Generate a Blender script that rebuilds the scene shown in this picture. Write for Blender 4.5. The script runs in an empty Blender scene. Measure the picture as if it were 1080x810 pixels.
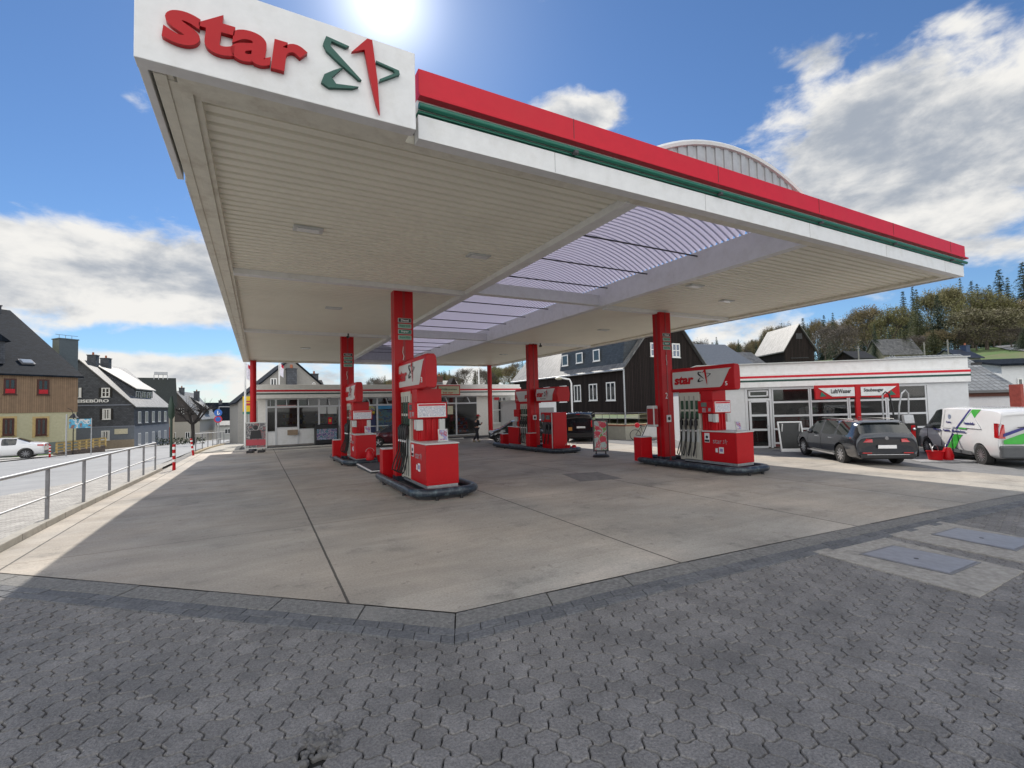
import bpy, bmesh, math, random
import numpy as np
from mathutils import Vector, Matrix
random.seed(7)
SC = bpy.context.scene
COL = SC.collection
R = math.radians
# ---------------------------------------------------------------- camera model
FPX = 496.0; YAW, PIT, ROL = .4941, .0454, -.0249
CAM = np.array([.856, -5.046, 1.95])
_cy, _sy, _cp, _sp = math.cos(YAW), math.sin(YAW), math.cos(PIT), math.sin(PIT)
_F = np.array([_sy*_cp, _cy*_cp, _sp]); _r = np.array([_cy, -_sy, 0.]); _u = np.cross(_r, _F)
_c, _s = math.cos(ROL), math.sin(ROL)
_R = _c*_r+_s*_u; _U = -_s*_r+_c*_u
def ray(x, y): return (_F*FPX+_R*(x-540)+_U*(405-y))/FPX
def W(x, y, D): return CAM+ray(x, y)*D
def PU(x, y, u): d = ray(x, y); return CAM+d*((u-CAM[0])/d[0])
def PV(x, y, v): d = ray(x, y); return CAM+d*((v-CAM[1])/d[1])
def sp(x, w=1.): return w*math.log1p(math.exp(-abs(x)/w))+max(x, 0)
def sm(a, b, x): t = min(1, max(0, (x-a)/(b-a))); return t*t*(3-2*t)
def gz(u, v):
    """ground height: the forecourt falls gently away from the camera, the street falls more, the hill rises on the right"""
    q = .018*sp(u-5)+.024*sp(v-7)+.022*sp(u-14)
    z = -.5*math.tanh(q/.5)
    z -= .13*sm(-2.62, -3.3, u)
    z -= (1-sm(10, 40, u))*min(.04*sp(v-33, 3), 6+.004*max(0, v))
    s = u*.985+v*.174
    z += .138*sp(s-48, 5)*(1-.55*sm(115, 260, s))
    return z
def GP(x, y, h=0):
    d = ray(x, y); t = 1.
    while t < 300:
        p = CAM+d*t
        if p[2] < gz(p[0], p[1])+h: return p
        t += .02
    return CAM+d*300
# ---------------------------------------------------------------- materials
def N(nt, t, **k):
    n = nt.nodes.new(t)
    for a, b in k.items():
        if a in n.inputs: n.inputs[a].default_value = b
        else: setattr(n, a, b)
    return n
MATS = {}
def mat(name, col, rough=.6, metal=0., var=.12, scale=6., bump=0., bscale=40., coat=0., stain=None, stain_amt=.4, stain_scale=1.5, emit=0., spec=.5, trans=0.):
    if name in MATS: return MATS[name]
    m = bpy.data.materials.new(name); m.use_nodes = True; nt = m.node_tree; b = nt.nodes['Principled BSDF']; L = nt.links.new
    b.inputs['Roughness'].default_value = rough; b.inputs['Metallic'].default_value = metal
    b.inputs['Coat Weight'].default_value = coat; b.inputs['Specular IOR Level'].default_value = spec
    tc = N(nt, 'ShaderNodeTexCoord'); c = (*col, 1)
    n = N(nt, 'ShaderNodeTexNoise', Scale=scale, Detail=6., Roughness=.62); L(tc.outputs['Object'], n.inputs['Vector'])
    rp = N(nt, 'ShaderNodeMapRange'); rp.inputs['From Min'].default_value = .3; rp.inputs['From Max'].default_value = .7
    rp.inputs['To Min'].default_value = 1-var; rp.inputs['To Max'].default_value = 1+var; L(n.outputs['Fac'], rp.inputs['Value'])
    mx = N(nt, 'ShaderNodeMix', data_type='RGBA', blend_type='MULTIPLY'); mx.inputs[0].default_value = 1; mx.inputs[6].default_value = c
    L(rp.outputs['Result'], mx.inputs[7]); out = mx.outputs[2]
    if stain:
        n2 = N(nt, 'ShaderNodeTexNoise', Scale=stain_scale, Detail=8., Roughness=.7); L(tc.outputs['Object'], n2.inputs['Vector'])
        r2 = N(nt, 'ShaderNodeMapRange'); r2.inputs['From Min'].default_value = .5; r2.inputs['From Max'].default_value = .72; r2.inputs['To Max'].default_value = stain_amt
        L(n2.outputs['Fac'], r2.inputs['Value'])
        m2 = N(nt, 'ShaderNodeMix', data_type='RGBA'); L(r2.outputs['Result'], m2.inputs[0]); L(out, m2.inputs[6]); m2.inputs[7].default_value = (*stain, 1); out = m2.outputs[2]
    L(out, b.inputs['Base Color'])
    if bump:
        n3 = N(nt, 'ShaderNodeTexNoise', Scale=bscale, Detail=5.); L(tc.outputs['Object'], n3.inputs['Vector'])
        bp = N(nt, 'ShaderNodeBump', Strength=bump, Distance=.01); L(n3.outputs['Fac'], bp.inputs['Height']); L(bp.outputs['Normal'], b.inputs['Normal'])
    if emit: b.inputs['Emission Color'].default_value = c; b.inputs['Emission Strength'].default_value = emit
    if trans: b.inputs['Transmission Weight'].default_value = trans
    MATS[name] = m; return m
def pattern_mat(name, col, col2, kind, sx, sy, rough=.7, axis='XZ', mort=.02, off=.5, bump=.5, var=.3, spec=.5):
    """brick/slat style surface pattern in object space. axis picks the plane"""
    if name in MATS: return MATS[name]
    m = bpy.data.materials.new(name); m.use_nodes = True; nt = m.node_tree; b = nt.nodes['Principled BSDF']; L = nt.links.new
    b.inputs['Roughness'].default_value = rough; b.inputs['Specular IOR Level'].default_value = spec
    tc = N(nt, 'ShaderNodeTexCoord'); s = N(nt, 'ShaderNodeSeparateXYZ'); L(tc.outputs['UV' if axis == 'UV' else 'Object'], s.inputs[0])
    cb = N(nt, 'ShaderNodeCombineXYZ')
    if axis == 'UV': L(s.outputs[0], cb.inputs[0]); L(s.outputs[1], cb.inputs[1])
    elif axis == 'XZ':
        ad = N(nt, 'ShaderNodeMath', operation='ADD'); L(s.outputs[0], ad.inputs[0]); L(s.outputs[1], ad.inputs[1])
        L(ad.outputs[0], cb.inputs[0]); L(s.outputs[2], cb.inputs[1])
    else: L(s.outputs[0], cb.inputs[0]); L(s.outputs[1], cb.inputs[1])
    br = N(nt, 'ShaderNodeTexBrick', Scale=1.); br.offset = off
    br.inputs['Color1'].default_value = (1+var*.5,)*3+(1,); br.inputs['Color2'].default_value = (1-var,)*3+(1,)
    br.inputs['Mortar'].default_value = (*[x/max(.004, y) for x, y in zip(col2, col)], 1)
    br.inputs['Mortar Size'].default_value = mort; br.inputs['Brick Width'].default_value = sx; br.inputs['Row Height'].default_value = sy; br.inputs['Mortar Smooth'].default_value = .2
    L(cb.outputs[0], br.inputs['Vector'])
    n = N(nt, 'ShaderNodeTexNoise', Scale=3., Detail=6.); L(tc.outputs['Object'], n.inputs['Vector'])
    rp = N(nt, 'ShaderNodeMapRange'); rp.inputs['To Min'].default_value = .75; rp.inputs['To Max'].default_value = 1.25; L(n.outputs['Fac'], rp.inputs['Value'])
    mx = N(nt, 'ShaderNodeMix', data_type='RGBA', blend_type='MULTIPLY'); mx.inputs[0].default_value = 1; mx.inputs[6].default_value = (*col, 1); L(br.outputs['Color'], mx.inputs[7])
    m2 = N(nt, 'ShaderNodeMix', data_type='RGBA', blend_type='MULTIPLY'); m2.inputs[0].default_value = 1; L(mx.outputs[2], m2.inputs[6]); L(rp.outputs['Result'], m2.inputs[7])
    L(m2.outputs[2], b.inputs['Base Color'])
    bp = N(nt, 'ShaderNodeBump', Strength=bump, Distance=.02); bp.invert = True; L(br.outputs['Fac'], bp.inputs['Height']); L(bp.outputs['Normal'], b.inputs['Normal'])
    MATS[name] = m; return m
def glass_mat(name, tint, see=.35, rough=.03):
    if name in MATS: return MATS[name]
    m = bpy.data.materials.new(name); m.use_nodes = True; nt = m.node_tree; L = nt.links.new; b = nt.nodes['Principled BSDF']
    b.inputs['Base Color'].default_value = (*tint, 1); b.inputs['Roughness'].default_value = rough; b.inputs['Specular IOR Level'].default_value = .9
    t = N(nt, 'ShaderNodeBsdfTransparent'); mx = N(nt, 'ShaderNodeMixShader'); mx.inputs[0].default_value = see
    L(b.outputs[0], mx.inputs[1]); L(t.outputs[0], mx.inputs[2]); L(mx.outputs[0], nt.nodes['Material Output'].inputs[0])
    MATS[name] = m; return m
def blotch_mat(name, cols, scale=4., rough=.5, seed=0.):
    """printed poster: patches of several colours"""
    if name in MATS: return MATS[name]
    m = bpy.data.materials.new(name); m.use_nodes = True; nt = m.node_tree; b = nt.nodes['Principled BSDF']; L = nt.links.new
    b.inputs['Roughness'].default_value = rough
    tc = N(nt, 'ShaderNodeTexCoord'); mp = N(nt, 'ShaderNodeMapping'); mp.inputs['Location'].default_value = (seed, seed*.7, seed*1.3); L(tc.outputs['Object'], mp.inputs[0])
    n = N(nt, 'ShaderNodeTexNoise', Scale=scale, Detail=3.); L(mp.outputs[0], n.inputs['Vector'])
    cr = N(nt, 'ShaderNodeValToRGB'); cr.color_ramp.interpolation = 'CONSTANT'; e = cr.color_ramp.elements
    while len(e) < len(cols): e.new(.5)
    for i, c in enumerate(cols): e[i].position = 0 if i == 0 else .34+.32*i/len(cols); e[i].color = (*c, 1)
    L(n.outputs['Fac'], cr.inputs[0]); L(cr.outputs[0], b.inputs['Base Color']); MATS[name] = m; return m
RED = mat('red_paint', (.46, .003, .008), .38, var=.06, coat=.0, spec=.3, stain=(.34, .006, .01), stain_amt=.35, stain_scale=3)
REDF = mat('red_fascia_paint', (.60, .010, .028), .45, spec=.3, var=.05, stain=(.45, .03, .03), stain_amt=.3)
REDD = mat('dark_red_paint', (.3, .01, .012), .4, var=.1)
WHITE = mat('white_paint', (.78, .78, .77), .45, var=.05, stain=(.5, .47, .4), stain_amt=.3, stain_scale=2)
SOFF = mat('soffit_paint', (.87, .835, .71), .5, var=.03, scale=2, stain=(.6, .56, .46), stain_amt=.3, stain_scale=.5)
TRIM = mat('canopy_trim_paint', (.76, .73, .62), .5, var=.07, stain=(.34, .26, .17), stain_amt=.45, stain_scale=2.2)
GREEN = mat('green_paint', (.008, .14, .09), .4, var=.1)
BLACK = mat('black_plastic', (.012, .012, .014), .45, var=.2)
NAVY = mat('navy_bumper_paint', (.018, .026, .04), .35, var=.3, stain=(.16, .22, .24), stain_amt=.7, stain_scale=7)
STEEL = mat('galvanised_steel', (.42, .43, .44), .42, .6, var=.15, scale=20)
STEELD = mat('weathered_steel', (.2, .2, .21), .5, .4, var=.2)
LGREY = mat('light_grey_panel', (.55, .56, .54), .4, var=.05)
MGREY = mat('mid_grey_plastic', (.2, .2, .2), .5, var=.1)
DGREY = mat('dark_grey', (.06, .06, .065), .6, var=.15)
CONC = mat('concrete', (.32, .31, .29), .85, var=.2, scale=8, bump=.4, stain=(.16, .15, .14), stain_amt=.5)
RUBBER = mat('rubber', (.02, .02, .02), .8, var=.2)
CHROME = mat('chrome', (.7, .7, .72), .12, 1.)
GLASSD = glass_mat('dark_window_glass', (.02, .025, .03), .0, .04)
GLASSC = glass_mat('car_glass', (.015, .02, .02), .12, .03)
GLASSS = glass_mat('shop_glass', (.02, .022, .022), .55, .03)
# ---------------------------------------------------------------- mesh builder
class MB:
    def __init__(s): s.v = []; s.f = []; s.m = []; s.uv = None
    def add(s, vs, fs, m=0):
        o = len(s.v); s.v += [tuple(float(c) for c in p) for p in vs]; s.f += [tuple(i+o for i in f) for f in fs]; s.m += [m]*len(fs); return s
    def box(s, c, d, rz=0., m=0, rx=0., ry=0.):
        M = Matrix.Translation(c) @ Matrix.Rotation(rz, 4, 'Z') @ Matrix.Rotation(ry, 4, 'Y') @ Matrix.Rotation(rx, 4, 'X')
        vs = [M @ Vector((sx*d[0]/2, sy*d[1]/2, sz*d[2]/2)) for sx in (-1, 1) for sy in (-1, 1) for sz in (-1, 1)]
        return s.add(vs, [(0, 1, 3, 2), (4, 6, 7, 5), (0, 4, 5, 1), (2, 3, 7, 6), (0, 2, 6, 4), (1, 5, 7, 3)], m)
    def bb(s, a, b, m=0):
        return s.box([(a[i]+b[i])/2 for i in range(3)], [abs(b[i]-a[i]) for i in range(3)], m=m)
    def poly(s, pts, m=0): return s.add(pts, [tuple(range(len(pts)))], m)
    def ext(s, pts, vec, m=0):
        n = len(pts); v = Vector(vec); q = [Vector(p) for p in pts]
        return s.add(q+[p+v for p in q], [tuple(range(n))[::-1], tuple(range(n, 2*n))]+[(i, (i+1) % n, n+(i+1) % n, n+i) for i in range(n)], m)
    def cyl(s, a, b, r, r2=None, n=12, m=0, caps=True):
        a, b = Vector(a), Vector(b); r2 = r if r2 is None else r2; d = (b-a).normalized()
        x = d.orthogonal().normalized(); y = d.cross(x); vs = []
        for p, q in ((a, r), (b, r2)):
            vs += [p+(x*math.cos(2*math.pi*i/n)+y*math.sin(2*math.pi*i/n))*q for i in range(n)]
        fs = [(i, (i+1) % n, n+(i+1) % n, n+i) for i in range(n)]
        if caps: fs += [tuple(range(n))[::-1], tuple(range(n, 2*n))]
        return s.add(vs, fs, m)
    def tube(s, path, r, n=8, m=0, closed=False):
        P = [Vector(p) for p in path]; k = len(P); rr = r if isinstance(r, (list, tuple)) else [r]*k; vs = []; pr = None
        for i, p in enumerate(P):
            a = P[(i-1) % k] if (closed or i) else p; b = P[(i+1) % k] if (closed or i < k-1) else p
            d = (b-a).normalized()
            if pr is None: x = d.orthogonal().normalized()
            else: x = (pr-d*pr.dot(d)).normalized()
            pr = x; y = d.cross(x)
            vs += [p+(x*math.cos(2*math.pi*j/n)+y*math.sin(2*math.pi*j/n))*rr[i] for j in range(n)]
        fs = []
        for i in range(k if closed else k-1):
            for j in range(n): fs.append((i*n+j, i*n+(j+1) % n, ((i+1) % k)*n+(j+1) % n, ((i+1) % k)*n+j))
        if not closed: fs += [tuple(range(n))[::-1], tuple(range((k-1)*n, k*n))]
        return s.add(vs, fs, m)
    def lathe(s, prof, c=(0, 0, 0), n=16, m=0, axis='Z'):
        vs = []
        for r, z in prof:
            for j in range(n):
                a = 2*math.pi*j/n; x, y = r*math.cos(a), r*math.sin(a)
                vs.append((c[0]+x, c[1]+y, c[2]+z) if axis == 'Z' else (c[0]+x, c[1]+z, c[2]+y) if axis == 'Y' else (c[0]+z, c[1]+x, c[2]+y))
        k = len(prof); fs = [(i*n+j, i*n+(j+1) % n, (i+1)*n+(j+1) % n, (i+1)*n+j) for i in range(k-1) for j in range(n)]
        fs += [tuple(range(n))[::-1], tuple(range((k-1)*n, k*n))]
        return s.add(vs, fs, m)
    def ball(s, c, r, n=8, m=0, sc=(1, 1, 1)):
        prof = [(max(.001, r*math.sin(math.pi*i/n)), -r*math.cos(math.pi*i/n)) for i in range(n+1)]
        k = len(s.v); s.lathe(prof, (0, 0, 0), n*2, m)
        for i in range(k, len(s.v)): p = s.v[i]; s.v[i] = (c[0]+p[0]*sc[0], c[1]+p[1]*sc[1], c[2]+p[2]*sc[2])
        return s
    def xf(s, M, k=0):
        for i in range(k, len(s.v)): s.v[i] = tuple(M @ Vector(s.v[i]))
        return s
    def build(s, name, mats, parent=None, loc=(0, 0, 0), rz=0., smooth=None, bevel=0., fix=True):
        me = bpy.data.meshes.new(name); me.from_pydata(s.v, [], s.f)
        mats = mats if isinstance(mats, (list, tuple)) else [mats]
        for q in mats: me.materials.append(q)
        me.polygons.foreach_set('material_index', s.m)
        if fix:
            b = bmesh.new(); b.from_mesh(me); bmesh.ops.recalc_face_normals(b, faces=b.faces); b.to_mesh(me); b.free()
        if smooth:
            me.polygons.foreach_set('use_smooth', [True]*len(me.polygons)); me.set_sharp_from_angle(angle=R(smooth))
        me.update()
        o = bpy.data.objects.new(name, me); COL.objects.link(o); o.location = loc; o.rotation_euler = (0, 0, rz)
        if parent: o.parent = parent
        if bevel:
            q = o.modifiers.new('bevel', 'BEVEL'); q.width = bevel; q.segments = 2; q.limit_method = 'ANGLE'; q.angle_limit = R(40); q.harden_normals = False
        return o
def tag(o, label, cat, group=None, kind=None):
    if label: o['label'] = label
    if cat: o['category'] = cat
    if group: o['group'] = group
    if kind: o['kind'] = kind
    return o
def thing(name, label, cat, loc=(0, 0, 0), rz=0., group=None):
    o = bpy.data.objects.new(name, None); COL.objects.link(o); o.location = [float(c) for c in loc]; o.rotation_euler = (0, 0, rz); o.empty_display_size = .2
    return tag(o, label, cat, group)
def kids(o): return [c for c in COL.objects if c.parent == o]
def copy_tree(o, parent=None):
    c = o.copy(); COL.objects.link(c); c.parent = parent
    for ch in kids(o): copy_tree(ch, c)
    return c
def dup(o, loc, rz, label, group=None):
    c = copy_tree(o); c.location = [float(q) for q in loc]; c.rotation_euler = (0, 0, rz); c['label'] = label
    if group: c['group'] = group
    return c
def text(s, w, h, m, parent, loc, rot=(R(90), 0, 0), ext=.004, bold=.012, shear=0., name='lettering', fit=True):
    """real lettering, turned into a mesh and fitted to w x h metres; loc is its lower left corner"""
    cu = bpy.data.curves.new(name, 'FONT'); cu.body = s; cu.size = 1; cu.offset = bold; cu.shear = shear; cu.extrude = .5; cu.resolution_u = 7 if h > .3 else 3
    t = bpy.data.objects.new(name, cu); COL.objects.link(t)
    dg = bpy.context.evaluated_depsgraph_get(); me = bpy.data.meshes.new_from_object(t.evaluated_get(dg)); bpy.data.objects.remove(t); bpy.data.curves.remove(cu)
    co = np.zeros(len(me.vertices)*3); me.vertices.foreach_get('co', co); co = co.reshape(-1, 3)
    mn, mx = co.min(0), co.max(0); co -= mn
    sx = w/(mx[0]-mn[0]); sy = h/(mx[1]-mn[1]) if fit else sx
    co *= [sx, sy, ext/max(1e-6, mx[2]-mn[2])]; me.vertices.foreach_set('co', co.ravel()); me.update()
    me.materials.clear(); me.materials.append(m); me.name = name
    o = bpy.data.objects.new(name, me); COL.objects.link(o); o.location = loc; o.rotation_euler = rot; o.parent = parent
    return o
EMB = dict(red=[(1.69, 5.6), (1.85, 5.8), (1.9, 5.8), (1.95, 5.38), (1.97, 5.02), (1.93, 5.13), (1.87, 5.39), (1.82, 5.67)],
 g1=[(1.42, 5.6), (1.45, 5.69), (1.67, 5.66), (1.64, 5.635), (1.50, 5.655), (1.49, 5.6), (1.79, 5.34), (1.76, 5.335), (1.56, 5.46), (1.45, 5.54)],
 g2=[(1.61, 5.42), (1.50, 5.28), (1.54, 5.225), (1.76, 5.262), (1.7, 5.225), (1.47, 5.165), (1.40, 5.2), (1.43, 5.29), (1.52, 5.36)],
 g3=[(1.94, 5.6), (2.18, 5.57), (2.19, 5.53), (1.97, 5.38), (1.975, 5.41), (2.14, 5.53), (2.12, 5.555), (1.94, 5.58)])
def emblem(parent, M, w, t=.01):
    """star emblem in the local xz plane facing -y; M places it, w its width"""
    k = w/.8; b = MB()
    for key, mi in (('g1', 1), ('g2', 1), ('g3', 1), ('red', 0)):
        q = len(b.v); b.ext([((x-1.39)*k, 0 if mi else -t*.3, (z-5.02)*k) for x, z in EMB[key]], (0, -t, 0), mi)
    b.xf(M); return b.build('emblem', [RED, mat('emblem_green', (.01, .09, .065), .4)], parent)
# ---------------------------------------------------------------- draped ground sheets
def sheet(name, poly, off, m, step=.5, kind='structure', thick=0.):
    bm = bmesh.new(); vs = [bm.verts.new((p[0], p[1], 0)) for p in poly]; bm.faces.new(vs)
    x0, x1 = min(p[0] for p in poly), max(p[0] for p in poly); y0, y1 = min(p[1] for p in poly), max(p[1] for p in poly)
    for ax, a, b in ((0, x0, x1), (1, y0, y1)):
        k = math.ceil(a/step)*step
        while k < b:
            g = bm.verts[:]+bm.edges[:]+bm.faces[:]; co = [0, 0, 0]; no = [0, 0, 0]; co[ax] = k; no[ax] = 1
            bmesh.ops.bisect_plane(bm, geom=g, plane_co=co, plane_no=no, dist=1e-5); k += step
    for v in bm.verts: v.co.z = gz(v.co.x, v.co.y)+off
    if thick:
        r = bmesh.ops.extrude_face_region(bm, geom=bm.faces[:])
        for e in r['geom']:
            if isinstance(e, bmesh.types.BMVert): e.co.z += thick
    bmesh.ops.recalc_face_normals(bm, faces=bm.faces)
    if not thick:
        for f in bm.faces:
            if f.normal.z < 0: f.normal_flip()
    me = bpy.data.meshes.new(name); bm.to_mesh(me); bm.free(); me.materials.append(m)
    o = bpy.data.objects.new(name, me); COL.objects.link(o)
    if kind: o['kind'] = kind
    return o
# ================================================================ world, sun, camera
def build_world():
    w = bpy.data.worlds.new('World'); SC.world = w; w.use_nodes = True; nt = w.node_tree; L = nt.links.new
    bg = nt.nodes['Background']; sky = N(nt, 'ShaderNodeTexSky', sky_type='NISHITA'); sky.sun_disc = False
    sd = ray(405, -3); sd = sd/np.linalg.norm(sd); el = math.asin(sd[2]); az = math.atan2(sd[0], sd[1])
    sky.sun_elevation = el; sky.sun_rotation = az; sky.altitude = 600; sky.air_density = 1.1; sky.dust_density = .15; sky.ozone_density = 2.2
    tc = N(nt, 'ShaderNodeTexCoord'); D = tc.outputs['Generated']
    def dot(v):
        n = N(nt, 'ShaderNodeVectorMath', operation='DOT_PRODUCT'); L(D, n.inputs[0]); n.inputs[1].default_value = [float(q) for q in v]; return n.outputs['Value']
    def ma(op, a, b=None, c=None):
        n = N(nt, 'ShaderNodeMath', operation=op)
        for i, q in enumerate((a, b, c)):
            if q is None: continue
            if hasattr(q, 'links'): L(q, n.inputs[i])
            else: n.inputs[i].default_value = q
        return n.outputs[0]
    # cloud banks: (pixel x, y, half width, half height in px, weight)
    banks = [(60, 283, 240, 56, 1.3), (190, 300, 120, 42, 1.1), (150, 328, 190, 26, .9), (20, 345, 80, 20, .55), (150, 392, 260, 26, .95), (360, 405, 260, 26, .8), (-160, 300, 160, 60, .9),
             (622, 122, 56, 31, 1.15), (860, 62, 62, 34, .75), (820, 90, 40, 20, .55), (960, 165, 190, 100, 1.65), (890, 190, 110, 75, 1.35), (1010, 25, 80, 28, .7), (1100, 60, 90, 60, .8), (1040, 262, 90, 24, .85),
             (800, 348, 95, 22, .9), (640, 375, 110, 20, .6), (143, 112, 24, 24, .52), (1300, 200, 200, 90, .9), (-350, 150, 200, 120, .7), (520, 398, 120, 18, .8)]
    tot = None
    for x, y, a, b, wgt in banks:
        c = ray(x, y); c = c/np.linalg.norm(c); ex = ray(x+a, y); ex = ex/np.linalg.norm(ex)-c; ey = ray(x, y-b); ey = ey/np.linalg.norm(ey)-c
        la = np.linalg.norm(ex); lb = np.linalg.norm(ey); ex /= la; ey = ey-ex*(ey@ex); ey /= np.linalg.norm(ey)
        qa = ma('MULTIPLY_ADD', dot(ex), 1/la, -float(c@ex)/la); qb = ma('MULTIPLY_ADD', dot(ey), 1/lb, -float(c@ey)/lb)
        r2 = ma('ADD', ma('MULTIPLY', qa, qa), ma('MULTIPLY', qb, qb))
        front = ma('GREATER_THAN', dot(c), .3)
        g = ma('MULTIPLY', ma('MULTIPLY', ma('EXPONENT', ma('MULTIPLY', r2, -.9)), wgt), front)
        tot = g if tot is None else ma('MAXIMUM', tot, g)
    # unseen cloud cover added behind the camera to light the surfaces facing it
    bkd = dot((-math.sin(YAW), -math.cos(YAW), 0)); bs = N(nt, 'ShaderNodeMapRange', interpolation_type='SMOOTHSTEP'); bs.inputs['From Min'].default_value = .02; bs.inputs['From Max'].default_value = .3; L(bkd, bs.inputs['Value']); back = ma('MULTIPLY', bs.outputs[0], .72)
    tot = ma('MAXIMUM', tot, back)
    mp = N(nt, 'ShaderNodeMapping'); mp.inputs['Scale'].default_value = (1, 1, 2.1); L(D, mp.inputs[0])
    def noise(sc, det, off=(0, 0, 0), dist=.2):
        m2 = N(nt, 'ShaderNodeVectorMath', operation='ADD'); L(mp.outputs[0], m2.inputs[0]); m2.inputs[1].default_value = off
        n = N(nt, 'ShaderNodeTexNoise', Scale=sc, Detail=det, Roughness=.58, Distortion=dist); L(m2.outputs[0], n.inputs['Vector']); return n.outputs['Fac']
    n1 = noise(6., 14.); n2 = noise(21., 10., (3, 1, 2), .5)
    fb = ma('ADD', ma('MULTIPLY', n1, .76), ma('MULTIPLY', n2, .24))
    dens = ma('ADD', ma('MULTIPLY', fb, 2.7), ma('ADD', ma('MULTIPLY', tot, 1.2), -1.82))
    cov = N(nt, 'ShaderNodeMapRange', interpolation_type='SMOOTHSTEP'); cov.inputs['From Min'].default_value = -.03; cov.inputs['From Max'].default_value = .5; L(dens, cov.inputs['Value'])
    # inside shade: thick parts greyer, parts facing up and to the sun whiter
    up = noise(6., 8., (sd[0]*.08, sd[1]*.08, .2)); 
    sh = ma('ADD', ma('MULTIPLY', ma('SUBTRACT', up, n1), 2.3), ma('MULTIPLY', dens, .56))
    shr = N(nt, 'ShaderNodeMapRange', interpolation_type='SMOOTHSTEP'); shr.inputs['From Min'].default_value = .05; shr.inputs['From Max'].default_value = .85; L(sh, shr.inputs['Value'])
    cc = N(nt, 'ShaderNodeMix', data_type='RGBA'); cc.inputs[6].default_value = (CW, CW*.985, CW*.95, 1); cc.inputs[7].default_value = (CG*.86, CG*.96, CG*1.12, 1); L(shr.outputs[0], cc.inputs[0])
    tint = N(nt, 'ShaderNodeMix', data_type='RGBA', blend_type='MULTIPLY'); tint.inputs[0].default_value = 1; tint.inputs[7].default_value = (.70, .90, 1.12, 1); L(sky.outputs[0], tint.inputs[6])
    bsc = N(nt, 'ShaderNodeVectorMath', operation='SCALE'); L(cc.outputs[2], bsc.inputs[0]); L(ma('MULTIPLY_ADD', bs.outputs[0], 1.45, 1.), bsc.inputs['Scale'])  # added clouds behind the camera brightened as fill for fascia and ground
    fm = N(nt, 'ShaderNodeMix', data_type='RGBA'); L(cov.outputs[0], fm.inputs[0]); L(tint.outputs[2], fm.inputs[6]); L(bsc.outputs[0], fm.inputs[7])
    # the bright air around the sun
    cs = dot(sd); hal = ma('POWER', ma('MAXIMUM', cs, 0), 4500.); hal2 = ma('POWER', ma('MAXIMUM', cs, 0), 60.); hal3 = ma('POWER', ma('MAXIMUM', cs, 0), 380.)
    hs = ma('ADD', ma('ADD', ma('MULTIPLY', hal, 60.), ma('MULTIPLY', hal3, 9.)), ma('MULTIPLY', hal2, 1.8))
    ha = N(nt, 'ShaderNodeVectorMath', operation='SCALE'); ha.inputs[0].default_value = (1, .97, .92); L(hs, ha.inputs['Scale'])
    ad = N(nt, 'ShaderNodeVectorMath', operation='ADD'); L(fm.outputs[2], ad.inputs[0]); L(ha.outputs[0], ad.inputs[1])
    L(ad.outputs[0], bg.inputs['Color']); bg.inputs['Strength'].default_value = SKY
    w.cycles.sampling_method = 'MANUAL'; w.cycles.sample_map_resolution = 1024
    l = bpy.data.lights.new('sun', 'SUN'); l.energy = SUN; l.angle = R(.5); l.color = (1, .94, .85)
    o = bpy.data.objects.new('sun', l); COL.objects.link(o); o.rotation_euler = Vector(sd).to_track_quat('Z', 'Y').to_euler()
    cd = bpy.data.cameras.new('camera'); co = bpy.data.objects.new('camera', cd); COL.objects.link(co); SC.camera = co
    cd.sensor_width = 36; cd.lens = FPX/1080*36; cd.clip_start = .05; cd.clip_end = 5000
    M = Matrix(((_R[0], _U[0], -_F[0], CAM[0]), (_R[1], _U[1], -_F[1], CAM[1]), (_R[2], _U[2], -_F[2], CAM[2]), (0, 0, 0, 1))); co.matrix_world = M
    v = SC.view_settings; v.view_transform = 'Standard'; v.look = 'None'; v.gamma = 1; v.exposure = EXPO
SUN, SKY, EXPO, CW, CG = 3.0, .06, .75, 9.0, 4.4
build_world()
# ================================================================ ground
def mk_ground_mat():
    m = bpy.data.materials.new('terrain_surface'); m.use_nodes = True; nt = m.node_tree; b = nt.nodes['Principled BSDF']; L = nt.links.new
    b.inputs['Roughness'].default_value = .95
    tc = N(nt, 'ShaderNodeTexCoord'); n = N(nt, 'ShaderNodeTexNoise', Scale=.08, Detail=9., Roughness=.65); L(tc.outputs['Object'], n.inputs['Vector'])
    n2 = N(nt, 'ShaderNodeTexNoise', Scale=1.4, Detail=8.); L(tc.outputs['Object'], n2.inputs['Vector'])
    cr = N(nt, 'ShaderNodeValToRGB'); e = cr.color_ramp.elements; e[0].position = .35; e[0].color = (.045, .08, .02, 1); e[1].position = .62; e[1].color = (.12, .12, .055, 1); k = e.new(.5); k.color = (.07, .13, .028, 1)
    L(n.outputs['Fac'], cr.inputs[0])
    ca = N(nt, 'ShaderNodeValToRGB'); e = ca.color_ramp.elements; e[0].position = .3; e[0].color = (.16, .155, .15, 1); e[1].position = .7; e[1].color = (.27, .26, .245, 1); L(n2.outputs['Fac'], ca.inputs[0])
    at = N(nt, 'ShaderNodeAttribute', attribute_name='grass'); mx = N(nt, 'ShaderNodeMix', data_type='RGBA'); L(at.outputs['Fac'], mx.inputs[0]); L(ca.outputs[0], mx.inputs[6]); L(cr.outputs[0], mx.inputs[7])
    L(mx.outputs[2], b.inputs['Base Color']); bp = N(nt, 'ShaderNodeBump', Strength=.5, Distance=.05); L(n2.outputs['Fac'], bp.inputs['Height']); L(bp.outputs[0], b.inputs['Normal']); return m
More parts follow.
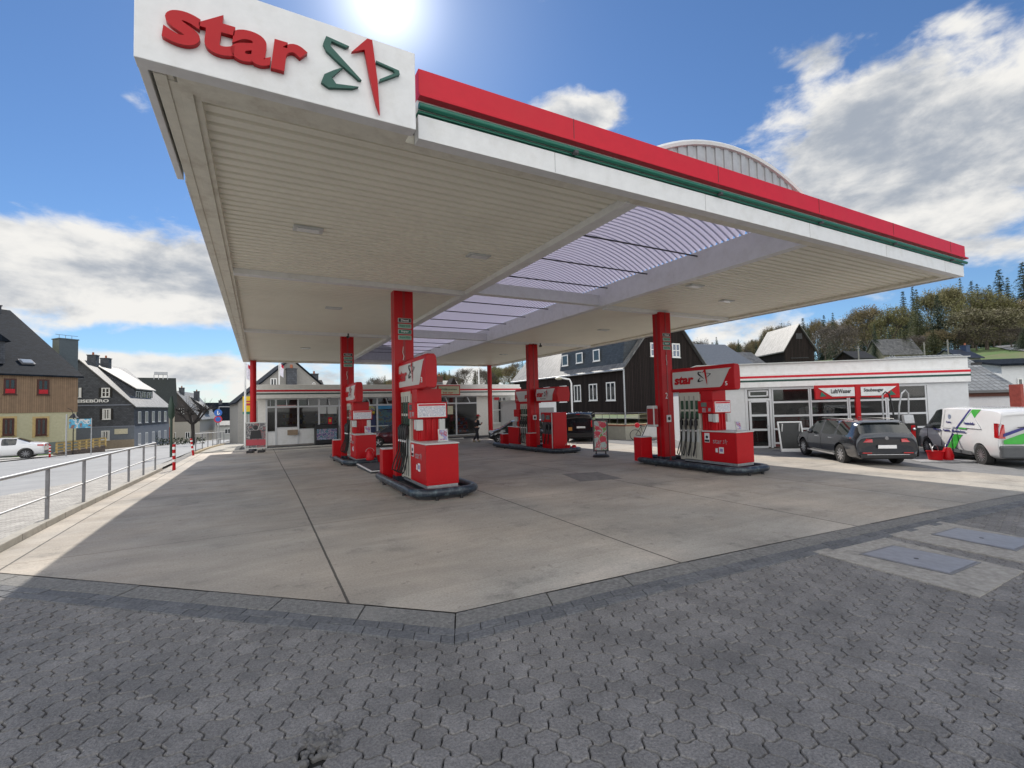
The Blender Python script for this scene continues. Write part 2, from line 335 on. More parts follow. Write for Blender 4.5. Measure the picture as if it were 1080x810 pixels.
def terrain():
    rs = [0]; r = .8
    while r < 1800: rs.append(r); r += .6+.028*r
    na = 260; vs = [(CAM[0], CAM[1], gz(CAM[0], CAM[1])-.06)]; g = [0.]; fs = []
    for r in rs[1:]:
        for j in range(na):
            a = 2*math.pi*j/na; x, y = CAM[0]+r*math.sin(a), CAM[1]+r*math.cos(a)
            s = x*.985+y*.174
            z = gz(x, y) if s < 240 else gz(x-(s-240)*.985, y-(s-240)*.174)
            vs.append((x, y, z-.06)); g.append(max(sm(40, 54, s), sm(60, 110, y)*sm(12, 25, x), sm(-24, -30, x)*sm(-5, 25, y), sm(150, 200, y)))
    for j in range(na): fs.append((0, 1+j, 1+(j+1) % na))
    for i in range(len(rs)-2):
        for j in range(na):
            a = 1+i*na; fs.append((a+j, a+na+j, a+na+(j+1) % na, a+(j+1) % na))
    me = bpy.data.meshes.new('ground'); me.from_pydata(vs, [], fs); me.materials.append(mk_ground_mat())
    at = me.attributes.new('grass', 'FLOAT', 'POINT'); at.data.foreach_set('value', g)
    b = bmesh.new(); b.from_mesh(me); bmesh.ops.recalc_face_normals(b, faces=b.faces)
    if sum(f.normal.z for f in b.faces) < 0: bmesh.ops.reverse_faces(b, faces=b.faces)
    b.to_mesh(me); b.free(); me.polygons.foreach_set('use_smooth', [True]*len(me.polygons))
    o = bpy.data.objects.new('ground', me); COL.objects.link(o); o['kind'] = 'structure'
terrain()
def slab_mat():
    m = bpy.data.materials.new('forecourt_concrete'); m.use_nodes = True; nt = m.node_tree; b = nt.nodes['Principled BSDF']; L = nt.links.new
    def ma(op, a, bb=None, c=None):
        n = N(nt, 'ShaderNodeMath', operation=op)
        for i, q in enumerate((a, bb, c)):
            if q is None: continue
            if hasattr(q, 'links'): L(q, n.inputs[i])
            else: n.inputs[i].default_value = q
        return n.outputs[0]
    def noise(sc, det, ro=.6, vec=None, dist=0.):
        n = N(nt, 'ShaderNodeTexNoise', Scale=sc, Detail=det, Roughness=ro, Distortion=dist); L(vec or tc.outputs['Object'], n.inputs['Vector']); return n.outputs['Fac']
    def rng(v, a, bb, c, d):
        n = N(nt, 'ShaderNodeMapRange'); L(v, n.inputs['Value'])
        for k, q in zip(('From Min', 'From Max', 'To Min', 'To Max'), (a, bb, c, d)): n.inputs[k].default_value = q
        return n.outputs['Result']
    tc = N(nt, 'ShaderNodeTexCoord'); s = N(nt, 'ShaderNodeSeparateXYZ'); L(tc.outputs['Object'], s.inputs[0])
    wob = ma('MULTIPLY', ma('SUBTRACT', noise(3., 4.), .5), .004)
    u = ma('ADD', ma('MULTIPLY_ADD', s.outputs[0], 1/3.73, -1.65/3.73+20), wob); v = ma('ADD', ma('MULTIPLY_ADD', s.outputs[1], 1/3.85, -3.75/3.85+20), wob)
    def joint(t, w, per): return ma('LESS_THAN', ma('MULTIPLY', ma('ABSOLUTE', ma('SUBTRACT', ma('FRACT', ma('ADD', t, .5)), .5)), per), w)
    ju = joint(u, .014, 3.73); jv = joint(v, .008, 3.85); jv = ma('MULTIPLY', jv, ma('GREATER_THAN', s.outputs[1], 1.5)); j = ma('MAXIMUM', ju, ma('MULTIPLY', jv, .75))
    cell = N(nt, 'ShaderNodeCombineXYZ'); L(ma('FLOOR', u), cell.inputs[0]); L(ma('FLOOR', v), cell.inputs[1])
    wn = N(nt, 'ShaderNodeTexWhiteNoise'); wn.noise_dimensions = '2D'; L(cell.outputs[0], wn.inputs['Vector'])
    mp = N(nt, 'ShaderNodeMapping'); mp.inputs['Scale'].default_value = (.25, 1., 1); mp.inputs['Rotation'].default_value = (0, 0, .35); L(tc.outputs['Object'], mp.inputs[0])
    f = ma('MULTIPLY', rng(wn.outputs['Value'], 0, 1, .93, 1.07), rng(noise(.35, 8.), .3, .7, .8, 1.18))
    f = ma('MULTIPLY', f, rng(noise(1.1, 9., .72, mp.outputs[0], .6), .32, .68, .8, 1.17))
    f = ma('MULTIPLY', f, rng(noise(38., 5., .85), .3, .7, .72, 1.25))
    f = ma('MULTIPLY', f, rng(noise(.9, 7., .75), .56, .72, 1, .58))      # oil and tyre dirt
    f = ma('MULTIPLY', f, rng(noise(5.5, 5., .7), .62, .70, 1, .6))
    # fine cracks
    vo = N(nt, 'ShaderNodeTexVoronoi', feature='DISTANCE_TO_EDGE', Scale=.32); dv = N(nt, 'ShaderNodeVectorMath', operation='ADD'); nn = N(nt, 'ShaderNodeTexNoise', Scale=1.3, Detail=8.)
    L(tc.outputs['Object'], nn.inputs['Vector']); L(tc.outputs['Object'], dv.inputs[0]); sc = N(nt, 'ShaderNodeVectorMath', operation='SCALE'); sc.inputs['Scale'].default_value = 1.1; L(nn.outputs['Color'], sc.inputs[0]); L(sc.outputs[0], dv.inputs[1]); L(dv.outputs[0], vo.inputs['Vector'])
    ck = ma('MULTIPLY', ma('LESS_THAN', vo.outputs['Distance'], .0022), ma('GREATER_THAN', noise(.5, 2.), .52))
    f = ma('MULTIPLY', f, ma('SUBTRACT', 1, ma('MULTIPLY', j, .75)))
    mx = N(nt, 'ShaderNodeMix', data_type='RGBA', blend_type='MULTIPLY'); mx.inputs[0].default_value = 1
    c2 = N(nt, 'ShaderNodeMix', data_type='RGBA'); c2.inputs[6].default_value = (.41, .36, .30, 1); c2.inputs[7].default_value = (.335, .312, .275, 1); L(rng(noise(.22, 4.), .4, .6, 0, 1), c2.inputs[0])
    L(c2.outputs[2], mx.inputs[6]); L(f, mx.inputs[7]); L(mx.outputs[2], b.inputs['Base Color'])
    L(rng(noise(1.7, 6.), .3, .7, .62, .9), b.inputs['Roughness'])
    h = ma('SUBTRACT', ma('MULTIPLY', noise(60., 4.), .25), j); bp = N(nt, 'ShaderNodeBump', Strength=.35, Distance=.008); L(h, bp.inputs['Height']); L(bp.outputs[0], b.inputs['Normal']); return m
EA, EB, EC, ED = (-2.45, 3.75), (2.5, -.75), (14.4, -1.22), (24., -1.6)
sheet('forecourt', [EA, EB, EC, (19., -1.4), (19., 28.1), (-2.45, 28.1)], 0., slab_mat())
ASPH = mat('asphalt', (.17, .17, .172), .85, var=.2, scale=2.5, bump=.5, bscale=90, stain=(.10, .10, .10), stain_amt=.5, stain_scale=.6)
ASPD = mat('dark_asphalt', (.06, .06, .062), .85, var=.25, scale=2., bump=.5, bscale=90)
PATH = pattern_mat('path_pavers', (.4, .38, .35), (.2, .19, .17), 'b', .2, .1, .85, 'XY', .008)
sheet('road', [(-8, 2), (-5.6, 13.7), (-4.4, 17.3), (-3.35, 22), (-3.2, 30), (-3., 60), (-3.4, 75), (-4, 125), (-9.2, 125), (-10.3, 62), (-12.3, 35), (-15.5, 20), (-19, 8), (-21, 2)], .01, mat('road_asphalt', (.27, .275, .28), .8, var=.12, scale=.8, bump=.4, bscale=80, stain=(.2, .2, .2), stain_amt=.4, stain_scale=.3), 1.)
sheet('pavement', [(-2.62, 2.), (-2.62, 22), (-3.1, 24.5), (-3.35, 22), (-4.4, 17.3), (-5.6, 13.7), (-8, 2)], .03, PATH)
sheet('footpath', [(-2.3, 28.35), (-.25, 28.35), (-.25, 47), (-1.8, 47)], .02, mat('light_path', (.36, .34, .3), .9, var=.2, stain=(.24, .22, .19), stain_amt=.5))
sheet('parking_area', [(19.02, -1.4), (24., -1.6), (42, -3), (42, 24), (33, 26), (27.6, 25.4), (20.5, 30), (19.02, 30)], -.005, ASPH)
sheet('shop_apron', [(-.22, 28.35), (19., 28.35), (19., 31.3), (-.22, 31.3)], .0, ASPD)
sheet('far_pavement', [(-12.6, 35), (-10.6, 62), (-9.5, 125), (-12, 125), (-13, 72), (-13.3, 55), (-16, 44), (-22, 34), (-28, 20), (-28, 2), (-21.4, 2), (-19.4, 8), (-15.9, 20)], .05, mat('far_pavement_stone', (.38, .37, .35), .9, var=.15), 1.)
sheet('grass_verge', [(-16.2, 44.4), (-13.6, 50.0), (-13.3, 46), (-14.6, 42.6)], .08, mat('lawn', (.09, .17, .03), .9, var=.4, scale=9, bump=.6), .5)
def quad_px(name, px, off, m, thick=0.):
    return sheet(name, [GP(*q)[:2] for q in px], off, m, .5, 'structure', thick)
quad_px('asphalt_patch', [(592, 500), (630, 498), (657, 505), (612, 508)], .004, mat('patch', (.2, .19, .18), .9, var=.2))
# kerb stones, brick courses and block paving as real stones
def offs(P, d):
    out = []
    for i, p in enumerate(P):
        p = Vector(p); ns = []
        for a, b in ((i-1, i), (i, i+1)):
            if a < 0 or b >= len(P): continue
            t = (Vector(P[b])-Vector(P[a])).normalized(); ns.append(Vector((t.y, -t.x)))
        n = sum(ns, Vector((0, 0))).normalized(); out.append(p+n*d/max(.3, n.dot(ns[0])))
    return out
def course(mb, P, d0, d1, ln, gap, top, j0=0., dep=.1, cv=None):
    """a row of stones between two offsets of the polyline P (offset to the camera side)"""
    A, B = offs(P, -d0) if 0 else offs(P, d0), offs(P, d1)
    for i in range(len(P)-1):
        a0, a1, b0, b1 = A[i], A[i+1], B[i], B[i+1]; L_ = (Vector(P[i+1])-Vector(P[i])).length; n = max(1, round(L_/ln)); t = [0]+[min(1, max(0, (k+j0)/n)) for k in range(0 if j0 else 1, n)]+[1]
        for k in range(len(t)-1):
            if t[k+1]-t[k] < 1e-4: continue
            s0, s1 = t[k]+gap/2/L_, t[k+1]-gap/2/L_; dz = random.uniform(-.004, .004); q = []
            for p in (a0.lerp(a1, s0), a0.lerp(a1, s1), b0.lerp(b1, s1), b0.lerp(b1, s0)): q.append((p.x, p.y, gz(p.x, p.y)+top+dz-dep))
            mb.ext(q, (0, 0, dep), random.randrange(len(cv)) if cv else 0)
PL = [EA, EB, EC, ED]
kb = MB(); course(kb, PL, .015, .30, 1.0, .012, .002)
kb.build('kerb_stones', [mat('kerb_concrete', (.18, .176, .168), .85, var=.4, scale=22, bump=1., bscale=70, stain=(.26, .25, .23), stain_amt=.6, stain_scale=.8)], bevel=.006)['kind'] = 'structure'
bk = MB(); course(bk, PL, .31, .43, .24, .006, .003, 0, .1, [0, 1]); course(bk, PL, .436, .556, .24, .006, .001, .5, .1, [0, 1])
BRK = [mat('dark_block_a', (.135, .138, .145), .8, var=.4, scale=30, bump=.5), mat('dark_block_b', (.11, .113, .12), .8, var=.4, scale=30, bump=.5)]
bk.build('block_courses', BRK, bevel=.004)['kind'] = 'structure'
bed = [p for p in offs(PL, -.0)]; 
sheet('joint_sand', [tuple(offs([EA, EB, EC, ED], 0.)[0]), EB, EC, ED, (24, -12), (-9, -12), (-9, 3.75)], -.035, mat('joint_bed', (.016, .015, .014), .95, var=.3, scale=30))
def inside(p, poly):
    c = False; n = len(poly)
    for i in range(n):
        a, b = poly[i], poly[(i+1) % n]
        if (a[1] > p[1]) != (b[1] > p[1]) and p[0] < (b[0]-a[0])*(p[1]-a[1])/(b[1]-a[1])+a[0]: c = not c
    return c
PAD1 = [GP(*q)[:2] for q in ((857, 582), (927, 566), (1080, 602), (1033, 630))]
PAD2 = [GP(*q)[:2] for q in ((937, 564), (992, 550), (1110, 573), (1090, 595))]
def paver_mat():
    m = mat('block_paving_stone', (.182, .174, .168), .82, var=.22, scale=2.2, bump=.9, bscale=55, stain=(.09, .09, .092), stain_amt=.75, stain_scale=.7)
    nt = m.node_tree; L = nt.links.new; b = nt.nodes['Principled BSDF']; src = b.inputs['Base Color'].links[0].from_socket
    at = N(nt, 'ShaderNodeAttribute', attribute_name='tone'); mx = N(nt, 'ShaderNodeMix', data_type='RGBA', blend_type='MULTIPLY'); mx.inputs[0].default_value = 1
    tc = N(nt, 'ShaderNodeTexCoord'); n = N(nt, 'ShaderNodeTexNoise', Scale=62., Detail=6., Roughness=.85); L(tc.outputs['Object'], n.inputs['Vector'])
    r = N(nt, 'ShaderNodeMapRange'); r.inputs['From Min'].default_value = .3; r.inputs['From Max'].default_value = .7; r.inputs['To Min'].default_value = .42; r.inputs['To Max'].default_value = 1.65; L(n.outputs['Fac'], r.inputs['Value'])
    mm = N(nt, 'ShaderNodeMath', operation='MULTIPLY'); L(at.outputs['Fac'], mm.inputs[0]); L(r.outputs[0], mm.inputs[1])
    L(src, mx.inputs[6]); L(mm.outputs[0], mx.inputs[7]); L(mx.outputs[2], b.inputs['Base Color']); return m
HOLE = GP(335, 785)[:2]
def pavers():
    a = .188; hx = a; hy = a*math.sqrt(3)/2; rnd = random.Random(3)
    edge = [offs(PL, .44)[i] for i in range(4)]; zone = [tuple(edge[0]), tuple(edge[1]), tuple(edge[2]), tuple(edge[3]), (24, -9.5), (-8, -9.5), (-8, 4.6), (-3.2, 4.6)]
    Rh = a/math.sqrt(3); V = []; F = []; T = []
    th = .22
    def outline(scale, inset):
        pts = []
        for k in range(6):
            a0 = math.pi/6+k*math.pi/3; p0 = Vector((math.cos(a0), math.sin(a0)))*Rh; p1 = Vector((math.cos(a0+math.pi/3), math.sin(a0+math.pi/3)))*Rh; mid = (p0+p1)/2; no = mid.normalized()
            sg = 1 if k < 3 else -1         # opposite sides carry opposite waves, so neighbours interlock
            for t in (0, .17, .33, .5, .67, .83):
                w = math.sin(2*math.pi*t)*.008+math.sin(math.pi*t)*.016*(1 if k % 2 else -1)
                # the wave is seen from the other side by the neighbour: mirror t
                pts.append((p0.lerp(p1, t))+no*w)
        q = []
        n = len(pts)
        for i, p in enumerate(pts):
            d = (pts[(i+1) % n]-pts[i-1]).normalized(); q.append(p-Vector((d.y, -d.x))*inset)
        return q
    o0 = outline(1, .0034); o1 = outline(1, .0095); n = len(o0); ct, st = math.cos(th), math.sin(th)
    for j in range(-88, 88):
        for i in range(-100, 100):
            x = i*hx+(j % 2)*hx/2; y = j*hy; X = x*ct-y*st+8; Y = x*st+y*ct-3
            if not inside((X, Y), zone) or all(inside((X+q*.17, Y+w*.17), P_) for q in (-1, 1) for w in (-1, 1) for P_ in (PAD1,)) or all(inside((X+q*.17, Y+w*.17), PAD2) for q in (-1, 1) for w in (-1, 1)): continue
            if Y < -6.5 and (X-CAM[0])**2+(Y-CAM[1])**2 > 40: continue
            if (X-HOLE[0])**2+(Y-HOLE[1])**2 < .013: continue
            dz = rnd.uniform(-.003, .003); tx, ty = rnd.uniform(-.02, .02), rnd.uniform(-.02, .02); k = len(V); tn = rnd.uniform(.91, 1.09)*(1.12 if rnd.random() < .04 else 1)
            for ol, z in ((o0, -.05), (o0, -.010), (o1, 0.)):
                for p in ol:
                    px, py = p.x*ct-p.y*st, p.x*st+p.y*ct; V.append((X+px, Y+py, gz(X+px, Y+py)+z-.013+dz+tx*px+ty*py))
            V.append((X, Y, gz(X, Y)-.011+dz)); T += [tn]*(3*n+1)
            for r in (0, 1):
                for q in range(n): F.append((k+r*n+q, k+r*n+(q+1) % n, k+(r+1)*n+(q+1) % n, k+(r+1)*n+q))
            for q in range(n): F.append((k+2*n+q, k+2*n+(q+1) % n, k+3*n))
    me = bpy.data.meshes.new('block_paving'); me.from_pydata(V, [], F); me.materials.append(paver_mat())
    at = me.attributes.new('tone', 'FLOAT', 'POINT'); at.data.foreach_set('value', T); me.update()
    me.polygons.foreach_set('use_smooth', [True]*len(me.polygons)); me.set_sharp_from_angle(angle=R(40))
    o = bpy.data.objects.new('block_paving', me); COL.objects.link(o); o['kind'] = 'structure'; print('pavers', len(T)//(3*n+1))
pavers()
rb = MB(); rnd = random.Random(4)
for i in range(110):
    a, q = rnd.uniform(0, 6.28), rnd.uniform(0, .15); x, y = HOLE[0]+q*math.cos(a), HOLE[1]+q*math.sin(a); s_ = rnd.uniform(.008, .028)
    rb.ball((x, y, gz(x, y)-.026+rnd.uniform(0, .014)), s_, 3, sc=(rnd.uniform(.7, 1.5), rnd.uniform(.7, 1.5), rnd.uniform(.5, 1)))
tag(rb.build('broken_stones', mat('broken_stone', (.13, .125, .12), .9, var=.4, scale=30), None), 'crumbled remains of a broken paving block in the foreground', 'rubble', kind='stuff')
PADM = mat('pad_concrete', (.34, .32, .29), .9, var=.25, scale=14, bump=.8, bscale=120, stain=(.14, .135, .12), stain_amt=.6, stain_scale=4)
for PADP, hp, lab in ((PAD1, [(906, 585), (941, 576), (1035, 594), (1004, 607)], 'steel tank lid in the nearer concrete pad in the block paving'), (PAD2, [(982, 564), (1008, 557), (1096, 571), (1072, 582)], 'steel tank lid in the farther concrete pad at the right edge')):
    sheet('concrete_pad', PADP, -.055, PADM, .5, 'structure', .055)
    P = [GP(*q)[:2] for q in hp]; c = sum((Vector(p) for p in P), Vector((0, 0)))/4; z = gz(c.x, c.y)
    t = thing('tank_lid', lab, 'manhole cover', (c.x, c.y, z), 0, 'tank lids in the paving')
    f = MB(); L4 = [Vector((p[0]-c.x, p[1]-c.y, gz(p[0], p[1])-z+.001)) for p in P]
    for i in range(4):
        a, b = L4[i], L4[(i+1) % 4]; f.ext([a, b, b*.93, a*.93], (0, 0, .007))
    f.build('lid_frame', STEELD, t)
    q = MB(); q.ext([p*.92 for p in L4], (0, 0, .012)); q.build('plate', mat('lid_plate', (.3, .31, .35), .45, .5, var=.15, scale=9, stain=(.3, .3, .3), stain_amt=.3), t, bevel=.002)
    h = MB(); s = L4[0].lerp(L4[3], .5)*.15; h.cyl((s.x, s.y, .006), (s.x, s.y, .016), .025, n=12); h.build('lifting_hole', BLACK, t)
# kerb and railing on the left
lk = MB(); n = 18
for i in range(n):
    v0 = .6+i*.95; lk.ext([(-2.62, v0+.006, gz(-2.62, v0)-.2), (-2.46, v0+.006, gz(-2.46, v0)-.2), (-2.46, v0+.944, gz(-2.46, v0+.95)-.2), (-2.62, v0+.944, gz(-2.62, v0+.95)-.2)], (0, 0, .31))
lk.build('kerb', mat('light_kerb_concrete', (.36, .34, .3), .85, var=.2, bump=.5, stain=(.2, .19, .16), stain_amt=.5, stain_scale=3), bevel=.012)['kind'] = 'structure'
wk = MB()
for i in range(15): 
    u0 = -.5+i*1.0
    wk.ext([(u0, 28.11, gz(u0, 28)-.1), (u0+.99, 28.11, gz(u0+1, 28)-.1), (u0+.99, 28.33, gz(u0+1, 28)-.1), (u0, 28.33, gz(u0, 28)-.1)], (0, 0, .16))
wk.build('shop_kerb', mat('pale_kerb', (.55, .53, .48), .8, var=.15), bevel=.01)['kind'] = 'structure'
def railing(label, P, posts, h, nr=1, group='galvanised railings beside the road', zb=.1, pr=.022):
    """P: list of (x, y) ends; posts: number of bays"""
    a, b = Vector((*P[0], gz(*P[0])+zb)), Vector((*P[1], gz(*P[1])+zb)); t = thing('railing', label, 'railing', a, 0, group)
    rl = MB(); up = Vector((0, 0, 1)); d = b-a
    rl.tube([up*h, d+up*h], .03, 10); rl.build('top_rail', STEEL, t, smooth=40)
    for k in range(nr): q = MB(); zz = h*(k+1)/(nr+1)-.02; q.tube([up*zz, d+up*zz], .018, 8); q.build('middle_rail', STEEL, t, smooth=40)
    for i in range(posts+1):
        q = MB(); p = d*(i/posts); q.box(p+up*(h/2-.05), (.05, .05, h+.08)); q.box(p+up*.005, (.14, .14, .012)); q.build('post', STEELD, t)
railing('long grey steel railing on the kerb in the left foreground', [(-2.54, .5), (-2.54, 16.75)], 8, 1.0)
# ================================================================ canopy
H0 = 5.0; UU, VV = 17.0, 27.9; G1, G2 = 5.99, 10.48
cn = thing('station_canopy', 'large flat white canopy with red and green front edge over the fuel pumps', 'canopy', (0, 0, 0))
b = MB()
for x0, x1 in ((.32, G1-.12), (G2+.14, UU-.3)):
    y = .32; k = 0; V = []; F = []
    while y < VV-.3:
        for dy, z in ((0, 5.10), (.12, 5.10), (.13, 5.145), (.175, 5.145), (.19, 5.10)):
            V += [(x0, y+dy, z), (x1, y+dy, z)]
        y += .19
    for i in range(len(V)//2-1): F.append((2*i, 2*i+1, 2*i+3, 2*i+2))
    b.add(V, F)
b.build('soffit_panels', SOFF, cn, fix=False)
b = MB()
b.bb((0.02, .02, 5.), (.12, VV, 5.2)); b.bb((.12, .02, 5.02), (.17, VV, 5.2)); b.bb((.12, .1, 5.012), (.2, VV-.1, 5.13)); b.bb((.2, .2, 5.0), (.3, VV-.1, 5.13)); b.bb((.3, .12, 5.03), (.36, VV-.1, 5.13))   # left edge in two folds
b.bb((.36, .18, 5.02), (UU-.1, .34, 5.13)); b.bb((.36, VV-.3, 5.02), (UU-.1, VV-.02, 5.13)); b.bb((UU-.32, .3, 5.03), (UU-.04, VV-.3, 5.13))
b.build('edge_trim', TRIM, cn, bevel=.004)
b = MB(); b.bb((2.45, 0, 5.0), (UU, .16, 5.28)); b.bb((UU-.02, .16, 5.), (UU+.0, VV, 5.34)); b.bb((0, VV-.02, 5.), (UU-.02, VV, 5.34)); b.bb((0, 2.3, 5.001), (.018, VV-.02, 5.36)); b.bb((0, .2, 5.3), (.017, 2.3, 5.36))
b.build('white_fascia', WHITE, cn, bevel=.003)
b = MB()
for k in range(5): x = 4.3+k*2.9; b.bb((x, -.002, 5.01), (x+.004, .0, 5.28))
b.build('fascia_joint', MGREY, cn)
b = MB(); b.tube([(2.45, -.03, 5.365), (UU+.1, -.03, 5.365)], .036, 10); b.bb((2.45, -.01, 5.30), (UU+.06, .16, 5.325)); b.build('green_stripe', GREEN, cn, smooth=50)
b = MB(); b.bb((2.45, .03, 5.325), (UU, .2, 5.47)); b.build('gap_strip', WHITE, cn)
b = MB(); b.bb((2.45, -.03, 5.5), (UU+.06, .12, 5.8)); b.bb((2.45, -.07, 5.465), (UU+.14, .12, 5.5)); b.bb((UU-.05, .12, 5.5), (UU+.06, VV, 5.8)); b.bb((-.04, 2.4, 5.42), (.03, VV, 5.78)); b.bb((-.04, VV-.06, 5.42), (UU+.05, VV, 5.78)); b.build('red_fascia', REDF, cn, bevel=.004)
b = MB()
for k in range(5): x = 4.6+k*2.9; b.bb((x, -.035, 5.47), (x+.006, -.028, 5.8)); b.bb((x-.03, -.09, 5.3), (x+.03, -.02, 5.34))
b.build('fascia_joint', DGREY, cn)
b = MB(); b.bb((-.0, .1, 5.34), (G1-.2, VV-.05, 5.42)); b.bb((G2+.2, .1, 5.34), (UU-.02, VV-.05, 5.42)); b.build('roof_deck', MGREY, cn)
b = MB(); b.bb((.1, VV+.01, 5.44), (UU-.1, 32.3, 5.7)); b.build('added_shade_deck', MGREY, cn)  # hidden deck added behind the canopy to shade the ground before the shop
# girders and cross beams
b = MB(); b.bb((G1-.12, .3, 5.03), (G1, VV-.3, 5.66)); b.bb((G1-.2, .3, 4.99), (G1-.12, VV-.3, 5.12)); b.bb((G1, .3, 5.03), (G1+.12, VV-.3, 5.06)); b.build('girder', WHITE, cn, bevel=.004)
b = MB(); b.bb((G2, .3, 5.04), (G2+.14, VV-.3, 5.66)); b.bb((G2+.14, .3, 5.04), (G2+.22, VV-.3, 5.10)); b.build('girder', WHITE, cn, bevel=.004)
for v in (6.72, 15.2):
    b = MB(); b.bb((.36, v, 4.985), (G1-.12, v+.2, 5.12)); b.bb((G1+.12, v+.05, 5.09), (G2, v+.3, 5.42)); b.bb((G2+.22, v, 4.985), (UU-.32, v+.2, 5.12)); b.build('cross_beam', WHITE, cn, bevel=.004)
# barrel skylight of corrugated sheet
RR = 4.36; XC = (G1+G2)/2; ZT = 6.3
def arc(x): return ZT-RR+math.sqrt(RR*RR-(x-XC)**2)
sk = bpy.data.materials.new('corrugated_skylight'); sk.use_nodes = True; nt = sk.node_tree; pb = nt.nodes['Principled BSDF']
pb.inputs['Base Color'].default_value = (.50, .49, .56, 1); pb.inputs['Roughness'].default_value = .35
tl = N(nt, 'ShaderNodeBsdfTranslucent'); tl.inputs[0].default_value = (.46, .44, .56, 1); mx = N(nt, 'ShaderNodeMixShader'); mx.inputs[0].default_value = .42
nt.links.new(pb.outputs[0], mx.inputs[1]); nt.links.new(tl.outputs[0], mx.inputs[2]); nt.links.new(mx.outputs[0], nt.nodes['Material Output'].inputs[0])
V = []; F = []; na = 22; rows = []
y = .25
while y < VV-.1:
    rows += [(y, 0), (y+.06, 0), (y+.09, .075), (y+.125, .075), (y+.155, 0)]; y += .155
for yy, dz in rows:
    for i in range(na+1): x = G1-.02+(G2-G1+.06)*i/na; V.append((x, yy, arc(x)+dz))
for r in range(len(rows)-1):
    for i in range(na): F.append((r*(na+1)+i, r*(na+1)+i+1, (r+1)*(na+1)+i+1, (r+1)*(na+1)+i))
b = MB(); b.add(V, F); b.build('skylight', sk, cn, fix=False, smooth=35)
b = MB(); k = 0
v = 1.2
while v < VV-1: b.tube([(G1+.05, v, 5.55), (G2, v, 5.55)], .018, 6); v += 1.72
b.build('tie_rods', DGREY, cn, smooth=40)
xs = [G1+(G2-G1)*i/20 for i in range(21)]
for y0, y1 in ((.13, .2), (VV-.2, VV-.13)):
    b = MB()
    for i in range(40):                         # ribbed gable wall of the barrel
        x = G1+(G2-G1)*i/40; x2 = G1+(G2-G1)*(i+1)/40; dy = .0 if i % 2 else .02
        b.ext([(x, y0+dy, 5.3), (x2, y0+dy, 5.3), (x2, y0+dy, arc(x2)-.02), (x, y0+dy, arc(x)-.02)], (0, y1-y0, 0))
    b.build('skylight_gable', mat('ribbed_gable', (.42, .43, .44), .5, .3, var=.1), cn)
for y0 in (.10, VV-.2): b = MB(); b.tube([(x, y0+.03, arc(x)+.02) for x in xs], .05, 6); b.build('gable_trim', WHITE, cn, smooth=50)
b = MB(); b.bb((G1-.3, .12, 5.42), (G1-.1, VV-.1, 5.7)); b.bb((G2+.1, .12, 5.42), (G2+.3, VV-.1, 5.7)); b.build('roof_curb', WHITE, cn)
for u, v in ((1.61, 3.66), (4.9, 3.8), (2.89, 10.2), (2.91, 20.6), (11.35, 3.75), (13.9, 4.7), (13.9, 10.75), (14.1, 20.5), (5.0, 10.2)):
    b = MB(); b.bb((u-.24, v-.13, 5.07), (u+.24, v+.13, 5.105)); f = b.build('ceiling_lamp', LGREY, cn, bevel=.01)
    b = MB(); b.bb((u-.18, v-.08, 5.055), (u+.18, v+.08, 5.069)); b.build('lens', mat('lamp_lens', (.8, .8, .78), .2, var=.03), f, bevel=.01)
# sign box on the corner
sg = MB(); sg.bb((-.08, -.17, 4.985), (2.37, -.02, 5.85)); sg.bb((-.08, -.02, 5.0), (-.01, 2.26, 5.85)); sb = sg.build('sign_box', WHITE, cn, bevel=.006)
text('star', 1.16, .38, RED, sb, (.12, -.171, 5.17), ext=.05, bold=.035, shear=.10)
for o in [sb.children[0]]: o.rotation_euler = (R(90), R(-1.0), 0); o.scale = (1, 1, 1)
EX = emblem(sb, Matrix.Translation((1.39, -.172, 5.02)), .8, .035)
bk2 = MB(); bk2.bb((.2, -.02, 4.99), (2.33, .2, 5.0)); bk2.build('sign_underside', TRIM, cn)
# red columns
PLT = [('Diesel', BLACK, 1), ('Super E10', GREEN, 0), ('Super', GREEN, 1), ('Super Plus', GREEN, 0)]
COLX = [(3.95, 7.05, 1), (12.95, 6.62, 1), (3.88, 15.5, 1), (12.78, 15.2, 0)]
for u, v, pl in COLX:
    b = MB(); z0 = gz(u, v)+.08; b.bb((u, v, z0), (u+.5, v+.34, 5.03)); b.bb((u+.22, v-.012, z0), (u+.28, v, 5.03), 1); b.bb((u-.004, v+.13, z0), (u, v+.21, 5.03), 1)
    for zz in (1.6, 3.2): b.bb((u-.002, v-.002, zz), (u+.502, v+.342, zz+.006), 1)
    c = b.build('column', [RED, REDD], cn, bevel=.008)
    b = MB(); b.bb((u-.01, v-.01, z0), (u+.51, v+.35, z0+.16)); b.build('column_base', NAVY, c)
    if pl:
        for k, (tx, m, inv) in enumerate(PLT):
            z = 4.18-k*.15; b = MB(); b.bb((u+.09, v-.03, z), (u+.44, v, z+.12)); p = b.build('fuel_plate', [mat('plate_grey', (.42, .45, .42), .5)], c, bevel=.012)
            b = MB(); b.bb((u+.105, v-.034, z+.015), (u+.425, v-.03, z+.105)); q = b.build('plate_field', m if inv else mat('plate_green_pale', (.18, .33, .25), .5), p)
            text(tx, .2 if len(tx) < 8 else .27, .06, WHITE if inv else GREEN, q, (u+(.165 if len(tx) < 8 else .13), v-.035, z+.03), ext=.003, bold=.01)
        b = MB(); b.tube([(u+.22, v-.02, 3.55), (u+.2, v-.03, 3.4), (u+.23, v-.03, 3.3), (u+.21, v-.03, 3.2)], .008, 6); b.build('cable', LGREY, c)
    if (u, v) != COLX[1][:2]: pass
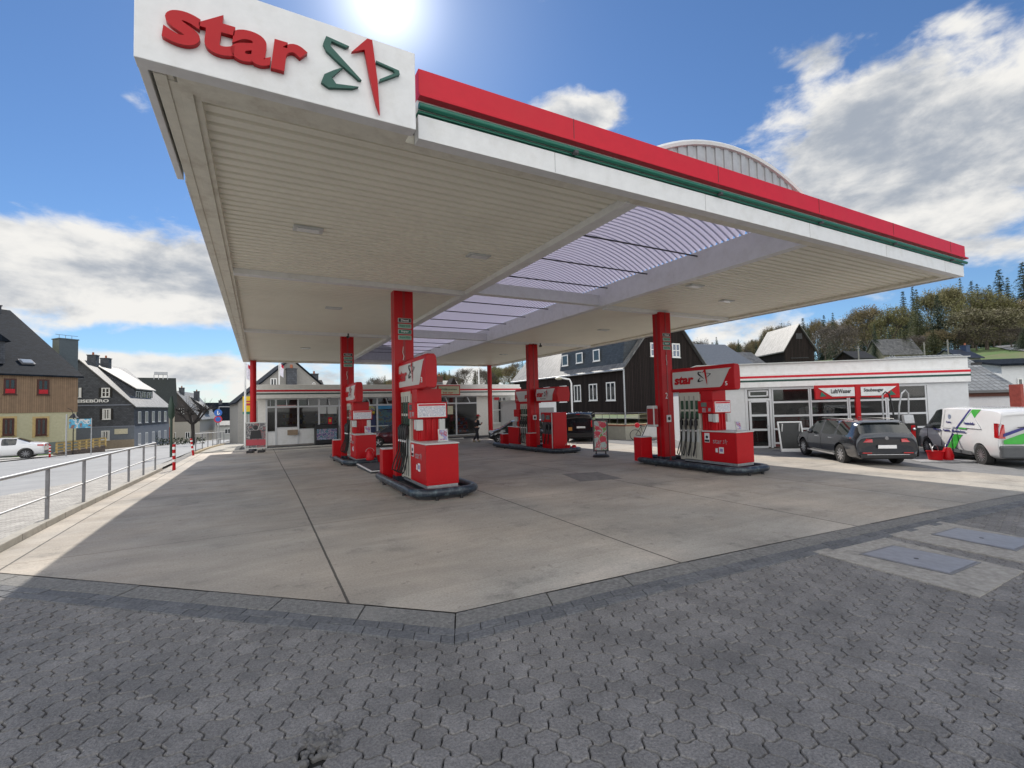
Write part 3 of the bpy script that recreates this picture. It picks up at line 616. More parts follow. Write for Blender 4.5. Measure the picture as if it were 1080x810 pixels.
b = MB(); u, v = 12.75, 6.4; t2 = text('2', .1, .2, WHITE, cn, (13.06, 6.60, 2.05), bold=.0)
t2.rotation_euler = (R(90), 0, 0)
for u, v in ((.55, 27.1), (16.25, 27.1)):
    b = MB(); b.cyl((u, v, gz(u, v)-.05), (u, v, 5.03), .17, n=24); c = b.build('column', RED, cn, smooth=40); b = MB(); b.cyl((u, v, gz(u, v)-.05), (u, v, gz(u, v)+.45), .185, n=24); b.build('column_base', NAVY, c, smooth=40)
# cameras under the soffit
for u, v in ((4.05, 14.8), (13.3, 14.95)):
    b = MB(); b.cyl((u, v, 5.03), (u, v, 4.92), .03, n=8); b.cyl((u-.05, v-.14, 4.87), (u+.02, v+.08, 4.9), .05, n=10); b.build('security_camera', BLACK, cn, smooth=40)
# ================================================================ pump islands
def island(label, u0, u1, v0, v1):
    cx, cy = (u0+u1)/2, (v0+v1)/2; z = gz(cx, cy); t = thing('pump_island', label, 'pump island', (cx, cy, z), 0, 'pump islands with dark tube bumpers')
    a, c = (u1-u0)/2-.12, (v1-v0)/2-.12; r = .42
    def rr(a, c, r):
        P = []
        for sx, sy, a0 in ((1, 1, 0), (-1, 1, 90), (-1, -1, 180), (1, -1, 270)):
            for k in range(7): an = R(a0+15*k); P.append((sx*(a-r)+r*math.cos(an), sy*(c-r)+r*math.sin(an)))
        return P
    sl = (gz(cx, v1)-gz(cx, v0))/(v1-v0); su = (gz(u1, cy)-gz(u0, cy))/(u1-u0)
    b = MB(); b.ext([(x, y, -.2) for x, y in rr(a-.10, c-.10, r-.1)], (0, 0, .30)); b.build('plinth', [ASPD], t, bevel=.015)
    b = MB(); b.tube([(x, y, .155+sl*y*.9+su*x*.9) for x, y in rr(a+.02, c+.02, r)], .092, 12, closed=True); b.build('bumper_rail', NAVY, t, smooth=60)
    b = MB()
    for x, y in [(a+.02, c*.5), (a+.02, -c*.5), (-a-.02, c*.5), (-a-.02, -c*.5), (a*.4, -c-.02), (-a*.4, -c-.02), (a*.4, c+.02), (-a*.4, c+.02)]:
        zz = sl*y+su*x; b.cyl((x, y, zz-.03), (x, y, zz+.09), .04, n=8)
    b.build('bumper_feet', BLACK, t); return t
island('pump island with scratched dark bumper, nearest the camera', 3.62, 5.24, 4.42, 8.5)
island('pump island with dark bumper in front of the white service building', 12.15, 13.85, 3.25, 7.45)
island('pump island with dark bumper in the back left row with buckets on it', 3.55, 5.2, 12.9, 17.3)
island('long pump island with dark bumper between the small black car and the black van', 12.2, 13.95, 12.3, 18.9)
b = MB(); zz = gz(4.6, 11)
b.ext([(3.95, 10.15, -.1), (5.3, 10.15, -.1), (5.3, 12.55, -.1), (3.95, 12.55, -.1)], (0, 0, .2)); lo = b.build('low_plinth', [ASPD, WHITE], None, (0, 0, zz), bevel=.012)
tag(lo, 'low dark slab with pale edge on the ground between the two left pump islands', 'plinth')
b = MB(); b.bb((3.93, 10.13, .085), (3.99, 12.57, .106)); b.bb((3.99, 10.13, .085), (4.4, 10.17, .106)); b.build('edge_angle', WHITE, lo)
# ================================================================ fuel dispensers
STK = mat('sticker', (.7, .7, .7), .5, var=.05); PRN = blotch_mat('price_print', [(.75, .75, .78), (.5, .52, .6), (.7, .7, .72), (.62, .6, .66)], 14)
GWIN = mat('green_window', (.012, .05, .03), .12); CREAM = mat('hose_panel', (.50, .48, .41), .4, var=.05)
def dispenser(label, num):
    t = thing('fuel_dispenser', label, 'fuel pump', (0, 0, 0), 0, 'red fuel pumps with lit sign boxes')
    b = MB(); b.bb((.05, .04, -.03), (.70, 1.93, .08)); b.build('plinth', BLACK, t)
    b = MB(); b.bb((.02, .012, .08), (.73, 1.9, .16)); b.build('skirt', STEEL, t, bevel=.004)
    b = MB(); b.bb((0, 0, .16), (.75, 1.2, 1.04)); c = b.build('cabinet', RED, t, bevel=.012)
    b = MB(); b.bb((-.004, .02, .5), (-.001, .03, 1.0)); b.bb((.03, -.004, .22), (.72, -.001, .225)); b.build('panel_seam', REDD, c)
    b = MB(); b.bb((-.02, -.02, 1.04), (.77, 1.22, 1.075)); b.build('worktop', LGREY, c, bevel=.006)
    b = MB(); b.bb((-.005, .92, .72), (-.001, 1.1, 1.0)); k = b.build('sticker', STK, c)
    b = MB(); b.ball((-.008, 1.01, .88), .045, 8, sc=(.1, 1, 1)); b.bb((-.009, .93, .74), (-.006, 1.09, .8)); b.build('pictogram', BLACK, k)
    b = MB(); b.bb((-.005, .62, .42), (-.001, .74, .58)); k = b.build('sticker', mat('red_sticker', (.4, .02, .03), .5), c)
    b = MB(); b.bb((-.006, .64, .44), (-.004, .72, .56)); b.build('sticker_field', STK, k)
    b = MB(); b.bb((-.005, .44, .42), (-.001, .6, .6)); k = b.build('sticker', STK, c); b = MB(); b.bb((-.007, .47, .47), (-.004, .57, .56)); b.build('pictogram', mat('violet_print', (.25, .2, .4), .5), k)
    o = text('star', .3, .12, mat('faded_print', (.35, .3, .32), .5), c, (-.001, .8, .7), (R(90), 0, R(-90)), bold=.0)
    e = emblem(c, Matrix.Translation((-.001, .46, .68)) @ Matrix.Rotation(R(-90), 4, 'Z'), .16, .004); e.data.materials[0] = MATS['faded_print']; e.data.materials[1] = MATS['faded_print']
    # display pillar
    b = MB(); b.bb((.10, .80, 1.075), (.62, 1.24, 1.6)); 
    for i in range(4): b.bb((.13+.13*i, .77, 1.1), (.19+.13*i, .80, 1.58)); b.bb((.07, .84+.1*i, 1.1), (.10, .9+.1*i, 1.58))
    b.build('pillar', RED, t, bevel=.008); b = MB(); b.bb((.06, .80, 1.98), (.66, 1.24, 2.3)); b.build('pillar_head', RED, t, bevel=.008)
    b = MB(); b.bb((-.02, .72, 1.6), (.77, 1.29, 1.98)); h = b.build('display_head', RED, t, bevel=.012)
    b = MB(); b.bb((.04, .705, 1.63), (.73, .72, 1.95)); k = b.build('price_board', WHITE, h, bevel=.004)
    b = MB(); b.bb((.06, .70, 1.65), (.71, .705, 1.88)); b.build('price_print', PRN, k)
    b = MB(); b.bb((.06, .70, 1.895), (.71, .705, 1.935)); b.build('price_heading', REDF, k)
    b = MB(); b.bb((-.03, .96, 1.80), (-.02, 1.16, 1.93)); b.build('screen', mat('lcd_screen', (.12, .14, .13), .15), h)
    b = MB()
    for i in range(3):
        for j in range(4): b.bb((-.028, 1.0+.045*i, 1.635+.035*j), (-.02, 1.035+.045*i, 1.66+.035*j))
    b.bb((-.03, .82, 1.66), (-.02, .9, 1.76)); b.build('keypad', STEEL, h)
    for s, y in ((-1, .9), (1, .9)):
        b = MB(); b.bb((.02 if s < 0 else .56, .69, 1.33), (.16 if s < 0 else .70, .80, 1.58)); b.bb((.02 if s < 0 else .56, .82, 1.35), (.10 if s < 0 else .70, .95, 1.58)); b.build('glove_box', LGREY, t, bevel=.006)
    b = MB(); b.box((.5, .3, 1.22), (.22, .03, .28), rx=R(-10)); b.box((.5, .33, 1.09), (.2, .14, .02)); k = b.build('leaflet_stand', LGREY, t); b = MB(); b.box((.5, .283, 1.225), (.18, .004, .23), rx=R(-10)); b.build('leaflet', blotch_mat('leaflet_print', [(.5, .5, .55), (.4, .1, .15), (.3, .3, .5), (.6, .55, .5)], 12), k)
    # hose module
    b = MB(); b.bb((.02, 1.26, .12), (.67, 2.08, 2.26)); md = b.build('hose_module', CREAM, t, bevel=.01)
    b = MB(); b.bb((.04, 1.25, 2.2), (.65, 2.07, 2.3)); b.build('module_cap', RED, t, bevel=.01)
    for s in (0, 1):
        X = .015 if s == 0 else .675; sx = -1 if s == 0 else 1
        for i in range(4):
            y = 1.36+.19*i
            b = MB(); b.bb((X-.004, y-.055, 1.72), (X+.004, y+.055, 2.0)); b.bb((X-.004, y-.055, 1.42), (X+.004, y+.055, 1.66)); b.build('fuel_window', GWIN, md)
            b = MB(); b.bb((X-.006, y+.091, .2), (X+.006, y+.099, 2.15)); b.bb((X-.004, y-.06, .7), (X+.004, y+.06, 1.1), 1); b.build('channel', [DGREY, LGREY], md)
            # nozzle
            b = MB(); x = X+sx*.06; b.tube([(X+sx*.01, y, 1.45), (x, y, 1.42), (x+sx*.02, y, 1.34), (x+sx*.03, y, 1.2), (x+sx*.03, y, 1.08)], [.02, .03, .04, .038, .024], 8); b.box((x+sx*.05, y, 1.28), (.015, .03, .2), ry=sx*R(8)); b.box((x, y, 1.3), (.07, .07, .16)); b.build('nozzle', [BLACK, RED, BLACK][i % 3] if i == 9 else BLACK, t, smooth=50)
            b = MB(); d = .05+.02*i; b.tube([(x+sx*.03, y, 1.1), (x+sx*.05, y+.01, .8), (x+sx*(.07+d), y+.0, .5), (x+sx*(.10+d), y+.03, .34), (x+sx*.09, y+.07, .27), (x+sx*.03, y+.09, .36), (X+sx*.02, y+.06, .75), (X+sx*.015, y+.05, 1.2), (X+sx*.0, y+.05, 1.6)], .016, 8); b.build('hose', RUBBER, t, smooth=60)
            b = MB(); b.cyl((x+sx*.03, y, 1.03), (x+sx*.03, y, 1.08), .027, n=10); b.build('hose_collar', CHROME, t, smooth=50)
    # sign box: barrel shaped cross section, slanted panel
    SX = lambda x: .15+(x-.375)*.33
    prof = [(.02, 0), (-.03, .12), (-.05, .35), (-.03, .58), (.02, .70), (.14, .74), (.61, .74), (.73, .70), (.78, .58), (.80, .35), (.78, .12), (.73, 0), (.61, -.03), (.14, -.03)]
    n = len(prof); ys = (0, .04, 2.34, 2.38); V = []
    for y, k in zip(ys, (.93, 1, 1, .95)):
        for x, z in prof: V.append((SX(.375+(x-.375)*k), y-.0, 2.31+.35+(z-.35)*k))
    F = [(i*n+j, i*n+(j+1) % n, (i+1)*n+(j+1) % n, (i+1)*n+j) for i in range(3) for j in range(n)]+[tuple(range(n))[::-1], tuple(range(3*n, 4*n))]
    b = MB(); b.add(V, F); sb = b.build('sign_box', RED, t, smooth=35)
    pan = mat('sign_face', (.56, .55, .52), .35, var=.03)
    for s in (0, 1):
        b = MB(); o = .006
        def P(y, q):    # point on the bulged face
            x, z = ((.02-o, 0) if q == 0 else (-.03-o, .12) if q == 1 else (-.05-o, .35) if q == 2 else (-.03-o, .58) if q == 3 else (.02-o, .70)); f = .5 if q in (0, 4) else 1
            if q == 0: x, z = -.01-o, .075
            if q == 4: x, z = -.01-o, .625
            return (SX(x if s == 0 else .75-x)+(-.003 if s == 0 else .003), y, 2.31+z)
        ya = [.50, .42, .28, .15, .08]; A = [P(y, q) for q, y in enumerate(ya)]; B = [P(2.28, q) for q in range(5)]
        b.add(A+B, [(i, i+1, 6+i, 5+i) for i in range(4)]); f = b.build('sign_panel', pan, sb)
        rot = (R(90), 0, R(-90)) if s == 0 else (R(90), 0, R(90)); X = SX(-.068)-.006 if s == 0 else SX(.818)+.006
        y0 = 2.2 if s == 0 else 1.0
        text('star', .78, .27, RED, sb, (X, y0 if s == 0 else 1.1, 2.52), rot, bold=.045, shear=.12)
        M = Matrix.Translation((X, 1.28 if s == 0 else 1.98, 2.47)) @ Matrix.Rotation(R(-90 if s == 0 else 90), 4, 'Z'); e = emblem(sb, M, .5, .006); e.data.materials[1] = BLACK
        text(num, .07, .12, WHITE, sb, (X+(.02 if s == 0 else -.02), .30 if s == 0 else .22, 2.42), rot, bold=.01, ext=.02)
    return t
DP = [(dispenser('red fuel pump nearest the camera, on the island with the scratched bumper', '3'), 4.04, 4.86, 0)]
B_ = dispenser('red fuel pump with the number 5 on its sign, before the white service building', '5'); DP.append((B_, 12.88, 3.82, 0))
C_ = dispenser('red fuel pump of the back left row beside two red buckets', '1'); DP.append((C_, 4.04, 13.3, 0))
D_ = dispenser('red fuel pump on the far side of the column of the long island', '7'); DP.append((D_, 13.55, 17.7, math.pi))
for o, u, v, rz in DP: o.location = (u, v, gz(u, v+1)+.105); o.rotation_euler = (0, 0, rz)
def tall_pump():
    t = thing('fuel_dispenser', 'narrow fuel pump with an orange red end panel, next to the black van', 'fuel pump', (0, 0, 0), 0, 'red fuel pumps with lit sign boxes')
    b = MB(); b.bb((0, 0, 0), (.75, .1, 1.75)); b.build('end_panel', RED, t, bevel=.02)
    b = MB(); b.bb((.0, .1, .0), (.75, .18, 1.72)); b.build('frame', LGREY, t, bevel=.008)
    b = MB(); b.bb((.06, .18, 0), (.69, 1.1, .72)); b.build('cabinet', RED, t, bevel=.01)
    b = MB(); b.bb((.1, .18, .72), (.65, 1.1, 1.3)); md = b.build('hose_module', DGREY, t, bevel=.01)
    b = MB(); b.bb((.04, .18, 1.3), (.71, 1.15, 1.75)); b.build('display_head', RED, t, bevel=.01)
    b = MB(); b.cyl((.02, .95, 1.52), (.06, .95, 1.52), .17, n=20); b.build('hose_reel', STEELD, t, smooth=40)
    b = MB(); b.bb((.02, .35, 1.42), (.04, .7, 1.62)); b.build('screen', MATS['lcd_screen'], t)
    for s in (-1, 1):
        for i in range(2):
            x = .375+s*.33; y = .4+.3*i; b = MB(); b.tube([(x, y, 1.2), (x+s*.03, y, 1.1), (x+s*.04, y, .9)], [.03, .04, .025], 8); b.box((x, y, 1.05), (.08, .1, .2)); b.build('nozzle', BLACK, t, smooth=50)
            b = MB(); b.tube([(x+s*.04, y, .92), (x+s*.1, y, .6), (x+s*.12, y+.05, .3), (x+s*.05, y+.12, .25), (x, y+.1, .7)], .016, 8); b.build('hose', RUBBER, t, smooth=60)
    # sign
    prof = [(.06, 0), (.0, .35), (.06, .70), (.69, .70), (.75, .35), (.69, 0)]; b = MB(); b.ext([(x, -.35, 2.25+z) for x, z in prof], (0, 1.95, 0)); sb = b.build('sign_box', RED, t, bevel=.03)
    for s in (0, 1):
        X = -.006 if s == 0 else .756; X2 = .047 if s == 0 else .703
        b = MB(); b.add([(X2, .12, 2.32), (X, .0, 2.6), (X2, -.12, 2.88), (X2, 1.5, 2.88), (X, 1.5, 2.6), (X2, 1.5, 2.32)], [(0, 1, 4, 5), (1, 2, 3, 4)]); b.build('sign_panel', MATS['sign_face'], sb)
        rot = (R(90), 0, R(-90 if s == 0 else 90)); X3 = -.012 if s == 0 else .762
        text('star', .6, .24, RED, sb, (X3, 1.42 if s == 0 else .6, 2.5), rot, bold=.045, shear=.12)
        e = emblem(sb, Matrix.Translation((X3, .72 if s == 0 else 1.2, 2.45)) @ Matrix.Rotation(R(-90 if s == 0 else 90), 4, 'Z'), .36, .006); e.data.materials[1] = BLACK
        text('Autogas', .5, .06, BLACK, sb, (X3, 1.1 if s == 0 else .6, 2.38), rot, bold=.02)
    return t
tp = tall_pump(); tp.location = (12.9, 13.35, gz(13, 14)+.10)
def waste_bin(u, v, label, w=.36, d=.34, h=.78):
    z = gz(u, v)+.10; b = MB(); b.bb((-w/2, -d/2, 0), (w/2, d/2, h)); t = thing('waste_bin', label, 'bin', (u, v, z), 0, 'red waste bins on the pump islands')
    b.build('body', RED, t, bevel=.012); b = MB(); b.bb((-w/2+.01, -d/2+.01, h), (w/2-.01, d/2-.01, h+.03)); b.build('lid', LGREY, t, bevel=.006)
waste_bin(3.95, 7.95, 'red bin behind the column of the nearest pump island'); waste_bin(12.48, 7.15, 'red bin left of the column of the number 5 pump', .5, .36, .8)
waste_bin(3.75, 16.0, 'red bin behind the back left pump'); waste_bin(13.0, 18.5, 'red bin at the far end of the long island beside the small black car', .4, .35, .6); waste_bin(12.6, 14.9, 'red bin at the foot of the column next to the narrow pump', .42, .36, .75)
# wiper box on the column of pump 5, notice boxes
t = thing('service_box', 'grey framed red squeegee box hung on the column of the number 5 pump', 'squeegee box', (12.6, 6.75, 1.1))
b = MB(); b.bb((0, -.04, 0), (.2, .3, .72)); b.build('body', LGREY, t, bevel=.03); b = MB(); b.bb((-.01, .0, .08), (.0, .26, .62)); b.bb((.03, -.05, .08), (.17, -.04, .62)); b.build('front_panel', REDD, t)
for u, v, z in ((13.08, 6.60, 1.25), (12.9, 15.19, 1.2)):
    b = MB(); b.bb((0, 0, 0), (.2, .02, .24)); o = b.build('notice_plate', STK, None, (u, v-.012, z)); tag(o, 'small white no smoking notice on the column of the '+('number 5 pump' if v < 10 else 'long island'), 'notice', 'notices on the columns'); b = MB(); b.cyl((.1, -.004, .12), (.1, .0, .12), .06, n=16); b.build('pictogram', BLACK, o)
# buckets and cans
def bucket(u, v, dz, label, r=.15, h=.26, can=False):
    t = thing('bucket', label, 'bucket', (u, v, gz(u, v)+dz), 0, 'red buckets and cans')
    b = MB(); b.lathe([(r*.8, 0), (r, h), (r*1.06, h), (r*1.06, h-.02), (r*.96, h-.02), (r*.78, .02)], n=20) if not can else b.lathe([(r*.9, 0), (r, h*.3), (r*.75, h*.75), (r*.5, h)], n=16); b.build('body', RED, t, smooth=40)
    b = MB(); b.tube([(r*math.cos(a), 0, h*.95+r*.9*math.sin(a)) for a in [math.pi*i/10 for i in range(11)]], .007, 6); b.build('handle', STEEL, t, smooth=50)
bucket(4.45, 12.78, .22, 'red watering can on the front bumper of the back left island', .15, .32, True)
bucket(4.95, 12.95, .12, 'wide red bucket at the corner of the back left island', .22, .24)
bucket(13.6, 12.75, .14, 'red watering can lying at the foot of the narrow pump', .13, .2, True); bucket(13.25, 12.75, .14, 'small red bucket at the front of the long island', .12, .2)
# ================================================================ facades
class Fr:
    """a vertical plane in the world: origin o, facade direction azimuth az (degrees, left to right), faces the camera side"""
    def __init__(s, o, az): s.o = np.array([float(q) for q in o]); s.rz = R(90-az); s.d = np.array([math.sin(R(az)), math.cos(R(az)), 0]); s.n = np.array([-s.d[1], s.d[0], 0])
    def px(s, x, y):
        r = ray(x, y); t = ((s.o-CAM)@s.n)/(r@s.n); p = CAM+r*t-s.o; return float(p@s.d), float(p[2])
    def side(s, x, y, X):
        o = s.o+s.d*X; r = ray(x, y); t = ((o-CAM)@s.d)/(r@s.d); p = CAM+r*t-s.o; return float(p@s.n), float(p[2])
WF = mat('white_window_frame', (.72, .72, .7), .45, var=.04)
CURT = mat('curtain', (.5, .5, .48), .9, var=.2, scale=15)
def window(par, x0, z0, x1, z1, y=0., M=None, frame=WF, nx=2, nz=1, fw=.07, shut=None, pane=GLASSD, curtain=False):
    M = M or Matrix.Identity(4); b = MB()
    b.bb((x0, y-.05, z0), (x1, y, z0+fw)); b.bb((x0, y-.05, z1-fw), (x1, y, z1)); b.bb((x0, y-.05, z0+fw), (x0+fw, y, z1-fw)); b.bb((x1-fw, y-.05, z0+fw), (x1, y, z1-fw))
    for i in range(1, nx): x = x0+(x1-x0)*i/nx; b.bb((x-fw/2, y-.048, z0+fw), (x+fw/2, y, z1-fw))
    for i in range(1, nz): z = z0+(z1-z0)*i/nz; b.bb((x0+fw, y-.046, z-fw*.3), (x1-fw, y, z+fw*.3))
    b.xf(M); w = b.build('window', frame, par)
    b = MB(); b.bb((x0+fw*.5, y-.022, z0+fw*.5), (x1-fw*.5, y-.012, z1-fw*.5)); b.xf(M); b.build('pane', pane, w)
    if curtain: b = MB(); b.bb((x0+fw, y-.026, z0+fw), (x0+(x1-x0)*.33, y-.023, z1-fw)); b.bb((x1-(x1-x0)*.33, y-.026, z0+fw), (x1-fw, y-.023, z1-fw)); b.xf(M); b.build('curtain', CURT, w)
    b = MB(); b.bb((x0-.05, y-.1, z0-.05), (x1+.05, y, z0)); b.xf(M); b.build('sill', frame, w)
    if shut:
        for a, c in ((x0-(x1-x0)*.3, x0-.03), (x1+.03, x1+(x1-x0)*.3)): b = MB(); b.bb((a, y-.06, z0), (c, y-.01, z1)); b.xf(M); b.build('shutter', shut, par)
    return w
def house(name, label, cat, o, az, w, d, ev, rg, ridge, wallm, roofm, zb=-2., oh=.35, group=None, hip=0., lower=None, lz=0.):
    """wall box with pitched roof; local x along the front, y depth; ev/rg heights above o"""
    t = thing(name, label, cat, o, R(90-az), group); b = MB()
    if ridge == 'x': b.ext([(0, 0, zb), (0, d, zb), (0, d, ev), (0, d/2, rg), (0, 0, ev)], (w, 0, 0))
    else: b.ext([(0, 0, zb), (w, 0, zb), (w, 0, ev), (w/2, 0, rg), (0, 0, ev)], (0, d, 0))
    b.build('wall', wallm, t)
    if lower: b = MB(); b.bb((-.04, -.04, zb), (w+.04, d+.04, lz)); b.build('lower_wall', lower, t)
    th = .14; b = MB(); uv = None
    if ridge == 'x':
        k = (rg-ev)/(d/2)
        for s in (0, 1):
            y0, y1 = (-oh, d/2) if s == 0 else (d+oh, d/2); z0, z1 = ev-oh*k+.05, rg+.05
            P = [(-oh, y0, z0), (w+oh, y0, z0), (w+oh-hip, y1, z1), (-oh+hip, y1, z1)]; b = MB(); b.ext(P, (0, 0, th)); r = b.build('roof', roofm, t)
    else:
        k = (rg-ev)/(w/2)
        for s in (0, 1):
            x0, x1 = (-oh, w/2) if s == 0 else (w+oh, w/2); z0, z1 = ev-oh*k+.05, rg+.05
            b = MB(); b.ext([(x0, -oh, z0), (x0, d+oh, z0), (x1, d+oh-hip, z1), (x1, -oh+hip, z1)], (0, 0, th)); r = b.build('roof', roofm, t)
    return t
def chimney(par, x, y, z0, z1, s=.7, m=None, pots=1, d=None):
    b = MB(); b.bb((x-s/2, y-(d or s)/2, z0), (x+s/2, y+(d or s)/2, z1)); b.bb((x-s/2-.06, y-(d or s)/2-.06, z1), (x+s/2+.06, y+(d or s)/2+.06, z1+.1)); c = b.build('chimney', m or SLATE, par)
    for i in range(pots): b = MB(); b.cyl((x+(i-(pots-1)/2)*.35, y, z1+.1), (x+(i-(pots-1)/2)*.35, y, z1+.45), .12, .1); b.build('chimney_pot', mat('terracotta', (.35, .12, .06), .8), c)
SLATE = pattern_mat('slate_cladding', (.085, .092, .105), (.045, .045, .05), 's', .3, .18, .7, 'XZ', .012, var=.25, spec=.25)
SLROOF = pattern_mat('slate_roof', (.014, .019, .027), (.007, .009, .012), 's', .3, .2, .75, 'XY', .012, var=.3, spec=.05)
SHROOF = pattern_mat('weathered_slate_roof', (.14, .137, .13), (.08, .08, .08), 's', .33, .22, .52, 'XY', .014, var=.4)
LTROOF = pattern_mat('light_tile_roof', (.25, .26, .26), (.13, .13, .13), 's', .3, .34, .6, 'XY', .03, off=0., var=.15, bump=.9)
BLKW = pattern_mat('black_board_cladding', (.024, .0175, .0155), (.006, .005, .005), 's', .19, 30, .75, 'XZ', .022, var=.35, bump=.9, spec=.15)
YEL = mat('yellow_render', (.52, .49, .28), .9, var=.08, bump=.4)
PLAS = mat('cream_render', (.47, .44, .29), .9, var=.1, bump=.5, stain=(.38, .35, .24), stain_amt=.4)
WOOD = pattern_mat('brown_board_cladding', (.25, .165, .10), (.13, .075, .04), 's', .14, 30, .7, 'XZ', .01, var=.15)
BRN = mat('brown_window_wood', (.07, .022, .015), .5)
GWALL = mat('grey_render', (.30, .29, .27), .9, var=.12, bump=.4, stain=(.2, .19, .17), stain_amt=.4)
SBLUE = mat('blue_grey_render', (.15, .17, .2), .9, var=.1)
# ---- brown and cream house at the left edge
D0 = W(80, 471, 42); f = Fr(D0, 52); wd = 17.
o = f.o-f.d*wd; F1 = Fr(o, 52); ev = F1.px(80, 397)[1]; bl = F1.px(80, 434.5)[1]; sd, sz = F1.side(15, 337, wd)
HD = sd*1.16; rgz = ev+(sz-ev)/sd*HD; print('house', sd, sz, ev, rgz)
h = house('village_house', 'house with brown boards above cream render and steep slate roof at the left edge', 'house', o, 52, wd, HD*2, ev, rgz, 'x', PLAS, SLROOF, zb=-1.5)
b = MB(); b.bb((-.03, -.06, bl), (wd+.05, HD*2+.02, ev-.02)); b.build('upper_cladding', WOOD, h)
b = MB(); b.bb((-.03, -.05, -1.5), (wd+.05, HD*2+.03, F1.px(60, 466)[1])); b.build('plinth', mat('grey_green_plinth', (.16, .19, .18), .9), h)
for x0, y0, x1, y1 in ((3, 399.5, 17, 416), (38.5, 400.5, 51.5, 416.5), (2, 441, 14.5, 459.5), (37, 441, 49, 459.5)):
    a = F1.px(x0, y1); c = F1.px(x1, y0); up = y0 < 420
    wn = window(h, a[0], a[1], c[0], c[1], -.06, frame=BRN, nx=2, fw=.12)
    if up: b = MB(); b.bb((a[0]+.1, -.16, a[1]+.1), (c[0]-.1, -.07, a[1]+.45)); b.build('flower_box', mat('red_flowers', (.45, .02, .03), .9, var=.4, scale=20), wn)
    else: b = MB(); b.bb((a[0]-.18, -.045, a[1]-.15), (a[0], -.0, c[1]+.15)); b.bb((c[0], -.045, a[1]-.15), (c[0]+.18, -.0, c[1]+.15)); b.bb((a[0], -.045, c[1]), (c[0], -.0, c[1]+.15)); b.build('window_surround', mat('ochre_trim', (.5, .36, .16), .8), wn)
kk = (rgz-ev)/HD
def roofpt(x, y): return (x, y, ev+y*kk+.2)
a = F1.px(12, 380)[0]; b = MB(); b.bb((a-2.6, 1.1, ev+.9), (a, 4.2, ev+2.9)); dm = b.build('dormer', SLATE, h); b = MB(); b.ext([(a-2.9, .9, ev+2.75), (a-1.3, .9, ev+4.1), (a+.3, .9, ev+2.75)], (0, 4, 0)); b.build('dormer_roof', SLROOF, dm)
b = MB(); b.bb((a-1.9, 1.02, ev+1.1), (a-.5, 1.09, ev+2.5)); b.build('dormer_window', mat('ochre_trim', (.5, .36, .16), .8), dm); b = MB(); b.bb((a-1.7, 1.0, ev+1.2), (a-.7, 1.015, ev+2.35)); b.build('pane', GLASSC, dm)
a = F1.px(34, 385)[0]; y = 1.75; b = MB(); b.box((a+.3, y, ev+y*kk+.28), (.9, .9, .1), rx=math.atan(kk)); sk2 = b.build('skylight_window', STEELD, h); b = MB(); b.box((a+.3, y-.03, ev+y*kk+.33), (.7, .7, .1), rx=math.atan(kk)); b.build('pane', glass_mat('sky_pane', (.3, .33, .36), 0, .05), sk2)
q_ = F1.side(10, 330, wd-1.5); chimney(h, wd-1.5, HD-.6, 8, F1.side(10, 317, wd-1.5)[1]+(0), 1.5); 
p = W(68.5, 392, 47); q = Matrix.Rotation(-F1.rz, 3, 'Z') @ Vector(p-o); zt = W(68.5, 358.5, 47)[2]-o[2]; chimney(h, q.x, q.y, 3, zt, 1.5, mat('metal_clad_chimney', (.10, .12, .13), .5, .2), 0, 1.3)
b = MB()
for i in range(3): b.cyl((q.x-.5+.5*i, q.y, zt), (q.x-.5+.5*i, q.y, zt+.5), .02, n=6)
b.tube([(q.x-.8, q.y, zt+.5), (q.x+1., q.y, zt+.48)], .02, 5); b.build('aerial', STEELD, h)
# ---- slate travel agency
D1 = W(141, 469.5, 59); w1 = 11.; az1 = 98; F2 = Fr(D1-np.array([math.sin(R(az1)), math.cos(R(az1)), 0])*w1, az1); e2 = F2.px(141, 428)[1]; r2 = F2.px(97, 380.7)[1]
h = house('travel_agency', 'dark slate clad travel agency with white lettering on its gable', 'house', F2.o, az1, w1, 13, e2, r2, 'y', SLATE, SHROOF, zb=-1.5, oh=.3)
g = F2.px(100, 451)[1]; b = MB(); b.bb((-.03, -.05, -1.5), (w1+.05, 13.02, g)); b.build('ground_floor', SBLUE, h); b = MB(); b.bb((-.05, -.1, g), (w1+.1, 0, g+.12)); b.bb((-.05, -.08, F2.px(100, 427.5)[1]-.06), (w1+.05, 0, F2.px(100, 427.5)[1]+.06)); b.build('cornice', mat('pale_blue_trim', (.2, .22, .27), .7), h)
a = F2.px(84.5, 425); c = F2.px(115, 420.5); L_ = c[0]-a[0]
text('REISEBÜRO', L_*9/7.2, (c[1]-a[1])*.98, WHITE, h, (c[0]-L_*9/7.2, -.03, a[1]+.02), ext=.06, bold=.03)
for x0, y0, x1, y1, sh in ((107, 409, 116, 419, 1), (108, 431, 117, 442.5, 1), (83, 409, 86, 419, 1), (107, 454, 116, 464.5, 0)):
    a = F2.px(x0, y1); c = F2.px(x1, y0); window(h, a[0], a[1], c[0], c[1], -.0 if y0 < 450 else -.05, nx=2, nz=2 if y0 < 420 else 1, fw=.12, shut=BLACK if sh else None, curtain=y0 > 425)
a = F2.px(121, 458); c = F2.px(135, 452); b = MB(); b.bb((a[0], -.1, a[1]), (c[0], -.05, c[1])); b.build('show_panel', mat('pale_panel', (.6, .56, .42), .6), h)
b = MB(); b.bb((-.04, -.06, -1.5), (w1+.06, -.01, F2.px(120, 464)[1])); b.build('plinth', mat('tan_plinth', (.3, .25, .19), .9), h)
RM = Matrix.Translation((w1, 0, 0)) @ Matrix.Rotation(R(90), 4, 'Z')
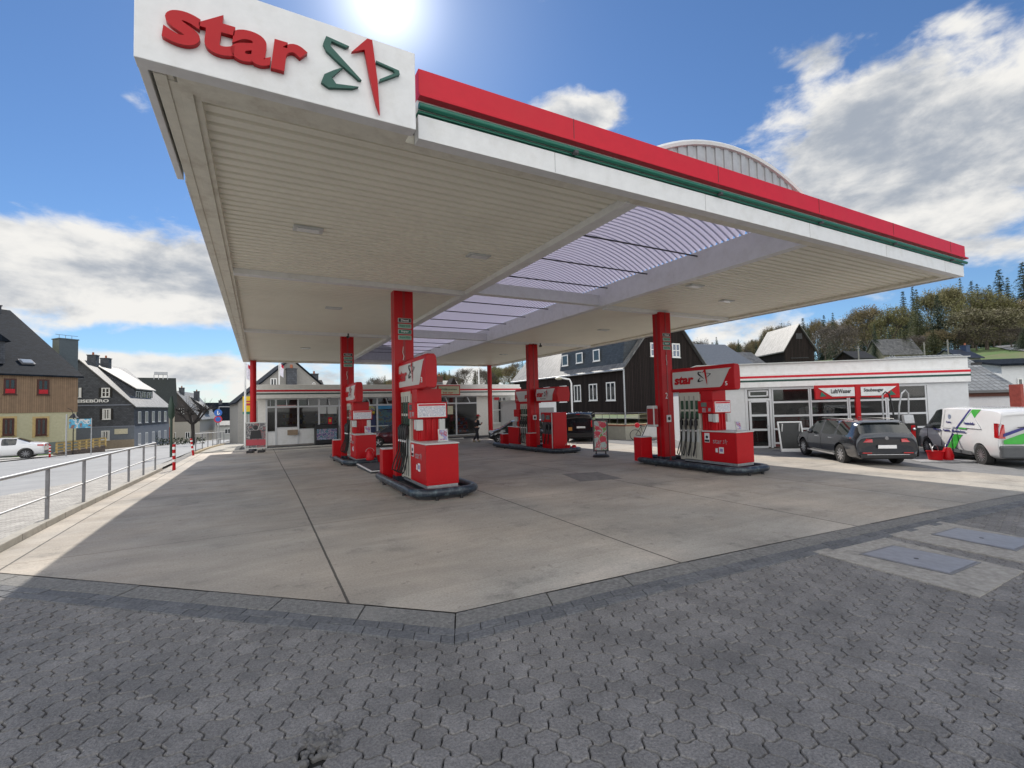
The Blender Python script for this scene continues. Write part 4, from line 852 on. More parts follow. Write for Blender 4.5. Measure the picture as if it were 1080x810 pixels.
for k in range(5):
    y = 1.2+k*2.4
    for z in (e2-2.2, e2-5.0):
        window(h, y, z, y+.9, z+1.5, -.02, M=RM, fw=.1)
ks = (r2-e2)/(w1/2); b = MB(); xo = w1-1.0; b.ext([(xo, 3.0, e2+.6), (xo, 3.0, e2+2.2), (w1/2+.7, 3.0, r2-.6)], (0, 6.5, 0)); dm = b.build('dormer', SLATE, h)
b = MB(); b.ext([(xo+.35, 2.7, e2+2.15), (w1/2+.5, 2.7, r2-.35), (w1/2+.5, 2.7, r2-.2), (xo+.35, 2.7, e2+2.3)], (0, 7.1, 0)); b.build('dormer_roof', SHROOF, dm)
for k in range(3): window(dm, 3.4+2*k, e2+1., 4.9+2*k, e2+2., -.02, M=Matrix.Translation((xo, 0, 0)) @ Matrix.Rotation(R(90), 4, 'Z'), fw=.08)
chimney(h, w1/2+.3, 2.5, r2-1, r2+.9, .9); chimney(h, w1/2+.5, 5.5, r2-1, r2+.8, .9)
# ---- mural building
D2 = W(184, 467, 78); w2 = 9.5; F3 = Fr(D2-np.array([math.sin(R(80)), math.cos(R(80)), 0])*w2, 80); e3 = F3.px(170, 428)[1]; r3 = F3.px(170, 398)[1]
h = house('painted_inn', 'cream building with a large red wall painting and tall dark roof beyond the travel agency', 'house', F3.o, 80, w2, 9, e3, r3, 'x', mat('mural_cream', (.45, .40, .31), .9, var=.1), mat('dark_moss_roof', (.035, .04, .035), .8, var=.3), zb=-2)
a = F3.px(161, 467); c = F3.px(178, 428.5); b = MB(); b.bb((a[0], -.02, 0), (c[0], 0, c[1])); b.build('mural', blotch_mat('mural_paint', [(.42, .06, .035), (.45, .40, .31), (.40, .07, .04), (.5, .46, .38), (.38, .09, .05)], .55), h)
a = F3.px(167, 466); c = F3.px(174.5, 456.5); b = MB(); b.bb((a[0]-.6, -.06, -.3), (c[0]+.6, -.02, c[1]+.9)); b.build('door_surround', mat('mural_red', (.42, .06, .035), .8), h); b = MB(); b.bb((a[0], -.1, -.3), (c[0], -.05, c[1])); b.build('door', mat('grey_blue_door', (.12, .16, .17), .5), h)
a = F3.px(173.5, 434.5); b = MB(); b.cyl((a[0], -.04, a[1]), (a[0], -.02, a[1]), .75, n=20); k = b.build('round_emblem', WHITE, h); b = MB(); b.cyl((a[0], -.06, a[1]+.1), (a[0], -.035, a[1]+.1), .38, n=12); b.build('emblem_centre', DGREY, k)
b = MB(); p = F3.px(178, 396.5)[0]; q = F3.px(163, 396.5)[0]; b.bb((q, 4, r3+.7), (p, 4.6, r3+1.2)); 
for i in range(4): x = q+(p-q)*i/3; b.bb((x-.05, 4.2, r3-.1), (x+.05, 4.4, r3+.7))
b.build('roof_rail', STEEL, h)
# ---- next houses down the street
D3 = W(211, 467, 92); w3 = 8.; F4 = Fr(D3-np.array([1, -.1, 0])*w3, 96); e4 = F4.px(211, 441)[1]; r4 = F4.px(189, 413)[1]
h = house('gabled_house', 'grey house with dark gable and shiny slate roof behind the pruned street tree', 'house', F4.o, 96, w3, 16, e4, r4, 'y', mat('pale_grey_render', (.36, .34, .3), .9, var=.1), SHROOF, zb=-2)
b = MB(); b.ext([(-.02, -.05, e4-.6), (w3+.03, -.05, e4-.6), (w3+.03, -.05, e4), (w3/2, -.05, r4), (-.02, -.05, e4)], (0, .04, 0)); b.build('gable_cladding', mat('brown_slates', (.05, .042, .04), .7, var=.3, scale=4), h)
for x in (1.2, 3.3, 5.6): window(h, x, 1., x+.8, 2.2, -.02, fw=.1)
for x in (2.6, 4.6): window(h, x, e4+.8, x+.8, e4+2., -.06, fw=.1)
chimney(h, w3/2+.3, 3, r4-1, r4+.8, .8); chimney(h, w3/2+1.6, 9, r4-3, r4+.3, .9)
b = MB(); b.ext([(w3-.4, 7, e4+.3), (w3-.4, 7, e4+1.4), (w3/2+1, 7, r4-1)], (0, 3.5, 0)); dm = b.build('dormer', SLATE, h); b = MB(); b.ext([(w3+.2, 6.7, e4+1.4), (w3/2+.8, 6.7, r4-.9), (w3/2+.8, 6.7, r4-.75), (w3+.2, 6.7, e4+1.55)], (0, 4.1, 0)); b.build('dormer_roof', SHROOF, dm)
D4 = W(216, 463, 125); F5 = Fr(D4, 85); e5 = F5.px(230, 447)[1]; r5 = F5.px(230, 425)[1]; w5 = F5.px(244, 440)[0]
h = house('slate_house', 'distant house with a broad dark blue slate roof at the bottom of the street', 'house', D4, 85, w5, 10, e5, r5, 'x', GWALL, SLROOF, zb=-3); chimney(h, w5*.6, 5, r5-1, r5+.7, .9)
for k in range(3): window(h, 1.2+k*2.4, e5-1.8, 2.2+k*2.4, e5-.5, -.02, fw=.1)
h = house('low_shed', 'low pale building below the dark blue roof at the end of the street', 'shed', W(231, 462, 100), 88, 6, 5, 2.6, 3.4, 'x', mat('off_white', (.5, .5, .47), .9, var=.1), SHROOF, zb=-3)
for k in range(2): window(h, 1+k*2.4, .8, 2.2+k*2.4, 1.9, -.02, fw=.1)
h = house('far_house', 'small far house with grey roof between the signs and the flagpole', 'house', W(246, 458, 150), 95, 9, 9, 5, 9, 'x', mat('pale_blue_wall', (.35, .38, .42), .9), SHROOF, zb=-3)
for k in range(3): window(h, 1+k*2.6, 2.6, 2.2+k*2.6, 4., -.02, fw=.1)
# ---- big grey gable house behind the shop
F6 = Fr(W(251, 470, 46), 84); e6 = F6.px(251, 424)[1]; w6 = 9.6; r6 = F6.px(300, 379)[1]
h = house('gable_house', 'tall beige gabled house rising behind the left end of the shop', 'house', F6.o, 84, w6, 12, e6, r6, 'y', GWALL, SLROOF, zb=-2, oh=.25)
a = F6.px(285, 406); c = F6.px(292, 402); window(h, a[0], a[1]-.3, c[0], c[1]+.3, -.02, fw=.1, nx=2)
x_ = F6.px(306.5, 400)[0]; b = MB(); zt = F6.px(306, 390)[1]; b.bb((x_-.45, -.9, 3), (x_+.45, -.1, zt)); b.bb((x_-.52, -.97, zt), (x_+.52, -.03, zt+.1)); ch = b.build('chimney', SLATE, h); b = MB(); b.cyl((x_, -.5, zt+.1), (x_, -.5, zt+.5), .16, .12); b.build('chimney_pot', MATS['terracotta'], ch)
F7 = Fr(W(318, 440, 56), 84); w7 = F7.px(345, 400)[0]; r7 = F7.px(330, 400)[1]
h = house('slate_roof_house', 'house with a dark slate roof and one chimney behind the shop roof', 'house', F7.o, 84, w7, 9, r7-2.5, r7, 'x', GWALL, SLROOF, zb=-3); chimney(h, w7-.6, 4.5, r7-1, r7+.9, .9)
window(h, 1, r7-4.2, 2, r7-3, -.02)
F7 = Fr(W(458, 420, 75), 95); w7 = F7.px(487, 400)[0]; r7 = F7.px(470, 401)[1]
h = house('pale_roof_house', 'house with pale roof and small dark dormer gable above the shop entrance', 'house', F7.o, 95, w7, 9, r7-2.6, r7, 'x', GWALL, SHROOF, zb=-3); chimney(h, 2, 4.5, r7-.5, r7+.8, 1., mat('brick_dark', (.1, .05, .04), .9))
b = MB(); b.ext([(w7-3., -.2, r7-2.6), (w7-1.4, -.2, r7+.4), (w7+.3, -.2, r7-2.6)], (0, 3, 0)); b.build('dormer', BLKW, h)
# ---- black boarded house
GX, GY = 28.29, 25.71
h = house('boarded_house', 'big black boarded house with shiny slate roof and yellow base', 'house', (GX, GY, 0), 90, 10.25, 19.5, 5.0, 10.65, 'y', BLKW, SHROOF, zb=.9, oh=.3, lower=YEL, lz=.93)
b = MB(); b.bb((.0, .0, -.8), (10.25, 19.5, .1)); b.build('foundation', YEL, h)
LM = Matrix.Translation((0, 19.5, 0)) @ Matrix.Rotation(R(-90), 4, 'Z')
for x0, y0, x1, y1 in ((590.8, 406.6, 597.7, 424.3), (606, 405.8, 612.6, 423.5), (621.8, 404.5, 629.8, 422.7), (640, 402.6, 648.8, 422.7), (574, 408, 580, 425)):
    a = PU(x0, y1, GX); c = PU(x1, y0, GX); window(h, 19.5-(a[1]-GY), float(a[2]), 19.5-(c[1]-GY), float(c[2]), -.0, M=LM, nx=2, fw=.1)
for x0, y0, x1, y1 in ((686, 361.7, 693.5, 376), (709, 362.5, 716.5, 377)):
    a = PV(x0, y1, GY); c = PV(x1, y0, GY); window(h, float(a[0])-GX, float(a[2]), float(c[0])-GX, float(c[2]), 0, nx=2, nz=2, fw=.11, pane=glass_mat('blue_pane', (.03, .06, .13), 0, .05))
a = PU(655, 378, GX)[1]-GY; c = PU(589, 384, GX)[1]-GY
b = MB(); b.ext([(.15, a, 5.3), (.55, a, 7.9), (4.5, a, 10.3)], (0, c-a, 0)); dm = b.build('dormer', pattern_mat('dark_blue_slate', (.04, .05, .06), (.02, .02, .02), 's', .3, .18, .5, 'XZ', .012), h)
for x0, y0, x1, y1 in ((594, 374, 600, 386.5), (609, 371.5, 615.5, 383.5), (627, 368, 633.5, 381.5)):
    p = PU(x0, y1, GX+.3); q = PU(x1, y0, GX+.3); window(dm, 19.5-(p[1]-GY), float(p[2]), 19.5-(q[1]-GY), float(q[2]), -.32, M=Matrix.Translation((.5, 19.5, 0)) @ Matrix.Rotation(R(-90), 4, 'Z'), nx=1, fw=.1)
b = MB(); b.cyl((-.1, -.1, -.3), (-.1, -.1, 4.9), .07, n=8); b.tube([(-.35, -.3, 4.75), (-.35, 19.8, 4.75)], .08, 8); b.build('gutter', STEEL, h, smooth=40)
# retaining wall with railing
RW = [(GP(640, 463)[0], GP(640, 463)[1]), (27.2, 19.2), (31., 16.)]
RW = [tuple(GP(628, 462.5)[:2]), tuple(GP(660, 464)[:2]), tuple(GP(716, 461)[:2])]
b = MB(); c2 = MB()
for i in range(2):
    p, q = Vector(RW[i]), Vector(RW[i+1]); n = (q-p).normalized(); n = Vector((-n.y, n.x))*.25
    for mbb, z0, z1, g in ((b, -.8, .42, 0), (c2, .42, .52, .05)):
        mbb.ext([(p.x-n.x*g, p.y-n.y*g, z0), (q.x-n.x*g, q.y-n.y*g, z0), (q.x+n.x*(1+g), q.y+n.y*(1+g), z0), (p.x+n.x*(1+g), p.y+n.y*(1+g), z0)], (0, 0, z1-z0))
t = thing('retaining_wall', 'pale low wall with reddish coping below the black boarded house', 'wall'); b.build('wall_face', mat('pale_yellow_wall', (.44, .43, .36), .9, var=.1), t); c2.build('coping', mat('red_brown_coping', (.32, .13, .08), .8, var=.2), t)
t = thing('guard_rail', 'thin steel railing on top of the pale low wall', 'railing', (0, 0, 0)); 
P = [Vector((*RW[0], .52)), Vector((*RW[1], .52)), Vector((*RW[2], .52))]
b = MB(); b.tube([p+Vector((.1, .1, .75)) for p in P], .022, 6); b.build('top_rail', STEELD, t); b = MB(); b.tube([p+Vector((.1, .1, .4)) for p in P], .014, 6); b.build('middle_rail', STEELD, t)
for k in range(9):
    s = k/4; p = P[0].lerp(P[1], min(1, s)) if s <= 1 else P[1].lerp(P[2], min(1, s-1)); b = MB(); q = p+Vector((.1, .1, 0)); b.cyl(q, q+Vector((0, 0, .76)), .018, n=6); b.build('post', STEELD, t)
# ---- slate roof house, little roof and barn behind the service building
F8 = Fr(W(722, 400, 46), 100); w8 = F8.px(797, 380)[0]; e8 = F8.px(760, 388)[1]; r8 = F8.px(765, 363)[1]+.35
h = house('slate_roof_building', 'building with wide grey blue slate roof right of the black boarded house', 'house', F8.o, 100, w8, 8, e8, r8, 'x', GWALL, mat('blue_grey_roof', (.13, .14, .155), .5, var=.15, scale=5), zb=-6, hip=.5)
b = MB(); b.box((2.2, 2., e8+(r8-e8)*.62), (.7, .8, .3), rx=R(20)); b.build('roof_hatch', STEELD, h)
window(h, 2, e8-2, 3, e8-.8, -.02)
F9 = Fr(W(783, 396, 54), 100); w9 = F9.px(806, 380)[0]
h = house('small_outhouse', 'small building with bright weathered roof left of the black barn', 'house', F9.o, 100, w9, 4.4, F9.px(790, 385)[1], F9.px(790, 373.5)[1]+.3, 'x', GWALL, SHROOF, zb=-5); window(h, .5, -1, 1.2, .2, -.02)
FA = Fr(W(829, 400, 58), 118); wa = FA.px(859, 380)[0]; ea = FA.px(829, 368)[1]; ra = FA.px(843.5, 343)[1]
h = house('barn', 'tall black wooden barn with pale slate roof above the service building', 'barn', FA.o, 118, wa, 6.6, ea, ra, 'y', BLKW, SHROOF, zb=-6, oh=.3)
b = MB(); b.bb((wa*.40, -.05, ea+1.2), (wa*.62, 0, ea+1.9)); b.bb((wa*.2, -.06, ea-1.2), (wa*.8, -.0, ea-1.1)); b.build('hatch', BLACK, h)
# ---- service building on the right
P1 = np.array([21.19, 9.61, 0]); P2 = np.array([28.91, 3.75, 0]); azr = math.degrees(math.atan2(P2[0]-P1[0], P2[1]-P1[1])); f = Fr(P1, azr); s0 = f.px(739, 440)[0]; zg = -.42
FR = Fr(P1+f.d*s0+np.array([0, 0, zg]), azr); wr = FR.px(1020.5, 400)[0]; top = FR.px(900, 380.7)[1]
WB = mat('white_render', (.64, .65, .66), .7, var=.05, bump=.3, stain=(.5, .5, .48), stain_amt=.35, stain_scale=1.2)
h = thing('service_building', 'long flat white service building with red and green lines and big glazed doors', 'building', FR.o, FR.rz)
xa, xb = FR.px(786.5, 440)[0], FR.px(979.5, 440)[0]; zt = FR.px(880, 406.5)[1]; zf = FR.px(880, 403.8)[1]
b = MB(); b.bb((0, 0, -.3), (xa, 8, zt)); b.bb((xb, 0, -.3), (wr, 8, zt)); b.bb((xa, 5.5, -.3), (xb, 8, zt)); b.build('wall', WB, h, fix=True)
b = MB(); b.bb((xa, 0.02, -.3), (xb, 5.5, .04)); b.build('floor_slab', CONC, h)
b = MB(); b.bb((-.12, -.12, zt), (wr+.05, 8.1, top-.5)); b.bb((-.08, -.05, top-.5), (wr+.02, 8.1, top)); b.build('fascia', WHITE, h, bevel=.01)
b = MB(); b.bb((-.14, -.16, top), (wr+.07, 8.15, top+.04)); b.bb((-.12, -.09, top-.52), (wr+.03, -.05, top-.49)); b.build('roof_edge', LGREY, h)
zr, zd = FR.px(880, 395.4)[1], FR.px(880, 399.5)[1]
b = MB(); b.bb((-.13, -.13, zr-.05), (wr+.06, -.12, zr+.05)); b.build('red_line', REDF, h); b = MB(); b.bb((-.13, -.13, zd-.05), (wr+.06, -.12, zd+.04)); b.build('green_line', mat('dark_green_line', (.012, .06, .045), .5), h)
ALU = mat('white_aluminium', (.6, .61, .62), .4, var=.04)
xd = FR.px(814.6, 440)[0]; xs = [FR.px(q, 440)[0] for q in (814.6, 855, 895.5, 936, 978.5)]; zs = [.28, FR.px(880, 451.7)[1], FR.px(880, 437.4)[1], FR.px(880, 422.8)[1], zt-.08]; zb_ = .06
b = MB(); b.bb((xa, -.02, zb_), (xa+.12, .08, zt)); b.bb((xd-.1, -.02, zb_), (xd, .08, zt)); b.bb((xa, -.021, zt-.1), (xb, .081, zt-.002)); zq = FR.px(800, 421.5)[1]; b.bb((xa+.12, -.02, zq-.06), (xd-.1, .08, zq+.06)); dr = b.build('door_frame', ALU, h, bevel=.006)
b = MB(); x0, x1 = xa+.16, xd-.14; z = [.10, FR.px(800, 453.3)[1], FR.px(800, 438.2)[1], zq-.08]
b.bb((x0, -.04, .1), (x0+.1, .03, zq-.07)); b.bb((x1-.1, -.04, .1), (x1, .03, zq-.07))
for q in z: b.bb((x0+.1, -.04, q-.05), (x1-.1, .03, q+.05))
b.bb((x0+.02, -.04, zq+.14), (x1-.02, .03, zq+.2)); b.bb((x0+.02, -.04, zt-.2), (x1-.02, .03, zt-.14)); b.bb((x0-.0, -.04, zq+.14), (x0+.08, .03, zt-.14)); b.bb((x1-.08, -.04, zq+.14), (x1, .03, zt-.14)); d = b.build('door', ALU, h, bevel=.006)
b = MB(); b.bb((x0+.05, -.005, .12), (x1-.05, .01, zt-.15)); b.build('pane', GLASSS, d); b = MB(); b.tube([(x1-.05, -.05, 1.1), (x1-.05, -.1, 1.1), (x1-.17, -.1, 1.1)], .015, 6); b.build('handle', STEEL, d)
for i in range(4):
    b = MB(); x0, x1 = xs[i]+.02, xs[i+1]-.0
    b.bb((x0, -.02, zb_+.05), (x0+.06, .06, zt-.1)); b.bb((x1-.06, -.02, zb_+.05), (x1, .06, zt-.1))
    for k, q in enumerate(zs): b.bb((x0+.06, -.02, q-.045), (x1-.06, .06, q+.045))
    b.bb((x0+.06, -.015, zb_+.05), (x1-.06, .05, .235), 1); gd = b.build('glazed_gate', [ALU, mat('gate_panel_brown', (.12, .03, .03), .5)], h, bevel=.004)
    b = MB(); b.bb((x0+.05, .0, .3), (x1-.05, .012, zs[-1])); b.build('pane', GLASSS, gd)
b = MB(); b.bb((xa+.5, 3.5, .05), (xb-.5, 3.9, 1.2)); b.bb((xa+2, 2.6, .05), (xa+3.5, 3.2, 1.5)); b.build('workbench', REDD, h)
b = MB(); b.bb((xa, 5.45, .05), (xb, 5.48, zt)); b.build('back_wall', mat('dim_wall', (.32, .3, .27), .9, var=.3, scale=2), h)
b = MB(); zz = FR.px(890, 440)[1]
for k in range(5): b.cyl((xb-1.2-.6*k, 5.35, 1.5+.1*(k % 2)), (xb-1.2-.6*k, 5.2, 1.5+.1*(k % 2)), .3, n=16)
b.build('stored_tyres', RUBBER, h)
# ---- air and vacuum sign
q = FR.px(904.5, 460); o = FR.o+FR.d*q[0]-FR.n*1.7; o[2] = gz(o[0], o[1]); FS = Fr(o, azr)
x0, z0 = FS.px(860.3, 421.6); x1, z1 = FS.px(948.6, 404); xm0, xm1 = FS.px(902, 412)[0], FS.px(907, 412)[0]
t = thing('service_sign', 'red and white air and vacuum sign on a red post behind the estate car', 'sign', FS.o, FS.rz)
b = MB(); b.bb((xm0, 0, 0), (xm1, .12, z1)); b.build('post', RED, t, bevel=.01)
for a, c, tx in ((x0, xm0, 'Luft/Wasser'), (xm1, x1, 'Staubsauger')):
    s = -1 if a == x0 else 1; b = MB(); b.ext([(a, .01, z0+(.06 if s > 0 else 0)), (c, .01, z0+(.0 if s > 0 else .06)), (c, .01, z1), (a, .01, z1)], (0, .12, 0)); bd = b.build('sign_board', RED, t, bevel=.015)
    k = .42; m = .12
    P = [(a+m, 0, z1-m), (a+m+k*1.3, 0, z0+m), (c-.03, 0, z0+m), (c-.03, 0, z1-m)] if s < 0 else [(a+.03, 0, z0+m), (c-m-k*1.3, 0, z0+m), (c-m, 0, z1-m), (a+.03, 0, z1-m)]
    b = MB(); b.ext(P, (0, -.008, 0)); b.build('sign_face', mat('sign_white', (.7, .7, .7), .4), bd)
    text(tx, (c-a)*.50, .19, mat('dark_grey_letters', (.03, .03, .035), .5), bd, ((a+.62) if s < 0 else (a+.14), -.012, (z0+z1)/2-.06), bold=.03)
    b = MB(); e = a+.30 if s < 0 else c-.30; b.ext([(e-.12, 0, z0+.12), (e+.14, 0, z0+.14), (e-.05, 0, z0+.34)], (0, -.012, 0)); b.build('green_swoosh', GREEN, bd)
# ---- vacuum machine with two hose hoops
o = GP(958, 481); t = thing('vacuum_machine', 'black vacuum cleaner machine with red stripe between the estate car and the van', 'vacuum cleaner', o, FR.rz)
b = MB(); b.bb((-.26, -.22, 0), (.26, .22, 1.3)); b.build('body', BLACK, t, bevel=.04); b = MB(); b.bb((.02, -.235, .12), (.16, -.22, 1.2)); b.build('red_stripe', RED, t); b = MB(); b.box((-.05, -.2, 1.42), (.34, .16, .34), rx=R(-12)); b.build('control_box', STEEL, t, bevel=.02)
b = MB(); b.ball((-.3, -.2, 1.1), .1, 8); b.ball((.1, -.25, 1.05), .07, 8); b.build('nozzle_holder', CHROME, t, smooth=60)
FV = Fr(o, azr)
for k, P in enumerate([[(935.5, 446), (934, 425), (934.2, 416), (937, 413), (941, 415.5), (944.5, 428), (947, 446)], [(951.5, 446), (952, 428), (954.5, 415), (958.5, 411.3), (961.5, 415), (962, 430), (962, 450)]]):
    A = [(FV.px(*q)[0], .2, FV.px(*q)[1]) for q in P]; A = [(A[0][0], .2, .0)]+A+[(A[-1][0], .2, 1.0)]
    b = MB(); b.tube(A[:4], .03, 8); b.tube(A[3:], .03, 8, m=1 if k == 0 else 0); b.build('hose_hoop', [STEEL, BLACK], t, smooth=60)
# ---- chalk board against the gate
o = W(837, 472.5, 20.4); o[2] = gz(o[0], o[1]); t = thing('chalk_board', 'white framed blackboard leaning in front of the glazed doors', 'notice board', o, FR.rz); Mx = Matrix.Rotation(R(-14), 4, 'X')
b = MB(); b.bb((-.5, -.02, 0), (.5, .03, .14)); b.bb((-.5, -.02, .14), (-.44, .03, 1.28)); b.bb((.44, -.02, .14), (.5, .03, 1.28)); b.bb((-.5, -.02, 1.28), (.5, .03, 1.34)); b.xf(Mx); b.build('frame', WHITE, t, bevel=.008); b = MB(); b.bb((-.44, -.005, .14), (.44, .015, 1.28)); b.xf(Mx); b.build('board', mat('blackboard', (.02, .022, .022), .5, stain=(.06, .06, .06), stain_amt=.3), t)
b = MB(); b.box((-.35, .3, .6), (.04, .04, 1.25), rx=R(14)); b.box((.35, .3, .6), (.04, .04, 1.25), rx=R(14)); b.build('prop', WHITE, t)
# ---- tray with red bucket and can near the van
o = GP(996, 487); t = tag(MB().ext([(-.9, -.3, .0), (.9, -.3, .0), (.8, .35, .0), (-.8, .35, .0)], (0, 0, .05)).build('water_tray', mat('tray', (.3, .3, .3), .7), None, o, FR.rz, bevel=.01), 'flat grey tray on the ground before the white van', 'tray')
def bk_at(px, py, dz, label, r, hh, can=False):
    p = GP(px, py); bucket(p[0], p[1], dz, label, r, hh, can)
bk_at(987, 486.5, .06, 'wide red bucket with a brush on the grey tray near the white van', .24, .3); bk_at(1000, 486.5, .06, 'red watering can on the grey tray near the white van', .17, .42, True)
p = GP(986, 486.5); tag(MB().tube([(0, 0, .2), (-.3, .0, .62)], .018, 6).build('brush_handle', WHITE, None, (p[0], p[1], p[2])), 'pale brush handle sticking out of the red bucket by the van', 'brush')
# ---- light tiled house on the right
FH = Fr(W(1021, 440, 27.5), azr+2); eh = FH.px(1030, 412)[1]; wh = FH.px(1066, 411)[0]
ph = FH.side(1080, 386, wh)
h = house('tiled_house', 'house with light grey tiled roof at the right edge behind the van', 'house', FH.o-FH.d*1.5, azr+2, wh+1.5, 8.5, eh, eh+2.3, 'x', WB, LTROOF, zb=-2, oh=.35)
b = MB(); b.bb((-.2, -.15, eh-.35), (wh+1.7, 0, eh-.12)); b.build('eaves_board', mat('brown_board', (.12, .05, .035), .8), h); b = MB(); b.bb((0, -.4, eh-1.2), (wh+1.5, 0, eh-1.05)); b.build('canopy_edge', mat('brown_board', (.12, .05, .035), .8), h)
window(h, 3, eh-2.3, 4.2, eh-1.4, -.02); b = MB(); b.bb((3.2, 1.8, eh+1.6), (3.6, 2.1, eh+1.75)); b.build('roof_vent', BLACK, h)
FI = Fr(W(1060, 440, 33), azr+2); h = house('white_neighbour_house', 'white walled house behind the light tiled roof at the right edge', 'house', FI.o, azr+2, 7, 6, 3.6, 4.1, 'x', WB, SLROOF, zb=-3)
a = FI.px(1073, 409); c = FI.px(1078, 399); window(h, a[0], a[1], c[0], c[1], -.02, nx=1)
tag(MB().bb((-.22, -.22, 0), (.22, .22, 2.9)).build('brick_pier', mat('red_brick', (.35, .07, .05), .85, var=.2), None, (float(W(1074, 440, 25)[0]), float(W(1074, 440, 25)[1]), -.5)), 'red brick pier rising behind the roof of the white van', 'pier')
# ================================================================ shop at the back
VS = 31.2; FSH = Fr((float(PV(272, 440, VS)[0]), VS, -.42), 90); X0 = FSH.o[0]; ux = lambda px: FSH.px(px, 440)[0]; wz = lambda py, px=400: FSH.px(px, py)[1]; ws = ux(544)
h = thing('station_shop', 'long low beige shop with red and green lines along its roof edge', 'shop', FSH.o, 0)
SHW = mat('shop_render', (.76, .74, .69), .8, var=.06, bump=.3); zt = wz(419); 
b = MB(); b.bb((0, .0, -.3), (ux(280), 9, zt)); b.bb((ux(503), 0, -.3), (ws, 9, zt)); b.bb((ux(280), 6.5, -.3), (ux(503), 9, zt)); b.build('wall', SHW, h); b = MB(); b.bb((ux(280), .05, -.3), (ux(503), 6.5, .05)); b.build('floor', mat('shop_floor', (.3, .28, .25), .4), h)
b = MB(); b.bb((-.25, -.7, zt), (ws+.2, 9.1, wz(409.5))); b.bb((-.2, -.6, wz(409.5)), (ws+.15, 9.05, wz(406))); b.build('fascia', SHW, h, bevel=.01)
FS2 = Fr((X0, VS-.7, -.42), 90); z2 = lambda py: FS2.px(400, py)[1]
b = MB(); b.bb((-.26, -.715, z2(412.3)), (ws+.21, -.70, z2(410.6))); b.build('red_line', REDF, h); b = MB(); b.bb((-.26, -.715, z2(415)), (ws+.21, -.70, z2(413.7))); b.build('green_line', MATS['dark_green_line'], h)
mul = [280, 290, 313.5, 335.5, 357, 378, 397, 416, 436, 457, 480.5, 503]
for i in range(len(mul)-1):
    x0, x1 = ux(mul[i]), ux(mul[i+1]); sill = .1 if i >= 9 else (1.1 if i > 0 else 1.0)
    if i == 1: sill = 1.25
    b = MB(); b.bb((x0, -.05, .05), (x0+.12, .08, zt)); b.bb((x0+.12, -.05, wz(427)-.06), (x1, .08, wz(427)+.06)); b.bb((x0+.12, -.05, zt-.08), (x1, .08, zt-.001)); b.bb((x0+.12, -.05, sill-.06), (x1, .08, sill)); w_ = b.build('shop_window', ALU, h)
    b = MB(); b.bb((x0+.1, .0, sill), (x1, .015, zt-.06)); b.build('pane', GLASSS, w_)
    if i < 9: b = MB(); b.bb((x0+.12, -.02, .05), (x1, .06, sill-.06)); b.build('panel', WHITE if i < 4 else MGREY, w_)
    b = MB(); b.box(((x0+x1)/2, -.45, (wz(427)+zt)/2+.05), ((x1-x0)*.04, .06, .9), rx=R(-50)); b.build('awning_strut', ALU, h)
rnd = random.Random(5); GOODS = [mat('goods_%d' % i, c, .5) for i, c in enumerate([(.5, .05, .05), (.6, .5, .1), (.1, .2, .45), (.5, .5, .5), (.1, .35, .15), (.6, .3, .1)])]
for k in range(7):
    x = ux(300)+k*2.3; b = MB()
    for z in (.3, .8, 1.3, 1.8):
        b.bb((x, 4., z), (x+1.7, 4.5, z+.04), 0)
        for j in range(7): hh = rnd.uniform(.15, .35); b.bb((x+.05+.24*j, 4.02, z+.04), (x+.24+.24*j, 4.35, z+.04+hh), 1+rnd.randrange(6))
    b.build('shop_shelf', [LGREY]+GOODS, h)
def poster(px0, py0, px1, py1, m, lab, y=-.03):
    a = FSH.px(px0, py1); c = FSH.px(px1, py0); b = MB(); b.bb((a[0], y-.01, a[1]), (c[0], y, c[1])); return b.build(lab, m, h)
poster(337, 428, 344, 436.5, LGREY, 'window_poster'); poster(345.5, 428, 355, 436.5, LGREY, 'window_poster'); poster(291.5, 427, 312, 430.5, mat('red_white_strip', (.55, .3, .3), .6), 'kiosk_header')
poster(381, 436, 396, 458, mat('dark_blue_poster', (.02, .03, .1), .5), 'window_poster'); poster(385, 434, 395, 438, mat('yellow_poster', (.6, .45, .03), .5), 'window_poster'); poster(383, 428, 395, 433, blotch_mat('poster_a', [(.1, .15, .3), (.5, .4, .1), (.2, .3, .2)], 5), 'window_poster')
poster(398, 427.5, 415, 431.5, mat('cyan_poster', (.03, .22, .42), .5), 'window_poster'); poster(398, 432, 415, 455, blotch_mat('poster_b', [(.03, .05, .12), (.05, .12, .14), (.1, .08, .05)], 3), 'window_poster')
poster(346, 440, 350, 448, REDF, 'shield_sticker', -.035); poster(347, 442, 349, 445, mat('yellow_poster', (.6, .45, .03), .5), 'shield_sticker', -.046); poster(303, 453, 314, 459, mat('tan_tray', (.3, .22, .15), .7), 'kiosk_tray', -.2)
poster(472, 428, 477.5, 437, mat('cream_poster', (.6, .58, .4), .6), 'window_poster'); poster(466, 430, 470.5, 438, mat('cream_poster', (.6, .58, .4), .6), 'window_poster')
a = FS2.px(461, 417); c = FS2.px(484.5, 407); b = MB(); b.bb((a[0]-.0, -.85, a[1]), (c[0], -.72, c[1]+.05)); s = b.build('welcome_sign', RED, h, bevel=.01); b = MB(); b.bb((a[0]+.08, -.86, a[1]+.08), (c[0]-.08, -.85, c[1]-.03)); b.build('sign_field', mat('pale_yellow', (.5, .5, .33), .5), s)
text('Willkommen', (c[0]-a[0])*.72, .14, mat('dark_green_text', (.02, .06, .03), .5), s, (a[0]+.25, -.862, (a[1]+c[1])/2+.03), bold=.02); text('bei star', (c[0]-a[0])*.45, .14, RED, s, (a[0]+.45, -.862, a[1]+.14), bold=.02)
